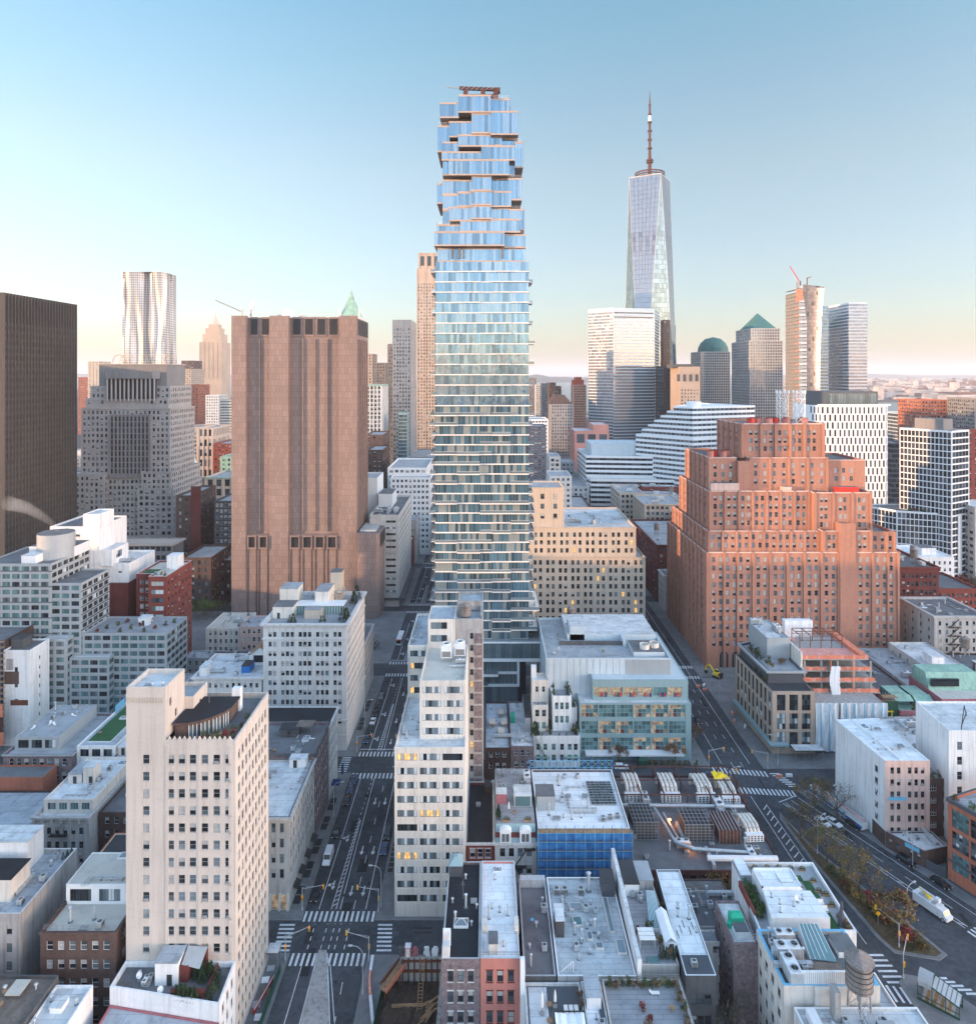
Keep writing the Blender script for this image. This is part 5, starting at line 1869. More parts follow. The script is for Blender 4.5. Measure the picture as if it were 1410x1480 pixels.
for x0,x1,y0,y1 in((38.2,45,182,192),(51.5,59,181,190)):
 c=T.part('mesh_enclosure')
 for i in range(8):
  x=x0+(x1-x0)*i/7
  c.bar((x,y0,9),(x,y0,14),.1,.1,'steel');c.bar((x,y0,14),(x,y1,14),.1,.1,'steel')
 for i in range(7):
  c.bar((x0,y0,9.4+i*.75),(x1,y0,9.4+i*.75),.08,.08,'steel');c.bar((x0,y0+(y1-y0)*i/6,14),(x1,y0+(y1-y0)*i/6,14),.08,.08,'steel')
 c.box(x0+.5,x1-.5,y0+1,y1-1,8.9,13.2,'dark_stucco','roof_dark')
c=T.part('rust_cage');c.box(60.5,66,181,189,8.9,12.4,'rust_steel','brown_steel')
for i in range(7):c.bar((60.5+i*.92,180.9,9),(60.5+i*.92,180.9,12.6),.12,.12,'steel');c.bar((60.5+i*.92,180.9,12.5),(60.5+i*.92,189,12.5),.12,.12,'galv')
T.done()
def duct_bank():
 e=root('cooling_duct_bank')
 for i in range(4):
  b=MB()
  x=(i-1.5)*1.25
  pr=[(-4.2,2.2),(-3.4,3.4),(-2.2,3.9),(2.4,3.9),(3.6,3.5),(4.2,2.3),(4.3,.2)]
  for(ya,za),(yb,zb)in zip(pr,pr[1:]):b.tube((x,ya,za),(x,yb,zb),.52,'cream_smooth',9)
  part(e,'duct',b)
 b=MB();b.box(-2.9,2.9,-5.8,-4.0,.3,2.6,'clad_white')
 for i in range(5):
  for j in range(3):b.box(-2.5+i*1.1,-1.9+i*1.1,-5.83,-5.8,.6+j*.65,1.0+j*.65,'frame_dark')
 part(e,'plenum',b)
 return e
for k,(x,y,rz,s)in enumerate(((42,203.5,0,.95),(52.5,203.5,0,.95),(62.4,203.2,.04,.95),(69.2,202,.04,.85),(69.8,186,.05,.8))):
 place('duct_bank',x,y,8.9,('bank of four fat cream cooling ducts beside the blue scaffold','bank of four fat cream cooling ducts, second from the blue scaffold','bank of four fat cream cooling ducts, third from the blue scaffold','bank of cream cooling ducts under a yellow sheet','bank of four cream cooling ducts near the avenue corner of the plant roof')[k],'cooling ducts','cream cooling duct banks',rz,s,duct_bank)
b=MB()
for i in range(5):
 for j in range(4):
  f=lambda a,c:12.9+.35*sin(a*2.1)*cos(c*1.7)-(.9 if a>3 or c<1 else 0)
  xa,ya=66.6+i*1.0,203.4+j*.9
  b.face([(xa,ya,f(i,j)),(xa+1,ya,f(i+1,j)),(xa+1,ya+.9,f(i+1,j+1)),(xa,ya+.9,f(i,j+1))],'tarp_yellow')
solo('tarpaulin','bright yellow sheet thrown over the cooling ducts by the avenue','tarpaulin',b,(69,205,12.5))
for k,(pts,r_,lb)in enumerate(((((37.5,195,10.4),(72,194.4,10.4)),.45,'long pale pipe running across the plant roof behind the mesh cages'),(((46.5,193,10.6),(48.5,179.5,10.6),(52,176.8,10.6),(66,175.4,10.6)),.4,'pale pipe bending around the front of the plant roof'),(((48.6,192,10),(50.2,179,10),(53,178,10)),.3,'thinner pale pipe inside the bending one on the plant roof'),(((55,173.6,10.4),(72.5,173.4,10.4)),.7,'fat white duct along the street edge of the plant roof'))):
 b=MB()
 for p,q in zip(pts,pts[1:]):b.tube(p,q,r_,'galv' if k<3 else 'clad_white',9)
 solo('pipe',lb,'pipe',b,pts[0],'pipes of the plant roof')
for k,(x,y,z)in enumerate(((49.4,188.3,10.6),(52.2,177.9,9.9))):
 e=empty('work_lamp','glowing orange work lamp between the mesh cages' if k==0 else 'small glowing orange lamp low on the plant roof','lamp',(x,y,z-.8))
 b=MB();b.lathe(x,y,[(0,z-.35),(.3+.15*(k==0),z),(0,z+.35)],10,'work_lamp');b.obj('bulb',e,(x,y,z-.8))
 b=MB();b.tube((x,y,z-1.6),(x,y,z-.3),.06,'steel');b.obj('stand',e,(x,y,z-.8))
 l=D.lights.new('lamp_glow','POINT');l.energy=120 if k==0 else 40;l.color=(1,.35,.08);l.shadow_soft_size=.3
 lo=D.objects.new('lamp_glow',l);COL.objects.link(lo);lo.parent=e;lo.location=(0,-.5,1.3)
scatter('plant roof',(37,72,172,200),8.9,'ac7 rtu5 duct6 vent6 stack5 hatch2',77)
for i,(x0,x1,y0,y1,h,wl,rf,lb)in enumerate(((-1.0,7.2,224.5,256,10.5,'brick_dark','roof_blue','low roof with tan ventilators below the white loft'),(7.4,15.0,226,257,10.2,'brick_purple','roof_pale','low roof with a green shed beside the tan ventilators'))):
 T=bld('shop_building',lb,(x0,x1,y0,y1),h,wl,rf,{0:sp(WSASH,n=3,top=1.2)},par=(.5,.3),seed=46+i)
 if i==0:
  for(x,y)in((4.6,247),(4.4,234),(1.4,240),(5.6,240)):
   b=T.part('ventilator');b.box(x-.8,x+.8,y-1.5,y+1.5,10,11.2,'tank_wood');b.prism([(x-1,y-1.7),(x+1,y-1.7),(x+1,y+1.7),(x-1,y+1.7)],11.2,11.5,'buff')
 else:
  b=T.part('shed');b.box(8,9.4,242,246,9.7,11.6,'plastic_green');b.box(12.6,14.6,236,254,9.7,14.5,'clad_grey','roof_dark')
 T.done()
 scatter(lb,(x0+1,x1-1,y0+1,y1-1),h-.5,'ac4 vent3 duct hatch',78+i)
for k in range(9):shrub('ever',1.2+k*1.0,197.6,10.2,2.8,'evergreen in the dense hedge behind the mansard house','hedge evergreens behind the mansard house',.8)
T=bld('shed','low dark rear extension carrying the hedge',(-1,11.6,196.6,204),10.3,'brick_dark','roof_dark',{},par=(.3,.3),seed=49)
T.done()
T=bld('townhouse','white terraced house with stepped balconies full of plants',(15.0,30.8,232,246),10.4,'white_paint','roof_terrace',{0:dict(c=[1.8,4.2,7,9.8,12.4,14.4],ww=1.3,wh=2.1,fh=3.6,top=2.6,fr='frame_teal',var='green')},par=(.8,.3),seed=50)
tier(T,(15.1,20.6,236.5,246),9.6,18.6,'cream_smooth','roof_terrace',{0:dict(c=[1.7,4],ww=1.4,wh=2.3,fh=4.2,top=1.6,fr='frame_teal',var='green',bot=.2)},par=(.6,.3))
tier(T,(22.0,28.6,237,246),9.6,21.5,'white_paint','roof_terrace',{0:dict(n=3,ww=1.2,wh=2.4,fh=4.6,top=2.2,fr='frame_teal',var='green',bot=.3)},par=(.8,.3))
tier(T,(15.2,21.0,240,246.2),17.9,25.6,'cream_smooth','roof_pale',{0:dict(n=2,ww=1,wh=1.9,fh=3.6,top=2.2,fr='frame_teal',var='dark')},par=(.7,.3))
tier(T,(28.5,30.7,238,246.1),9.6,17,'white_paint','roof_terrace',{},par=(.5,.3))
b=T.part('chimney');b.box(15.2,17,243,245,24.8,29,'white_paint')
for x0,x1 in((16.2,20.4),(25.8,30.6)):
 b=T.part('balcony');b.box(x0,x1,231,232,3.4,3.6,'green_copper');railing(b,[(x0,231.05),(x1,231.05)],3.6,1.0,'green_copper')
b=T.part('fire_stair');b.bar((16.3,231.4,10),(19.8,231.4,3.6),.6,.1,'green_copper')
T.done()
tr_='white terraced house'
for k,(kind,x,y,z,h)in enumerate((('ever',15.8,233.2,9.6,5.2),('ever',16.4,234.8,9.6,4.0),('bush',21.2,234,9.6,2.6),('ever',20.8,237,9.6,4.2),('bush',29.6,233.6,9.6,3.2),('bush',28.6,235.4,9.6,3.0),('ever',30.2,235.6,9.6,4),('lime',24,232.8,9.6,1.4),('lime',18.2,232.8,9.6,1.5),('lime',26.4,232.9,9.6,1.5),('bush',27.6,243,20.7,3),('ever',28,239.6,20.7,3.5),('bush',22.6,243.6,20.7,3.4),('bush',24.6,244.6,20.7,3.4),('lime',22.6,239,20.7,2.6),('bush',29.6,240,16.5,2.4),('bush',17.2,237.4,18,1.2))):
 shrub(kind,x,y,z,h,('tall evergreen','leafy bush','lime green shrub')[('ever','bush','lime').index(kind)]+' on the %s of the %s, %s'%('low terrace' if z<12 else 'upper terrace',tr_,('party wall','by the door','middle','behind the middle bush','street corner','inner corner','avenue side','centre edge','left edge','right edge','rear right','front right','rear left','rear centre','front left','side balcony','left window')[k]),'plants of the white terraced house',h*.26)
GL=dict(n=6,fill=.35,ww=1,wh=4.3,fh=5.6,m=(.4,1.8),top=.6,dep=.35,st='grid:4:3',fr='frame_teal',var='in',bot=2.4)
T=bld('glass_building','teal glass walled block with red chairs behind its upper windows',(31.2,69.3,236,284),19.6,'clad_teal','roof_pale',{0:GL,1:dict(GL,n=8,var='green')},par=(.3,.3),seed=51)
tier(T,(36,69.0,238.6,283),19.2,26.4,'clad_teal','clad_blue',{0:dict(n=6,fill=.3,ww=1,wh=3.0,fh=6,top=2.6,m=(.4,2),dep=.3,st='grid:3:1',fr='frame_teal',var='in',bot=.2)},par=(.2,.3))
tier(T,(20.4,64.4,243.5,284.2),10,31.8,'clad_blue','roof_grey',{},par=(.8,.4))
b=T.part('louvre_screen')
for i in range(18):b.box(48.4,64.3,243.36,243.5,24.6+i*.38,24.84+i*.38,'clad_grey')
for i in range(12):T.mb('wall').box(21+i*2.3,21.06+i*2.3,243.42,243.5,20,31.7,'clad_grey')
b=T.part('roof_well');b.box(30,63.5,262,284,30.9,33.2,'clad_blue','roof_pale');b.box(52,63,247,258,30.9,32.6,'clad_blue','roof_mid')
b.box(26.5,50,257.2,258,31,32.3,'dark_stucco');b.box(50,51,256,262,31,33.4,'clad_blue')
bulkhead(T,31,36.5,262,272,31,5.2,'clad_blue','roof_pale')
b=T.part('canopy');b.box(33,66,232.6,236,3.2,3.7,'clad_white')
for i in range(6):
 for j in range(3):
  c=T.part('chair');c.box(38.6+i*5.1+j*.9,39.1+i*5.1+j*.9,238.3,238.5,20.6,22,('plastic_red','rose_paint','awning_blue')[(i+j)%3])
T.done()
for k,x in enumerate((56.6,60.4)):
 b=MB();ring(b,x,250.5+k*1.5,32.6,1.5,1.75,1.6,'cream_smooth',20);b.cyl(x,250.5+k*1.5,32.6,32.8,1.5,n=20,m='dark_stucco')
 solo('fan_cowl','round cream fan cowl on the teal glass block, %s of the pair'%('middle one','avenue side')[k],'fan cowl',b,(x,250.5+k*1.5,32.6),'round cream fan cowls')
scatter('grey roof of the teal glass block',(22,48,246,280),31.0,'vent4 hatch2 skylight rtu ac2',80)
put('tank',34.5,288,28,'behind the grey roof of the teal glass block',0,.9)
T=bld('shed','dark plant room holding up a water tower behind the teal glass block',(31,52,284.6,296),28,'dark_stucco','roof_dark',{},par=(.3,.3),seed=52)
T.done()
scatter('dark plant room',(38,51,286,295),27.7,'rtu2 duct2 ac2',81)
CW=dict(ww=1.45,wh=2.3,fh=3.95,dep=.25,grp=[2]*9,gap=.35,m=.8,top=1.5)
T=bld('office_block','big cream block with rows of square windows behind the stacked tower',(15,78,343,400),41,'buff','roof_pale',{0:dict(CW,bot=3,var='rare',grp=[2]*10),3:dict(CW,n=16),1:dict(CW,n=18)},par=(.9,.4),cor=[(0,.4,.3),(31.5,.4,.3)],seed=53)
tier(T,(15.3,74,346,398),40.2,55.2,'buff','roof_pale',{0:dict(CW,var='rare',grp=[2]*9,bot=.5,top=2.6)},par=(.9,.4),cor=[(0,.5,.35)])
tier(T,(16,38.5,350,372),54.3,74.4,'buff','roof_grey',{0:dict(c=[5,11.5,18],ww=1.9,wh=2.6,fh=5,top=3.2,dep=.3,bot=.5),3:dict(c=[5,11],ww=1.9,wh=2.6,fh=5,top=3.2)},par=(.8,.4),cor=[(0,.6,.3)])
T.done()
scatter('pale upper roof of the big cream block',(42,72,350,395),54.3,'rtu2 duct2 ac3 vent3',82)
T=bld('townhouse','mottled grey brick house with a long black roof beside the dig',(-8.8,-1.5,130,156),22,'brick_purple','roof_black',{0:sp(WSASH,n=3,ww=1.05,wh=2.1,fh=3.85,top=2.2,fr='frame_dark',trim='white_stone',m=.8)},par=(.5,.35),cop='clad_grey',seed=90)
b=T.part('stair_head');b.box(-8.5,-5.6,151.8,155.4,21.4,23.9,'clad_dark');b.frustum(rect(-8.6,-5.5,151.7,155.5),23.9,rect(-7.4,-6.7,153,154.2),25.1,'clad_teal')
b=T.part('chimney');b.box(-8.6,-7.3,130.2,131.6,21.4,24.2,'white_stone');b.box(-8.7,-7.2,133.6,134,21.4,24.6,'white_trim');b.bar((-7.3,130.4,22),(-7.3,134,24.4),.2,.2,'white_trim')
T.done()
put('skylight',-5.4,138.8,21.5,'on the long black roof',0,1.35)
put('vent',-4.9,151.3,21.5,'by the stair head of the long black roof')
T=bld('townhouse','salmon painted house with a long white roof',(-1.4,6.0,130.1,156.2),22,'salmon','roof_white',{0:sp(SASH,n=3,ww=1.15,wh=2.15,fh=3.85,top=2.3,m=.7,sill=.1,trim='brick_deep')},par=(.45,.3),cop='clad_blue',seed=91)
b=T.part('party_chimney');b.box(5.2,6.1,136.5,139,21.5,23.0,'cream_smooth');b.box(-1.2,-.2,136.6,138.6,21.5,22.9,'cream_smooth')
b=T.part('downpipe');b.box(6.02,6.9,129.2,130.1,0,22.4,'white_trim')
bulkhead(T,.2,1.8,131.6,134.4,21.5,2.0,'cream_smooth','roof_mid')
T.done()
put('hatch',1.0,135.6,21.5,'behind the cream box on the long white roof',0,1.1)
put('vent',3.0,133.4,21.5,'on the long white roof')
b=MB();railing(b,[(-1.2,130.6),(5.9,130.6)],22,.9,'steel',1.3)
solo('roof_rail','thin rail along the front edge of the long white roof','railing',b,(2,130.6,22))
T=bld('loft','low dark grey flat roof with a small blue square on it',(6.9,13.0,132,157.6),17,'dark_stucco','roof_mid',{},par=(.5,.35),cop='clad_grey',seed=92)
b=T.part('blue_square');b.box(9.0,9.7,146,146.7,16.5,16.53,'sign_blue')
T.done()
b=MB();b.box(7.2,12.8,155.4,157,16.5,18.2,'galv');solo('vent_hood','galvanised hood across the rear of the dark grey roof','duct',b,(10,156,16.5))
T=bld('loft','broad pale roof streaked with dark seams and framed skylights',(13.3,28.3,132,158),17,'grey_stucco','roof_striped',{},par=(.4,.35),cop='clad_white',seed=93)
bulkhead(T,25.2,28,152.5,156.8,16.6,3.0,'clad_dark','roof_dark')
bulkhead(T,13.9,15.6,141.5,146,16.6,3.4,'dark_stucco','roof_pale')
b=T.part('stair_gate');b.bar((13.9,133.2,16.7),(16.4,133.2,18.8),.12,.12,'white_trim');b.bar((16.4,133.2,16.7),(16.4,133.2,18.8),.12,.12,'white_trim')
for i in range(5):b.bar((14.4+i*.5,133.2,16.7),(14.4+i*.5,133.2,17.1+i*.42),.05,.05,'white_trim')
T.done()
for k,(x0,x1,y0,y1)in enumerate(((25.0,26.2,142.5,152),(17.5,20.4,148.5,150.4),(17.8,19.8,144.2,146.6),(20.2,21.4,140.6,142.6),(21.6,23.2,138.4,140),(25.8,27.6,137.2,140.6))):
 e=empty('skylight',('long narrow cream framed skylight along the party wall of the streaked roof','wide cream framed skylight at the rear of the streaked roof','square green glazed skylight on the streaked roof','small cream skylight in the middle of the streaked roof','cream skylight in front of the middle one on the streaked roof','tall cream skylight by the party wall of the streaked roof')[k],'skylight',((x0+x1)/2,(y0+y1)/2,16.6),'framed skylights of the streaked roof')
 w=tuple(e.location)
 b=MB();b.box(x0,x1,y0,y1,16.6,17.0,'cream_smooth');b.obj('frame',e,w)
 b=MB();b.box(x0+.2,x1-.2,y0+.2,y1-.2,17.0,17.04,'pane_green' if k==2 else 'pane_sky');b.obj('pane',e,w)
for k,x in enumerate((15.2,17.0,20.6)):put('ac',x,153.4,16.6,'on the streaked roof, %s'%('first from the dark roof','second from the dark roof','by the pipe')[k],0,1.25)
put('stack',22.4,154.2,16.6,'at the rear of the streaked roof',0,1.7)
put('duct',16.2,149.4,16.6,'along the dark bulkhead of the streaked roof',pi/2,.8)
for k,(x,y)in enumerate(((18.9,140.2),(20.2,137.6),(22.6,141.5),(21.5,144.8))):put('vent',x,y,16.6,'on the streaked roof, '+('middle left','front','middle','rear')[k],0,1.1)
scatter('pale seamed roof',(15.5,24.5,133.5,152),16.6,'stack3 hatch2 vent4 ac3 antenna',191)
scatter('long black roof',(-8,-2,137,151),21.5,'vent3 stack2 hatch antenna',192)
scatter('long white salmon house roof',(-.8,5.2,139,155),21.5,'vent3 stack2 skylight',193)
scatter('low dark grey flat roof',(7.4,12.6,133,154),16.5,'vent3 ac2 stack',194)
T=bld('party_wall','tall white party wall with a stepped top',[(28.5,132),(29.3,132),(29.8,163),(29.0,163)],20.2,'white_paint','roof_pale',{},par=(0,0),seed=94,cat='wall')
T.done()
T=bld('loft','terrace with white loungers, a closed parasol and a white canopy',(6.9,17.4,104,131.6),16.2,'white_stone','roof_mid',{},par=(.5,.3),seed=95)
b=T.part('deck');b.box(7.6,11,120,131,15.7,15.76,'roof_pale');b.box(11.2,17,124.4,131,15.7,15.77,'clad_dark')
bulkhead(T,8.4,11.4,117,121,15.7,1.8,'clad_teal','roof_mid')
T.done()
tb='terrace by the salmon house'
put('parasol',9.8,125.6,15.75,'leaning on the '+tb,0,1.5);put('parasol',12.3,127,15.75,'in the middle of the '+tb,0,1.2)
for k in range(3):put('lounger',14.2+k*.95,125.8,15.77,'on the '+tb,pi,1.15)
put('table',11.2,126.8,15.76,'on the '+tb);put('table',11.0,123.6,15.76,'at the front of the '+tb)
for k in range(3):shrub(('dry','dry','ever')[k],17.0,128.6-k*1.6,15.76,1.5,('tan grass tuft at the rear','tan grass tuft in the middle','green ball shrub at the front')[k]+' of the lounger terrace edge','lounger terrace shrubs')
e=empty('canopy','white fabric canopy over the bottom of the lounger terrace','canopy',(14.2,119.8,15.7))
b=MB()
for i in range(10):
 for j in range(6):
  f=lambda a,c:18.9-.35*sin(pi*a/10)-.1*sin(a*2.0)
  xa,ya=11.8+i*.52,116.6+j*1.0
  b.face([(xa,ya,f(i,j)),(xa+.52,ya,f(i+1,j)),(xa+.52,ya+1,f(i+1,j+1)),(xa,ya+1,f(i,j+1))],'tarp_white')
b.obj('fabric',e,(14.2,119.8,15.7))
b=MB()
for x in(11.8,17):
 for y in(116.6,122.6):b.box(x-.08,x+.08,y-.08,y+.08,15.7,19,'black_metal')
b.bar((11.8,116.6,18.95),(17,116.6,18.95),.12,.2,'black_metal');b.bar((11.8,122.6,18.95),(17,122.6,18.95),.12,.2,'black_metal')
b.obj('frame',e,(14.2,119.8,15.7))
T=bld('loft','narrow white roof strip with a dark hatch between two terraces',(17.6,21.4,104,131.6),16.4,'white_stone','roof_white',{},par=(.4,.25),seed=96)
bulkhead(T,18.0,20.6,126,130.8,16,2.3,'clad_white','roof_blue')
b=T.part('stair_pit');b.box(20.2,21.1,118,130,16,16.2,'clad_dark')
T.done()
scatter('narrow white roof strip',(18,21,112,125),16,'ac2 vent2 hatch',97)
T=bld('loft','paved roof terrace hedged with planters at the bottom edge',(21.6,36.4,104,131.6),16.8,'concrete_pale','roof_terrace',{},par=(.6,.3),seed=97)
bulkhead(T,24.2,29.4,112,118.6,16.2,2.6,'clad_white','roof_white')
b=T.part('glass_roof');b.frustum(rect(29.8,32,110,118),16.2,rect(30.6,31,111,117),18,'pane_green')
b=T.part('parapet_rail');railing(b,[(21.8,131.3),(36.2,131.3),(36.2,108)],16.8,1.1,'steel',1.5)
T.done()
for k in range(14):shrub(('bush','dry','gold','lime')[k%4],22.6+k*1.0,130.6,16.2,1.5,('green','dry','golden','lime')[k%4]+' plant in the rear hedge of the paved roof terrace','rear hedge of the paved terrace')
for k in range(9):shrub(('gold','dry','bush')[k%3],35.5,129-k*1.6,16.2,1.4,('golden','dry','green')[k%3]+' plant in the side hedge of the paved roof terrace','side hedge of the paved terrace')
for k,(x,y)in enumerate(((28.4,126),(28.6,123.6),(28.3,121.8),(31.5,119.8))):shrub('red' if k<2 else 'dry',x,y,16.2,1.6,('reddish leafless shrub','rusty shrub','dry shrub in front','dry shrub by the glass roof')[k]+' in the middle of the paved roof terrace','shrubs of the paved terrace')
put('table',33.4,125.6,16.2,'on the paved roof terrace');put('lounger',31,129,16.2,'on the paved roof terrace',pi/2)
T=bld('loft','narrow grey house with a terrace of awnings and evergreens',(29.9,37.2,134.6,162),16.9,'concrete_pale','roof_terrace',{0:sp(SASH,c=[6.2],top=3,r=1)},par=(.5,.3),seed=98)
bulkhead(T,30.2,33.4,153,160.5,16.4,2.6,'clad_white','roof_dark');bulkhead(T,33.6,37,155,161,16.4,2.0,'grey_stucco','roof_grey')
b=T.part('glass_roof')
b.face([(33.4,143.4,17.2),(36.4,143.0,17.2),(36.2,150.4,19.4),(34.4,150.8,19.4)],'pane_green');b.box(33.4,36.4,143,143.2,16.4,17.2,'clad_white')
for i in range(9):b.bar((33.5+i*.34,143.2,17.26),(34.45+i*.2,150.6,19.46),.06,.06,'clad_white')
b=T.part('front_skylight');b.box(31.2,33.6,135.2,136.6,16.4,16.9,'clad_teal','pane_green')
T.done()
for k in range(3):
 b=MB();z=18.6
 y=138.4+k*1.1
 b.prism([(30.4,y),(33.6,y),(33.6,y+.9),(30.4,y+.9)],z,z+.14,'cushion')
 b.tube((30.5,y+.4,16.4),(30.5,y+.4,z),.04,'frame_white');b.tube((33.5,y+.4,16.4),(33.5,y+.4,z),.04,'frame_white')
 solo('awning','white terrace awning strip on the narrow grey house, %s'%('front one','middle one','rear one')[k],'awning',b,(32,y,16.4),'white awning strips')
e=empty('tent','white pitched marquee beside the long white roof','marquee',(36.4,141.5,16.4))
b=MB();b.prism(rect(35.4,37.6,138,146),16.4,18.4,'tarp_white');b.face([(35.3,138,18.4),(36.5,138,19.4),(36.5,146.2,19.4),(35.3,146.2,18.4)][::-1],'tarp_white');b.face([(36.5,138,19.4),(37.7,138,18.4),(37.7,146.2,18.4),(36.5,146.2,19.4)][::-1],'tarp_white')
b.obj('fabric',e,(36.4,141.5,16.4))
b=MB();b.box(36.2,37,137.9,137.99,16.5,18.2,'clad_dark');b.obj('door',e,(36.4,141.5,16.4))
for k in range(6):shrub('ever' if k!=3 else 'dry',34.0+k*.62,136.6,16.4,2.4+.3*(k%2),'slim evergreen in the row at the front of the awning terrace','evergreen row on the awning terrace',.5)
shrub('red',31.2,142.6,16.4,1.6,'reddish bush behind the white awnings','awning terrace shrubs');shrub('gold',34.6,140.4,16.4,2.2,'orange bush beside the white marquee','awning terrace shrubs');shrub('lime',33.6,143.6,16.4,2.2,'lime shrub by the sloping glass roof','awning terrace shrubs');shrub('dry',37.0,149,16.4,1.8,'dry shrub along the long white roof','awning terrace shrubs')
T=bld('loft','house with a long white sheet roof and a dark street front',[(37.4,131),(43.2,131),(44.0,159),(38.6,159)],18,'dark_stucco','roof_white',{0:sp(SASH,n=3,top=3.6,ww=1.2,fh=4)},par=(.3,.25),cop='clad_white',seed=99)
b=T.part('dark_front_roof');b.box(37.8,43.0,131.3,135.5,17.7,18.1,'clad_dark')
b=T.part('vent_slot')
for i in range(5):b.box(38.6+i*.9,38.75+i*.9,140+(i*1.3)%3,142+(i*1.3)%3,17.7,17.75,'dark_stucco')
T.done()
put('ac',39.6,133,18.1,'above the dark front of the long white roof')
scatter('long white sheet roof',(39,43,136,157),17.7,'vent3 stack',98)
for k,(poly,h,wl,rf,lb)in enumerate((((44.6,55.5,148,158.5),13.6,'grey_stucco','roof_mid','low grey roof cluster behind the alley'),((44.2,50.2,144.5,147.8),13.2,'white_paint','roof_blue','white wall with one black framed window over the alley'),((48.2,53.2,136,147),20,'brick_purple','roof_pale','tall brick house with a green tarpaulin on its roof'))):
 T=bld('house',lb,poly,h,wl,rf,{0:sp(SASH,c=[3.6],top=.8,ww=1.7,wh=1.5,r=1,st='grid:2:2')if k==1 else(sp(SASH,n=2,top=4,r=0)if k==0 else None),3:sp(SASH,n=3,top=2.5)if k==2 else None},par=(.4,.3),seed=100+k)
 if k==2:
  railing(T,[(48.4,136.2),(53,136.2)],20,1.6,'galv',1.2)
  bulkhead(T,49.2,51.6,137.2,139.2,19.6,1.7,'clad_blue','clad_dark')
 T.done()
scatter('low grey roof cluster behind the alley',(45,55,149,158),13.2,'ac5 vent3 duct2 stack',103)
e=empty('tarpaulin_tank','bright green tarpaulin covered tank on the tall brick house','tank',(50.6,141.5,19.6))
b=MB();b.prism(rect(49.4,52,140.6,142.6),19.6,21.3,'plastic_green');b.frustum(rect(49.4,52,140.6,142.6),21.3,rect(49.8,51.6,141.2,142),21.8,'plastic_green');b.obj('cover',e,(50.6,141.5,19.6))
b=MB();b.box(48.7,49.3,140,141,19.6,20.6,'plastic_green');b.obj('side_box',e,(50.6,141.5,19.6))
T=bld('house','trellis topped low house with rusty pipes behind the alley',(45.2,55.2,158.8,163.5),12.6,'brick_brown','roof_mid',{},par=(.3,.3),seed=104)
railing(T,[(45.4,159.2),(54.8,159.2)],12.6,2.0,'wood',.5)
T.done()
scatter('long grey terrace house',(30.6,36.8,150.8,153.4),16.4,'ac3 vent2',195)
T=bld('loft','white walled block with lawn strips and planters round a white penthouse',[(54.6,139),(74.0,139),(74.4,158.6),(55.8,158.6)],20,'white_paint','roof_grey',{},par=(.8,.35),cop='white_trim',seed=105)
b=T.part('roof_lawn');b.box(60.5,70,153.6,155.2,19.2,19.4,'turf');b.box(69.6,71.4,140.5,153.6,19.2,19.38,'turf')
b=T.part('penthouse');b.prism([(58.2,147),(66.8,147),(66.8,152.8),(58.2,152.8)],19.2,22.6,'clad_white','roof_white');b.prism([(57.2,139.6),(69.0,139.6),(68.4,146.9),(58.4,146.9)],19.2,22.2,'clad_white','roof_white')
b=T.part('roof_curb');b.box(62.8,65.6,148.6,151.4,22.6,22.8,'clad_grey','roof_white')
for x0,x1,y0,y1 in((58.2,66.8,147,147.3),(58.2,58.5,147,152.8),(66.5,66.8,147,152.8),(58.2,66.8,152.5,152.8)):b.box(x0,x1,y0,y1,22.6,22.9,'clad_white')
b=T.part('brick_wall');b.box(55.0,55.5,143,152,19.2,20.6,'brick_red');b.box(55.8,58.2,152.8,158,19.2,21.2,'clad_grey','roof_white')
T.done()
lr='lawn roof'
for k,(x,y)in enumerate(((60.6,157.4),(63.4,157.4),(66,157.4),(68.6,157.2),(71.2,157),(61.6,155.8),(66,156),(72,153.4),(71.8,150.4),(72.8,149.4),(72.6,146.4))):
 put('planter',x,y,19.2,'on the %s, %s'%(lr,('rear, first','rear, second','rear, third','rear, fourth','rear corner','second row left','second row middle','avenue side, rear','avenue side, inner','avenue side, middle','avenue side, front')[k]),0,.85)
for k in range(7):shrub('lime',56.4+(k%2)*.5,143.6+k*1.2,19.2,2.2,'lime green shrub in the clump beside the red brick wall of the lawn roof','lime shrubs of the lawn roof')
for k,(x,y)in enumerate(((70.2,146.6),(70.2,144.8),(67.6,153))):
 b=MB();b.box(x-.9,x+.9,y-.4,y+.4,19.38,19.9,'cushion');b.box(x-.9,x+.9,y+.25,y+.4,19.9,20.4,'cushion')
 solo('garden_sofa','white garden sofa on the strip of lawn, %s'%('middle one','front one','rear one')[k],'sofa',b,(x,y,19.38),'white garden sofas')
b=MB();b.lathe(72.2,141.4,[(.75,19.2),(.55,21),(.3,22.6),(.3,24.4)],10,'clad_dark');solo('flue','dark flared flue at the front corner of the lawn roof','flue',b,(72.2,141.4,19.2))
for k in range(4):shrub('dry',72.6,139.8+.9*k,19.2,1.7,'tan ornamental grass in the clump by the dark flue','ornamental grasses of the lawn roof')
for k,(x,y)in enumerate(((59.6,141),(60.4,143.2),(59.4,145),(63,142.6),(65.6,144.4))):put('vent',x,y,22.2,'on the white penthouse of the lawn roof, '+('front left','left','rear left','middle','right')[k])
put('dish',64.2,143.6,22.2,'on the white penthouse of the lawn roof')
T=bld('loft','cream block with a pale blue coping, glass lean-to and cluttered machinery',(53.1,70.4,124.3,137),22,'cream_smooth','roof_mid',{3:dict(n=4,ww=1.3,wh=1.8,fh=3.6,top=2.2,dep=.2,st='sash'),0:None},par=(.7,.55),cop='sign_blue',seed=106)
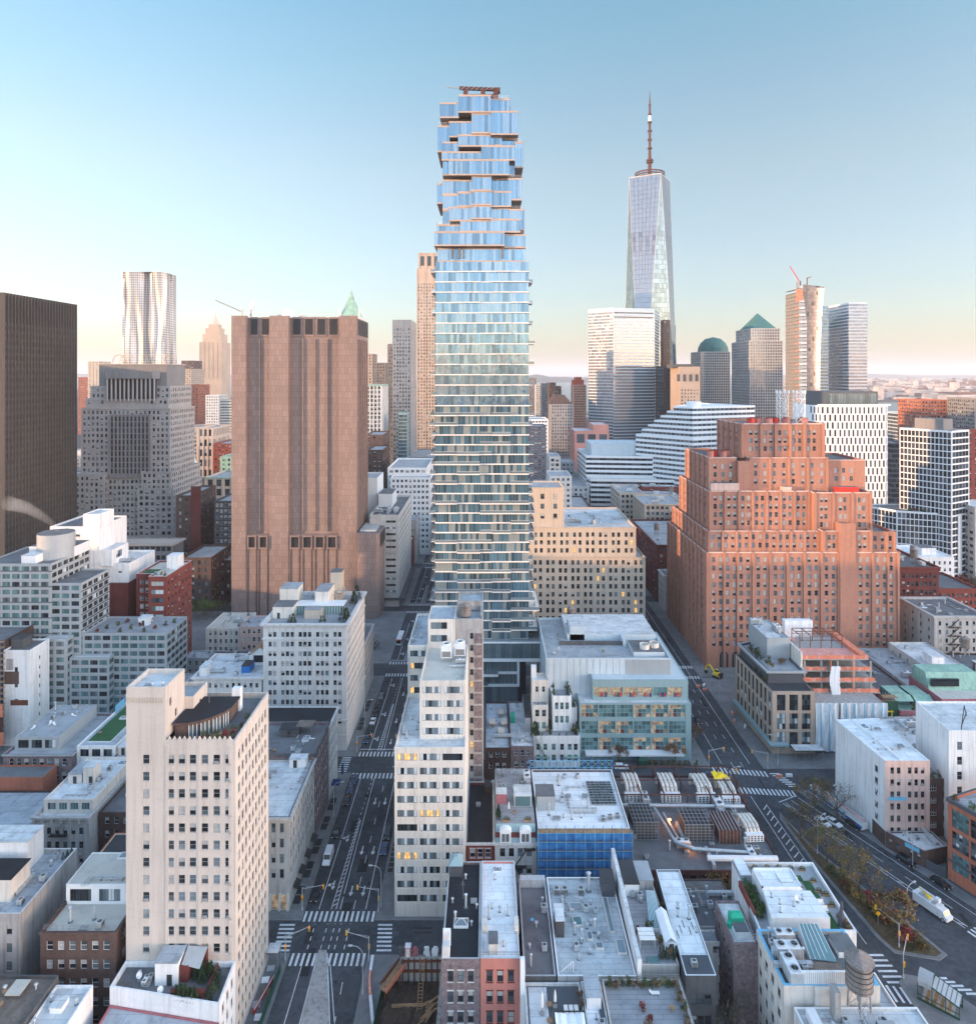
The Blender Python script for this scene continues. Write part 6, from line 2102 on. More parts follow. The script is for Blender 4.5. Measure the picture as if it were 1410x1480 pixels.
b=T.part('machine_pit');b.box(56.4,66,124.6,125,21.3,24.2,'white_paint');b.box(56.4,56.8,125,131,21.3,23.6,'white_paint');b.box(56.8,66,125,130,21.25,21.36,'wood_deck')
b=T.part('lean_to');b.face([(60.6,130.4,21.6),(65.4,129.8,21.6),(64.6,135.8,23.9),(60.9,136,23.9)],'pane_green');b.face([(60.6,130.4,21.3),(60.6,130.4,21.6),(60.9,136,23.9),(60.9,136,21.3)],'clad_white')
for i in range(6):b.bar((60.7+i*.94,130.3,21.68),(61+i*.72,135.9,23.98),.08,.08,'clad_white')
b=T.part('front_wall');b.box(58.5,64.5,123.6,124.2,17,22,'cream_smooth')
for i in range(24):b.box(57.0+i*.38,57.06+i*.38,124.55,124.62,21.4,24.1,'clad_grey')
bulkhead(T,66.4,70,131,135,21.3,1.2,'clad_white','roof_mid')
T.done()
scatter('blue rimmed cream block',(54.2,60,126,136),21.3,'rtu3 ac4 duct2 stack2 vent3',107)
put('tank',65.0,121.2,20.6,'towering beside the blue rimmed cream block',.4,1.26)
T=bld('loft','low white and dark roofs under the big corner water tower',(54.5,76.5,104,123.4),19,'white_stone','roof_pale',{},par=(.5,.35),cop='white_trim',seed=108)
b=T.part('white_shed');b.box(61.2,71.5,108,113.6,18.5,21.6,'clad_white','roof_white');b.box(67,70,116.5,119.6,18.5,20.2,'clad_dark','clad_grey');b.box(56,57.6,113,122,18.5,20,'clad_white');b.box(60.6,61.6,120.8,122.8,18.5,23.8,'concrete')
T.done()
scatter('low roofs under the corner water tower',(58,76,113.8,122),18.5,'ac4 duct2 skylight2 vent4',109)
T=bld('loft','white strip of roof running down to the subway plaza',(72.5,77.5,124,138.6),12,'white_stone','roof_blue',{},par=(.5,.3),cop='white_trim',seed=109)
T.done()
T=Thing('construction_pit','open excavation with timber shoring and a ladder beside the crossing','building site',(-15.5,143,0),seed=110)
b=T.mb('earth')
rg=random.Random(11)
N=16
hz=[[-.02+(.0 if(i in(0,N)or j in(0,N))else rg.uniform(.1,.9)-0)for j in range(N+1)]for i in range(N+1)]
for i in range(N):
 for j in range(N):
  X=lambda a:-22.6+13.2*a/N
  Y=lambda c:120+30.0*c/N
  b.face([(X(i),Y(j),.2+hz[i][j]),(X(i+1),Y(j),.2+hz[i+1][j]),(X(i+1),Y(j+1),.2+hz[i+1][j+1]),(X(i),Y(j+1),.2+hz[i][j+1])],'soil')
w=T.mb('shoring');w.box(-18.8,-9.6,150,150.4,.1,5.2,'concrete');w.box(-18.8,-9.6,149.6,150,2.4,2.8,'rust_steel');w.box(-18.8,-9.6,149.6,150,4.6,4.9,'rust_steel')
for i in range(8):w.box(-18.6+i*1.25,-18.35+i*1.25,149.7,150,.2,5.2,'brown_steel')
w.bar((-20,143.4,.9),(-10,143.8,.9),.5,.4,'wood');w.bar((-19.6,138.6,.9),(-10.4,139,.9),.4,.4,'rust_steel');w.box(-10.2,-9.4,124,150,.1,3.6,'concrete')
T.done()
e=empty('ladder','long timber ladder leaning into the excavation','ladder',(-14.2,146,.5))
b=MB()
for x in(-14.6,-13.7):b.bar((x,142.6,.5),(x,149.5,5.8),.12,.12,'wood')
for i in range(15):b.bar((-14.6,142.9+i*.45,.75+i*.345),(-13.7,142.9+i*.45,.75+i*.345),.08,.08,'wood')
b.obj('frame',e,(-14.2,146,.5))
b=MB()
f=[(-22.6,118),(-22.8,140),(-22.2,147.5),(-20.4,151.4),(-9.4,151.6)]
for p,q in zip(f,f[1:]):b.bar((*p,1.3),(*q,1.3),.12,2.6,'hoarding_green')
solo('hoarding','dark green plywood hoarding round the excavation','fence',b,(-16,146,0))
def p_toilet():
 e=root('portable_toilet')
 b=MB();b.box(-.6,.6,-.6,.6,.1,2.2,'net_orange');part(e,'cabin',b)
 b=MB();b.box(-.66,.66,-.66,.66,2.2,2.32,'clad_white');b.frustum(rect(-.6,.6,-.6,.6),2.32,rect(-.35,.35,-.35,.35),2.5,'clad_white');part(e,'roof',b)
 b=MB();b.box(-.4,.4,-.64,-.6,.2,2.0,'clad_white');part(e,'door',b)
 return e
place('toilet',-17.4,150.9,5.0,'orange portable toilet at the rear edge of the excavation','portable toilet',None,0,1,p_toilet)
for k,(x,m_)in enumerate(((-19,'clad_dark'),(-15.9,'rose_paint'),(-13.4,'clad_white'),(-11.6,'tarp_white'))):
 b=MB()
 r=random.Random(k)
 for q in range(5):b.box(x-.7+r.uniform(0,.5),x+.3+r.uniform(0,.5),150.5+r.uniform(0,.3),151.3,5.0+q*.36,5.34+q*.36,m_)
 solo('material_stack',('dark','pink','white','white sheeted')[k]+' stack of building materials behind the excavation, '+('avenue end','next to the toilet','middle','house end')[k],'materials',b,(x,151,5))
e=empty('skip_conveyor','orange and wood loading ramp at the corner of the excavation','loading ramp',(-20.4,147,.3))
b=MB();b.bar((-22,144.4,3.2),(-18.6,149.4,4.4),1.6,.3,'wood');b.bar((-21.2,143.6,3.6),(-17.8,148.6,4.8),.15,.9,'net_orange');b.bar((-22.6,145.2,3.9),(-19.2,150.2,5),.15,.6,'rust_steel');b.obj('ramp',e,(-20.4,147,.3))
b=MB()
for x,y in((-21.6,145),(-19,149)):b.tube((x,y,0),(x,y,3.6),.12,'rust_steel')
b.obj('post',e,(-20.4,147,.3))
for k,(x,y,a)in enumerate(((-11.6,143.6,.6),(-12.4,140.6,1.0),(-14.8,136.4,.3),(-13.4,133,1.3))):
 b=MB()
 r=random.Random(k+50)
 for q in range(6):
  c=Vector((x+r.uniform(-.8,.8),y+r.uniform(-.8,.8),1.2+.1*q));d=Vector((cos(a+r.uniform(-.4,.4)),sin(a+r.uniform(-.4,.4)),0))*1.6
  b.bar(c-d,c+d,.25,.1,'wood' if k<2 else 'galv')
 solo('timber_pile',('timber planks heaped by the ladder','timber planks heaped lower in the pit','scrap metal scattered in the pit','scrap metal at the front of the pit')[k],'scrap pile',b,(x,y,1))
AW=dict(ww=1.5,wh=2.25,fh=3.77,dep=.35,top=2.4,fr='frame_grey',var='blind',pier=(1.0,.55,2))
T=bld('brick_tower','massive orange brick tower stepping up to a lattice mast',(97.8,184.5,310.6,376),52,'att_brick','roof_mid',{0:dict(AW,grp=[6,2,2,2,2,2,2,2,3],gap=.5,m=2,bot=9),3:dict(AW,n=20,bot=9)},par=(1.1,.5),cor=[(0,.5,.35,'pink_paint')],seed=120)
T.maxwin=100
tier(T,(99.5,150.3,313.6,373),51,60.9,'att_brick','roof_mid',{0:dict(AW,n=16,bot=.5,top=1.8),3:dict(AW,n=18,bot=.5,top=1.8)},par=(1,.5),cor=[(0,.4,.3,'pink_paint')])
tier(T,(150.3,172.4,310.9,373),51,61.5,'att_brick','roof_mid',{0:dict(AW,grp=[2,2,2],gap=1.2,m=2,bot=.5,top=2),3:None},par=(1,.5),cor=[(0,.4,.3,'pink_paint')])
tier(T,(172.5,184.4,313,373),51,60.5,'att_brick','roof_mid',{0:dict(AW,n=3,bot=.5,top=2)},par=(1,.5))
tier(T,(157.5,164.5,309.6,314),0,65,'att_brick','roof_mid',{},par=(.5,.4))
tier(T,(101.5,148.4,318.3,366),60,78.2,'att_brick','roof_mid',{0:dict(AW,grp=[2]*7,gap=.4,m=1.6,bot=.5),3:dict(AW,n=14,bot=.5)},par=(1,.5),cor=[(0,.5,.35,'pink_paint')])
tier(T,(148.4,174.8,315.2,366),60,78.0,'att_brick','roof_mid',{0:dict(AW,grp=[2,2,2],gap=2.2,m=2.5,bot=.5),3:dict(c=[1.4],ww=1.2,wh=2.2,fh=3.77,top=2)},par=(1,.5),cor=[(0,.5,.35,'pink_paint')])
tier(T,(103.5,115.8,323,362),77,93,'att_brick','roof_mid',{0:dict(AW,n=3,bot=.8,top=3.2,pier=None),3:dict(AW,n=10,bot=.8)},par=(1.2,.5),cor=[(0,.5,.3,'pink_paint')])
tier(T,(115.8,121.8,320.5,356),77,91.5,'att_brick','roof_mid',{},par=(.8,.5))
tier(T,(121.8,158.4,322.4,360),77,93,'att_brick','roof_mid',{0:dict(AW,n=8,bot=.8,top=2.6)},par=(1,.5),cor=[(0,.4,.3,'pink_paint')])
tier(T,(158.4,177.2,325,354),77,91.6,'att_brick','roof_mid',{0:dict(AW,c=[5,8.6,12.2],bot=2.5,top=4,pier=None,ww=1.6)},par=(1,.5),cor=[(0,.4,.3,'pink_paint')])
tier(T,(119.5,159.2,327.4,360),92,108.6,'att_brick','roof_mid',{0:dict(AW,grp=[2]*5,gap=.6,m=3.4,bot=.8,top=3.4,pier=(1.1,.8,2)),3:dict(AW,n=8,bot=.8,top=3.4)},par=(1.2,.6),cor=[(0,.6,.4,'pink_paint')])
for x in(104,109.5):
 g=T.part('arched_doorway')
 n=10
 g.face([(x,310.5,.2),(x+3.8,310.5,.2)]+[(x+1.9+1.9*cos(pi*i/n),310.5,5.4+1.9*sin(pi*i/n))for i in range(n+1)],'pane_dark')
 for q in(.9,1.9,2.9):g.box(x+q-.08,x+q+.08,310.4,310.5,.2,6.6,'frame_grey')
for(x0,x1,y0,z0,h)in((103,116,318.9,77.2,4.2),(136,140,318.8,77.2,2.6),(160,170,316.5,77,3)):
 T.part('parapet_shed').box(x0,x1,y0+.6,y0+4,z0,z0+h,'pink_paint' if x0<150 else 'plastic_red','roof_mid')
T.done()
rg=random.Random(77)
for k,(x,y,z,r_)in enumerate([(106+i*3.1,330+(i%2)*3,92,1.6)for i in range(4)]+[(126+i*4.2,332+(i%2)*2,107.4,1.9)for i in range(5)]+[(152,334,107.4,2.2)]):
 b=MB();b.cyl(x,y,z,z+3.2,r_,n=12,m='plastic_red' if k%3==1 else 'salmon');b.lathe(x,y,[(r_+.15,z+3.2),(0,z+3.9)],12,'brick_red')
 solo('roof_tank','red cylindrical tank on the brick tower, %s'%(('shoulder, left end','shoulder, second','shoulder, third','shoulder, right end','summit, left end','summit, second','summit, third','summit, fourth','summit, fifth','summit, right end')[k]),'tank',b,(x,y,z),'red tanks on the brick tower')
for k,x in enumerate((142,150)):
 e=empty('lattice_mast','white steel lattice mast on the brick tower summit, %s one'%('left','right')[k],'mast',(x,334,107.4),'lattice masts')
 b=MB();h=124
 c=[(x-2,332),(x+2,332),(x+2,336),(x-2,336)]
 for p in c:b.tube((*p,107),(*p,h),.16,'clad_white',5)
 for i in range(4):
  p,q=c[i],c[(i+1)%4]
  for j in range(4):
   z=108+j*4
   b.tube((*p,z),(*q,z+4),.11,'clad_white',4);b.tube((*q,z),(*p,z+4),.11,'clad_white',4);b.tube((*p,z),(*q,z),.1,'clad_white',4)
 b.obj('lattice',e,(x,334,107.4))
 b=MB()
 for p in c:b.cyl(p[0],p[1],h-1.5,h,.55,n=8,m='clad_white')
 b.obj('drum_antenna',e,(x,334,107.4))
T=bld('hotel','tan gridded hotel with tall dark windows and a planted roof',[(98.6,240),(113.4,240),(113.4,278),(97.2,272)],21.8,'tan_stone','roof_dark',{0:dict(n=3,ww=3.0,wh=5.6,fh=6.5,top=1.2,m=.9,st='grid:3:3',dep=.4,var='dark',bot=1.5,band=(.25,.12)),3:dict(n=9,ww=2.2,wh=5.6,fh=6.5,top=1.2,m=.7,st='grid:2:3',dep=.4,var='dark',bot=1.5)},par=(.4,.5),cop='clad_dark',seed=130)
tier(T,[(100,247),(112.6,247),(112.6,277),(98.8,271.5)],21.4,26,'clad_dark','roof_grey',{},par=(.7,.5),cor=[(0,.7,.9,'clad_grey')])
tier(T,[(104,258),(112.6,258),(112.6,277.5),(103.4,275)],25.2,33.4,'clad_grey','roof_pale',{},par=(.5,.3))
b=T.part('awning');b.prism([(95.6,271),(97.4,271.5),(98.4,239.9),(97.0,237.8)][::-1],3.6,4.3,'clad_teal');b.prism([(97.0,237.8),(98.4,239.9),(104,239.9),(103.4,237.6)][::-1],3.62,4.32,'clad_teal')
T.done()
for k,(x,y,z,h)in enumerate(((101.4,262,25.3,3),(101.5,258,25.3,3.4),(102.4,254,25.3,2.8),(101.2,266,25.3,2.6),(99.2,256,21.5,1.6),(99.4,252,21.5,1.8),(99.4,248.5,21.5,1.8),(103,251,25.3,2),(107.6,254,25.3,2.4),(109,255,25.3,2))):
 shrub('bush' if k<7 else 'dry',x,y,z,h,'leafy plant on the hotel roof terrace, %s'%('upper deck, third','upper deck, second','upper deck, front','upper deck, rear','lower ledge, rear','lower ledge, middle','lower ledge, front','dry one by the corner','dry one by the plant room','dry one beside it')[k],'hotel roof plants')
scatter('grey hotel plant room',(104.5,112,260,275),32.9,'rtu2 stack2 vent',131)
b=MB();b.box(99.2,102.4,243.2,246,3,3.4,'roof_grey');[b.tube((x,y,.1),(x,y,3),.08,'steel')for x in(99.4,102.2)for y in(238.4,239.6)]
b=MB();b.box(104.5,114.5,235.4,239.4,3.4,3.7,'hoarding_green','roof_pale')
for x in(104.8,108,111,114.2):
 for y in(235.6,239.2):b.tube((x,y,.1),(x,y,3.4),.08,'steel')
for x in(104.8,108,111):b.bar((x,235.6,.3),(x+3.2,235.6,3.3),.07,.07,'steel')
solo('sidewalk_shed','green sidewalk shed on steel legs beside the hotel corner','scaffold',b,(109.5,237.4,0))
T=Thing('building_site','half built block of open floors fringed with orange netting','building site',(127,258,0),seed=132)
for i,z in enumerate((17.0,20.6,24.2,28.0)):
 s=T.part('floor_slab');s.box(113.8 if i else 113.4,141.5-i,249.5+i*.8,276,z-.35,z,'concrete')
 n=T.part('debris_net')
 for k in range(28):
  xa,xb=114+(27-i)*k/28,114+(27-i)*(k+1)/28
  if i==3 or not(122.5<xa<126):
   g=lambda x:.10*sin(x*2.3+i)
   n.face([(xa,249.6+i*.8+g(xa),z),(xb,249.6+i*.8+g(xb),z),(xb,249.6+i*.8,z+1.35+.1*sin(xb*1.7)),(xa,249.6+i*.8,z+1.35+.1*sin(xa*1.7))],'net_orange' if(k+i)%5 else 'net_pink')
 if i<3:
  for x in(115,121,127,133,139):
   for y in(251.5,262,274):T.part('column').box(x-.3,x+.3,y-.3,y+.3,z,z+3.3,'concrete')
  T.part('rear_wall').box(114.2,141,268+i*.1,268.4+i*.1,z,z+3.25,('dark_stucco','grey_stucco','brick_brown')[i])
n=T.part('roof_net');n.box(136,138.6,252,275,28,29.2,'net_orange');n.box(114,120,269,275,28.02,28.2,'net_pink');n.box(115,137,252,262,28.01,28.06,'net_pink')
w=T.part('white_sheeting');w.box(117,128,273,275.5,28,34.5,'wrap_white')
T.part('party_wall').box(112.9,113.6,250,276,22,31.4,'cream_smooth')
c=T.part('hoist_wrap')
for k in range(8):
 za,zb=14+k*1.6,15.6+k*1.6
 f=lambda z:.5*sin(z*.5)
 c.face([(123.2+f(za),248.6+.2*sin(za*2),za),(126.6+f(za)*.4,248.6,za),(126.4+f(zb)*.4,248.6+.2*sin(zb*2),zb),(123.0+f(zb),248.6,zb)],'wrap_white')
st=T.part('steel_frame')
for x in(118,122,126,130,134):
 for y in(262,269):st.tube((x,y,28),(x,y,33),.15,'rust_steel',5)
 st.bar((x,262,32.8),(x,269,32.8),.2,.25,'rust_steel')
for y in(262,265.5,269):
 st.bar((118,y,33),(134,y,33),.2,.25,'rust_steel');st.bar((118,y,31),(134,y,31),.15,.15,'brown_steel')
for x in(124,132):st.tube((x,250.4,17),(x,250.4,31),.2,'net_orange',5)
T.part('lower_floors').box(113.6,138.6,241.2,268,0,16.6,'concrete')
T.done()
e=empty('scaffold_sheeting','white plastic sheeting striped with blue straps over the building front','sheeting',(126,240.4,0))
b=MB()
n=46
for i in range(n):
 xa,xb=113.6+25*i/n,113.6+25*(i+1)/n
 if 121.4<xa<122:continue
 for j in range(9):
  za,zb=.8+16.8*j/9,.8+16.8*(j+1)/9
  f=lambda x,z:240.2+.28*sin(x*2.7+.8*sin(z*.5))+.12*sin(x*6+z)
  b.face([(xa,f(xa,za),za),(xb,f(xb,za),za),(xb,f(xb,zb),zb),(xa,f(xa,zb),zb)],'wrap_white')
b.obj('sheet',e,(126,240.4,0))
b=MB()
for x in(115.2,118.2,124,127,130.2,133.2,136.4):b.box(x,x+.3,239.7,239.86,1,17.5,'sign_blue')
b.obj('strap',e,(126,240.4,0))
b=MB()
for x in range(139,145):
 for y in(243,245.5):b.tube((x,y,0),(x,y,19),.06,'steel',4)
for j in range(9):
 b.box(139,144,243,245.5,2+j*2,2.08+j*2,'wood');b.bar((139,243,2+j*2),(144,243,4+j*2),.06,.06,'steel')
b.box(139,144,242.9,243,9,17,'hoarding_green')
solo('scaffold','dark green netted scaffold at the end of the white sheeting','scaffold',b,(141.5,244,0))
b=MB()
for x in(139.2,141.4):b.bar((x,242.4,5),(x,242.4,14),.3,.3,'tarp_yellow')
for z in(5.2,9.2,13.6):b.bar((138.6,242.4,z),(142,242.4,z),.3,.3,'tarp_yellow')
solo('hoist_frame','yellow hoist frame on the dark green scaffold','hoist',b,(140.3,242.4,5))
T=bld('loft','white walled building with a pale pink front and ridged white roof',[(110.7,193),(123.2,193),(122.4,217),(108.4,216)],24,'white_paint','roof_white',{0:dict(mat='pink_paint',grp=[2,3],gap=.7,m=1.1,ww=1.0,wh=1.75,fh=3.35,top=1.9,sill=.1,dep=.2,st='sash',fr='frame_dark',var='dark'),3:dict(c=[19.4],ww=1.3,wh=1.9,fh=3.35,top=3.4,dep=.2,st='grid:2:2',bot=5)},par=(.35,.3),seed=133)
b=T.part('roof_ridge');b.bar((115.6,193.4,23.9),(113.6,216,23.9),.7,.5,'clad_white')
b=T.part('brown_base');b.prism([(110.66,192.9),(110.75,193.0),(110.25,199.6),(110.05,199.6)],0,4.4,'brick_brown')
b=T.part('sign');b.box(111.6,116.6,192.8,192.94,13.0,13.9,'sign_blue')
T.done()
scatter('ridged white roof',(111,121,195,214),23.7,'hatch2 vent2 skylight',134)
T=bld('shop_building','low brown shop with a blue sign on the avenue',[(110.7,192.6),(116.4,184.6),(123.8,186.6),(123.4,192.6)],4.6,'brick_brown','roof_pale',{0:dict(c=[1.2,3,6.6,8.4],ww=.8,wh=1.6,fh=4,top=1.6,bot=.3)},par=(.4,.3),cop='clad_grey',seed=135)
b=T.part('sign');b.wallbox((110.7,192.6),(.58,-.8146),5.0,8.6,.02,.14,3.3,4.4,'sign_blue')
T.done()
scatter('low brown shop roof',(114,122.5,187.5,192),4.2,'ac2 duct vent2',136)
b=MB();b.bar((116.6,184.4,1.3),(119.4,180.4,1.3),.12,2.6,'clad_dark');b.bar((123.8,186.4,1.3),(119.4,180.4,1.3),.12,2.2,'hoarding_green')
solo('fence','dark boarded fence beside the low brown shop','fence',b,(119.5,183,0))
T=bld('brick_house','brown brick house with white sashes and black shutters',(124.2,133.0,197,206),16.5,'brick_brown','roof_terrace',{0:sp(WSASH,n=2,ww=2.0,wh=1.9,fh=3.5,top=1.6,st='grid:3:2',m=.5)},par=(.6,.3),seed=137)
T.done()
shrub('bush',127,198.4,15.9,1.8,'green bush on the shuttered brown house, street side','roof shrubs');shrub('gold',129.6,199,15.9,2,'golden bush on the shuttered brown house','roof shrubs')
T=bld('loft','plain white block with sparse square windows at the right margin',[(129.6,194.6),(138.6,194.6),(150,190),(152,212),(131,212)],31.6,'white_paint','roof_pale',{0:dict(c=[3],ww=1.4,wh=2.3,fh=4.2,top=3.2,dep=.2,st='sash',fr='frame_grey',var='rare',bot=3),1:dict(c=[2.5,6.5],ww=1.4,wh=2.3,fh=4.2,top=5,dep=.2,st='sash',fr='frame_grey',var='rare',bot=3)},par=(.5,.3),seed=138)
T.done()
b=MB();b.bar((134,196,31),(137.6,200,36),.2,.2,'black_metal');b.bar((141,204,31),(137.6,200,36),.2,.2,'black_metal');b.bar((134,196,32),(141,204,32),.2,.2,'black_metal')
solo('roof_frame','black triangular frame on the plain white block','frame',b,(137.6,200,31))
T=bld('brick_building','orange brick corner building with tall black steel windows',[(119.6,180),(126,166),(146,170),(140,188)],21.6,'brick_orange','roof_terrace',{0:dict(n=3,ww=4.2,wh=4.6,fh=5.6,top=2.2,m=.8,st='grid:5:5',fr='frame_dark',dep=.3,var='green',bot=.6),1:dict(n=4,ww=3.6,wh=4.6,fh=5.6,top=2.2,m=.8,st='grid:4:5',fr='frame_dark',dep=.3,var='green',bot=.6)},par=(.7,.4),cop='clad_dark',cor=[(0,.9,.3,'clad_dark'),(15.5,.6,.12,'clad_dark')],seed=139)
b=T.part('base_cladding');b.wallbox((119.6,180),(.4158,-.9095),.1,15.3,.02,.10,.1,.7,'clad_dark')
T.done()
for k,(x,y)in enumerate(((121.6,179.6),(123,176),(124.6,172.6),(126.6,169.6),(128,172),(126,177))):shrub(('bush','lime','gold')[k%3],x,y,20.9,1.9,('green','lime','golden')[k%3]+' bush on the orange brick corner building, '+('rear','second','third','front','inner','inner rear')[k],'roof bushes of the orange brick building')
T=bld('townhouse','raspberry pink house with grey shutters and a copper green attic',(144.2,159,242,258),14,'rose_paint','green_copper',{0:sp(WSASH,n=5,ww=1.2,top=1.3,m=.8)},par=(.8,.3),seed=140)
b=T.part('copper_attic')
for k in range(2):b.prism(rect(145+k*7,151+k*7,248,256),13.2,16.6,'pane_green','green_copper');b.face([(144.8+k*7,245.6,15.6),(151.2+k*7,245.6,15.6),(151.2+k*7,248.2,16.9),(144.8+k*7,248.2,16.9)],'green_copper')
T.done()
T=bld('townhouse','longer raspberry pink house under a copper green mansard',(159.3,180,243,262),17.6,'rose_paint','roof_beige',{0:sp(WSASH,n=8,ww=1.2,top=1.6,fr='frame_white'),3:None},par=(.6,.3),seed=141)
b=T.part('copper_mansard');b.frustum(rect(160,179.5,251,262),17,rect(160.4,179,254,261),22.4,'green_copper');b.box(161,171,251.2,252,18.4,21,'pane_dark')
T.done()
for k in range(7):shrub(('bush','gold','lime')[k%3],150+k*1.5,244,13.2,1.9,('green','golden','lime')[k%3]+' plant along the terrace of the raspberry pink house','terrace plants of the pink house')
for i,(x0,x1,y0,y1,h,wl,rf,lb)in enumerate(((133.6,146,213,238,14,'grey_stucco','roof_pale','cluttered pale rear roofs beyond the ridged white roof'),(146.2,160,206,228,15,'brick_brown','roof_grey','cluttered brown house roofs near the right margin'),(124,133.4,207,236,12,'brick_purple','roof_mid','low roofs packed with condensers behind the pink front'),(146.2,158,229,240,13,'cream_smooth','roof_beige','low tan roof in front of the raspberry house'),(160.2,178,208,240,15.4,'white_stone','roof_pale','pale roof with a brick stair head at the right edge'),(173,189,267,299,16,'concrete_pale','roof_pale','long tan walled low building with a white penthouse'),(190,206,262,292,14,'brick_dark','roof_mid','brown roofed low building beneath the fire escapes'),(160,172.6,264,300,13,'grey_stucco','roof_grey','low roof cluster below the brick tower'),(144,159.6,262,300,12,'brick_brown','roof_mid','low roof behind the copper green attic'))):
 T=bld('house',lb,(x0,x1,y0,y1),h,wl,rf,{0:sp(WSASH,top=1.3),3:sp(SASH,top=1.5,cw=5)},par=(.6,.3),seed=142+i)
 if i in(4,5,6):bulkhead(T,x0+4,x0+9,y0+9,y0+15,h-.6,3.4,('brick_deep','white_paint','brick_brown')[i-4],'roof_pale')
 T.done()
 scatter(lb,(x0+1,x1-1,y0+1,y1-1),h-.6,'ac5 vent3 '+('duct2 skylight rtu','duct hatch planter2','ac8 duct','table planter2','duct2 hatch','hatch','duct2 stack2','rtu duct','hatch skylight')[i],150+i)
T=bld('tenement','pale grey tenement with black zigzag fire escapes',(193.5,216,300,325),27,'grey_stone','roof_mid',{0:sp(SASH,n=7,ww=1.1,top=2.4,fh=3.7),3:sp(SASH,n=4,top=2.4,fh=3.7)},par=(.9,.4),cor=[(0,.6,.9),(.6,.5,.5)],seed=160)
fe=T.part('fire_escape')
for k in range(6):
 z=22-k*3.7
 fe.box(199,204.5,298.8,300,z,z+.1,'black_metal');railing(fe,[(199,298.9),(204.5,298.9)],z,1,'black_metal');fe.bar((199.4,299.2,z),(203.6,299.2,z+3.7),.5,.1,'black_metal')
T.done()
put('tank',200,290,14,'beneath the zigzag fire escapes',0,1)
scatter('pale grey tenement roof',(195,214,302,322),26.1,'ac3 stack3 hatch skylight',161)
T=bld('warehouse','dark red brick warehouse with arched upper windows',(199.2,218.2,335,372),38.4,'brick_deep','roof_mid',{0:sp(SASH,n=8,ww=1.4,wh=2.4,fh=4,top=3,lintel=.2,var='dark'),3:sp(SASH,n=12,top=3)},par=(1,.4),cor=[(0,.7,.7),(3.4,.3,.3)],seed=162)
T.done()
scatter('dark red warehouse roof',(201,216,338,368),37.4,'tank rtu2 ac3 hatch',163)
T=bld('warehouse','lower red brick building beside the dark red warehouse',(218.6,240,338,366),27,'brick_red','roof_mid',{0:sp(SASH,n=9,top=2.4)},par=(.9,.4),cor=[(0,.5,.5)],seed=164)
T.done()
T=bld('loft','white roofed cluster with a small wooden tank beyond the warehouse',(216,252,374,400),33,'white_paint','roof_white',{0:sp(SASH,n=12,top=2.4)},par=(.8,.4),seed=165)
bulkhead(T,220,227,378,384,32.2,4,'cream_smooth','roof_white');bulkhead(T,238,246,380,388,32.2,4,'white_paint','roof_mid')
T.done()
put('tank',232,378,32.2,'on the white roofed cluster beyond the warehouse',0,.8)
T=bld('loft','white sawtooth roofed hall behind the brick tower',(186,214,378,410),30,'clad_white','roof_white',{},par=(.4,.3),seed=166)
b=T.part('sawtooth')
for k in range(4):b.prism([(188+k*6.4,380),(190.4+k*6.4,380),(190.4+k*6.4,408),(188+k*6.4,408)],29.6,32,'clad_white','roof_mid')
T.done()
T=bld('apartment_building','pale slab with balconies at the extreme right edge',(292,312,415,440),52,'concrete_pale','roof_pale',{0:sp(SASH,n=5,ww=2,wh=1.9,fh=4,top=3),3:sp(SASH,n=5,ww=3,wh=1.9,fh=4,top=3)},par=(.8,.4),seed=167)
T.done()
panelmat('thomas',(.315,.225,.20),(.255,.185,.165),(.15,.115,.10),2.0,3.3,.06,.75,.37,.15)
roofmat('roof_far',(.38,.38,.39),.25,0,.5)
def FS(cw,ww,fh,wh,**k):
 return dict(dict(cw=cw,ww=ww,fh=fh,wh=wh,st='far',fr='frame_dark',dep=.3,m=.8,top=1.6),**k)
def tw(name,label,u0,u1,v,Y,dp,wall,sp_=None,cat='skyscraper',roof='roof_far',v1=None,side=None,par=(1.2,.5),cor=None,z1=None,left=None,seed=None):
 x0,x1=XU(u0,Y+dp if u0>CX else Y),XU(u1,Y+dp if u1<CX else Y)
 if x1-x0<8:x0,x1=XU(u0,Y),XU(u1,Y)
 z=ZV(v,Y)if z1 is None else z1
 f={0:sp_}
 f[1 if x1<0 else 3]=side if side is not None else sp_
 T=bld(name,label,(x0,x1,Y,Y+dp),z,wall,roof,f,par,cor,seed=seed or int(u0+v),cat=cat)
 return T
T=bld('office_slab','dark ribbed office slab cut off by the left edge',(-292,-250,357,420),174,'fed_stone','roof_far',{1:FS(2.62,1.5,3.9,2.5,n=24,m=.4,top=17,pier=(.62,.75),fr='frame_dark',var='ink')},par=(1,.5),seed=200,cat='skyscraper')
b=T.part('louvre_band');b.box(-250,-249.94,357.5,419.5,158.5,172.6,'fed_dark')
T.done()
for k in range(7):
 put('antenna',-251.5-(k%3)*2,362+k*8.8,173,'on the dark ribbed slab, %s'%('left end','second','third','middle','fifth','sixth','corner')[k],k,(1.4,1.4,.9+.5*(k%2)))
G=FS(3.05,1.55,4.0,2.3,dep=.4)
T=bld('office_tower','stepped grey granite tower with a colonnade under its crown',(-281,-219.5,478,518),108,'granite_pale','roof_far',{0:G,1:G},par=(.8,.4),cor=[(0,.6,.4)],seed=201,cat='skyscraper')
tier(T,(-283,-262,473,480),0,63,'granite_pale','roof_far',{0:G,1:G},par=(.8,.4))
tier(T,(-237,-216.5,473,521),0,65,'granite_pale','roof_far',{0:G,1:G},par=(.8,.4),cor=[(0,.6,.4)])
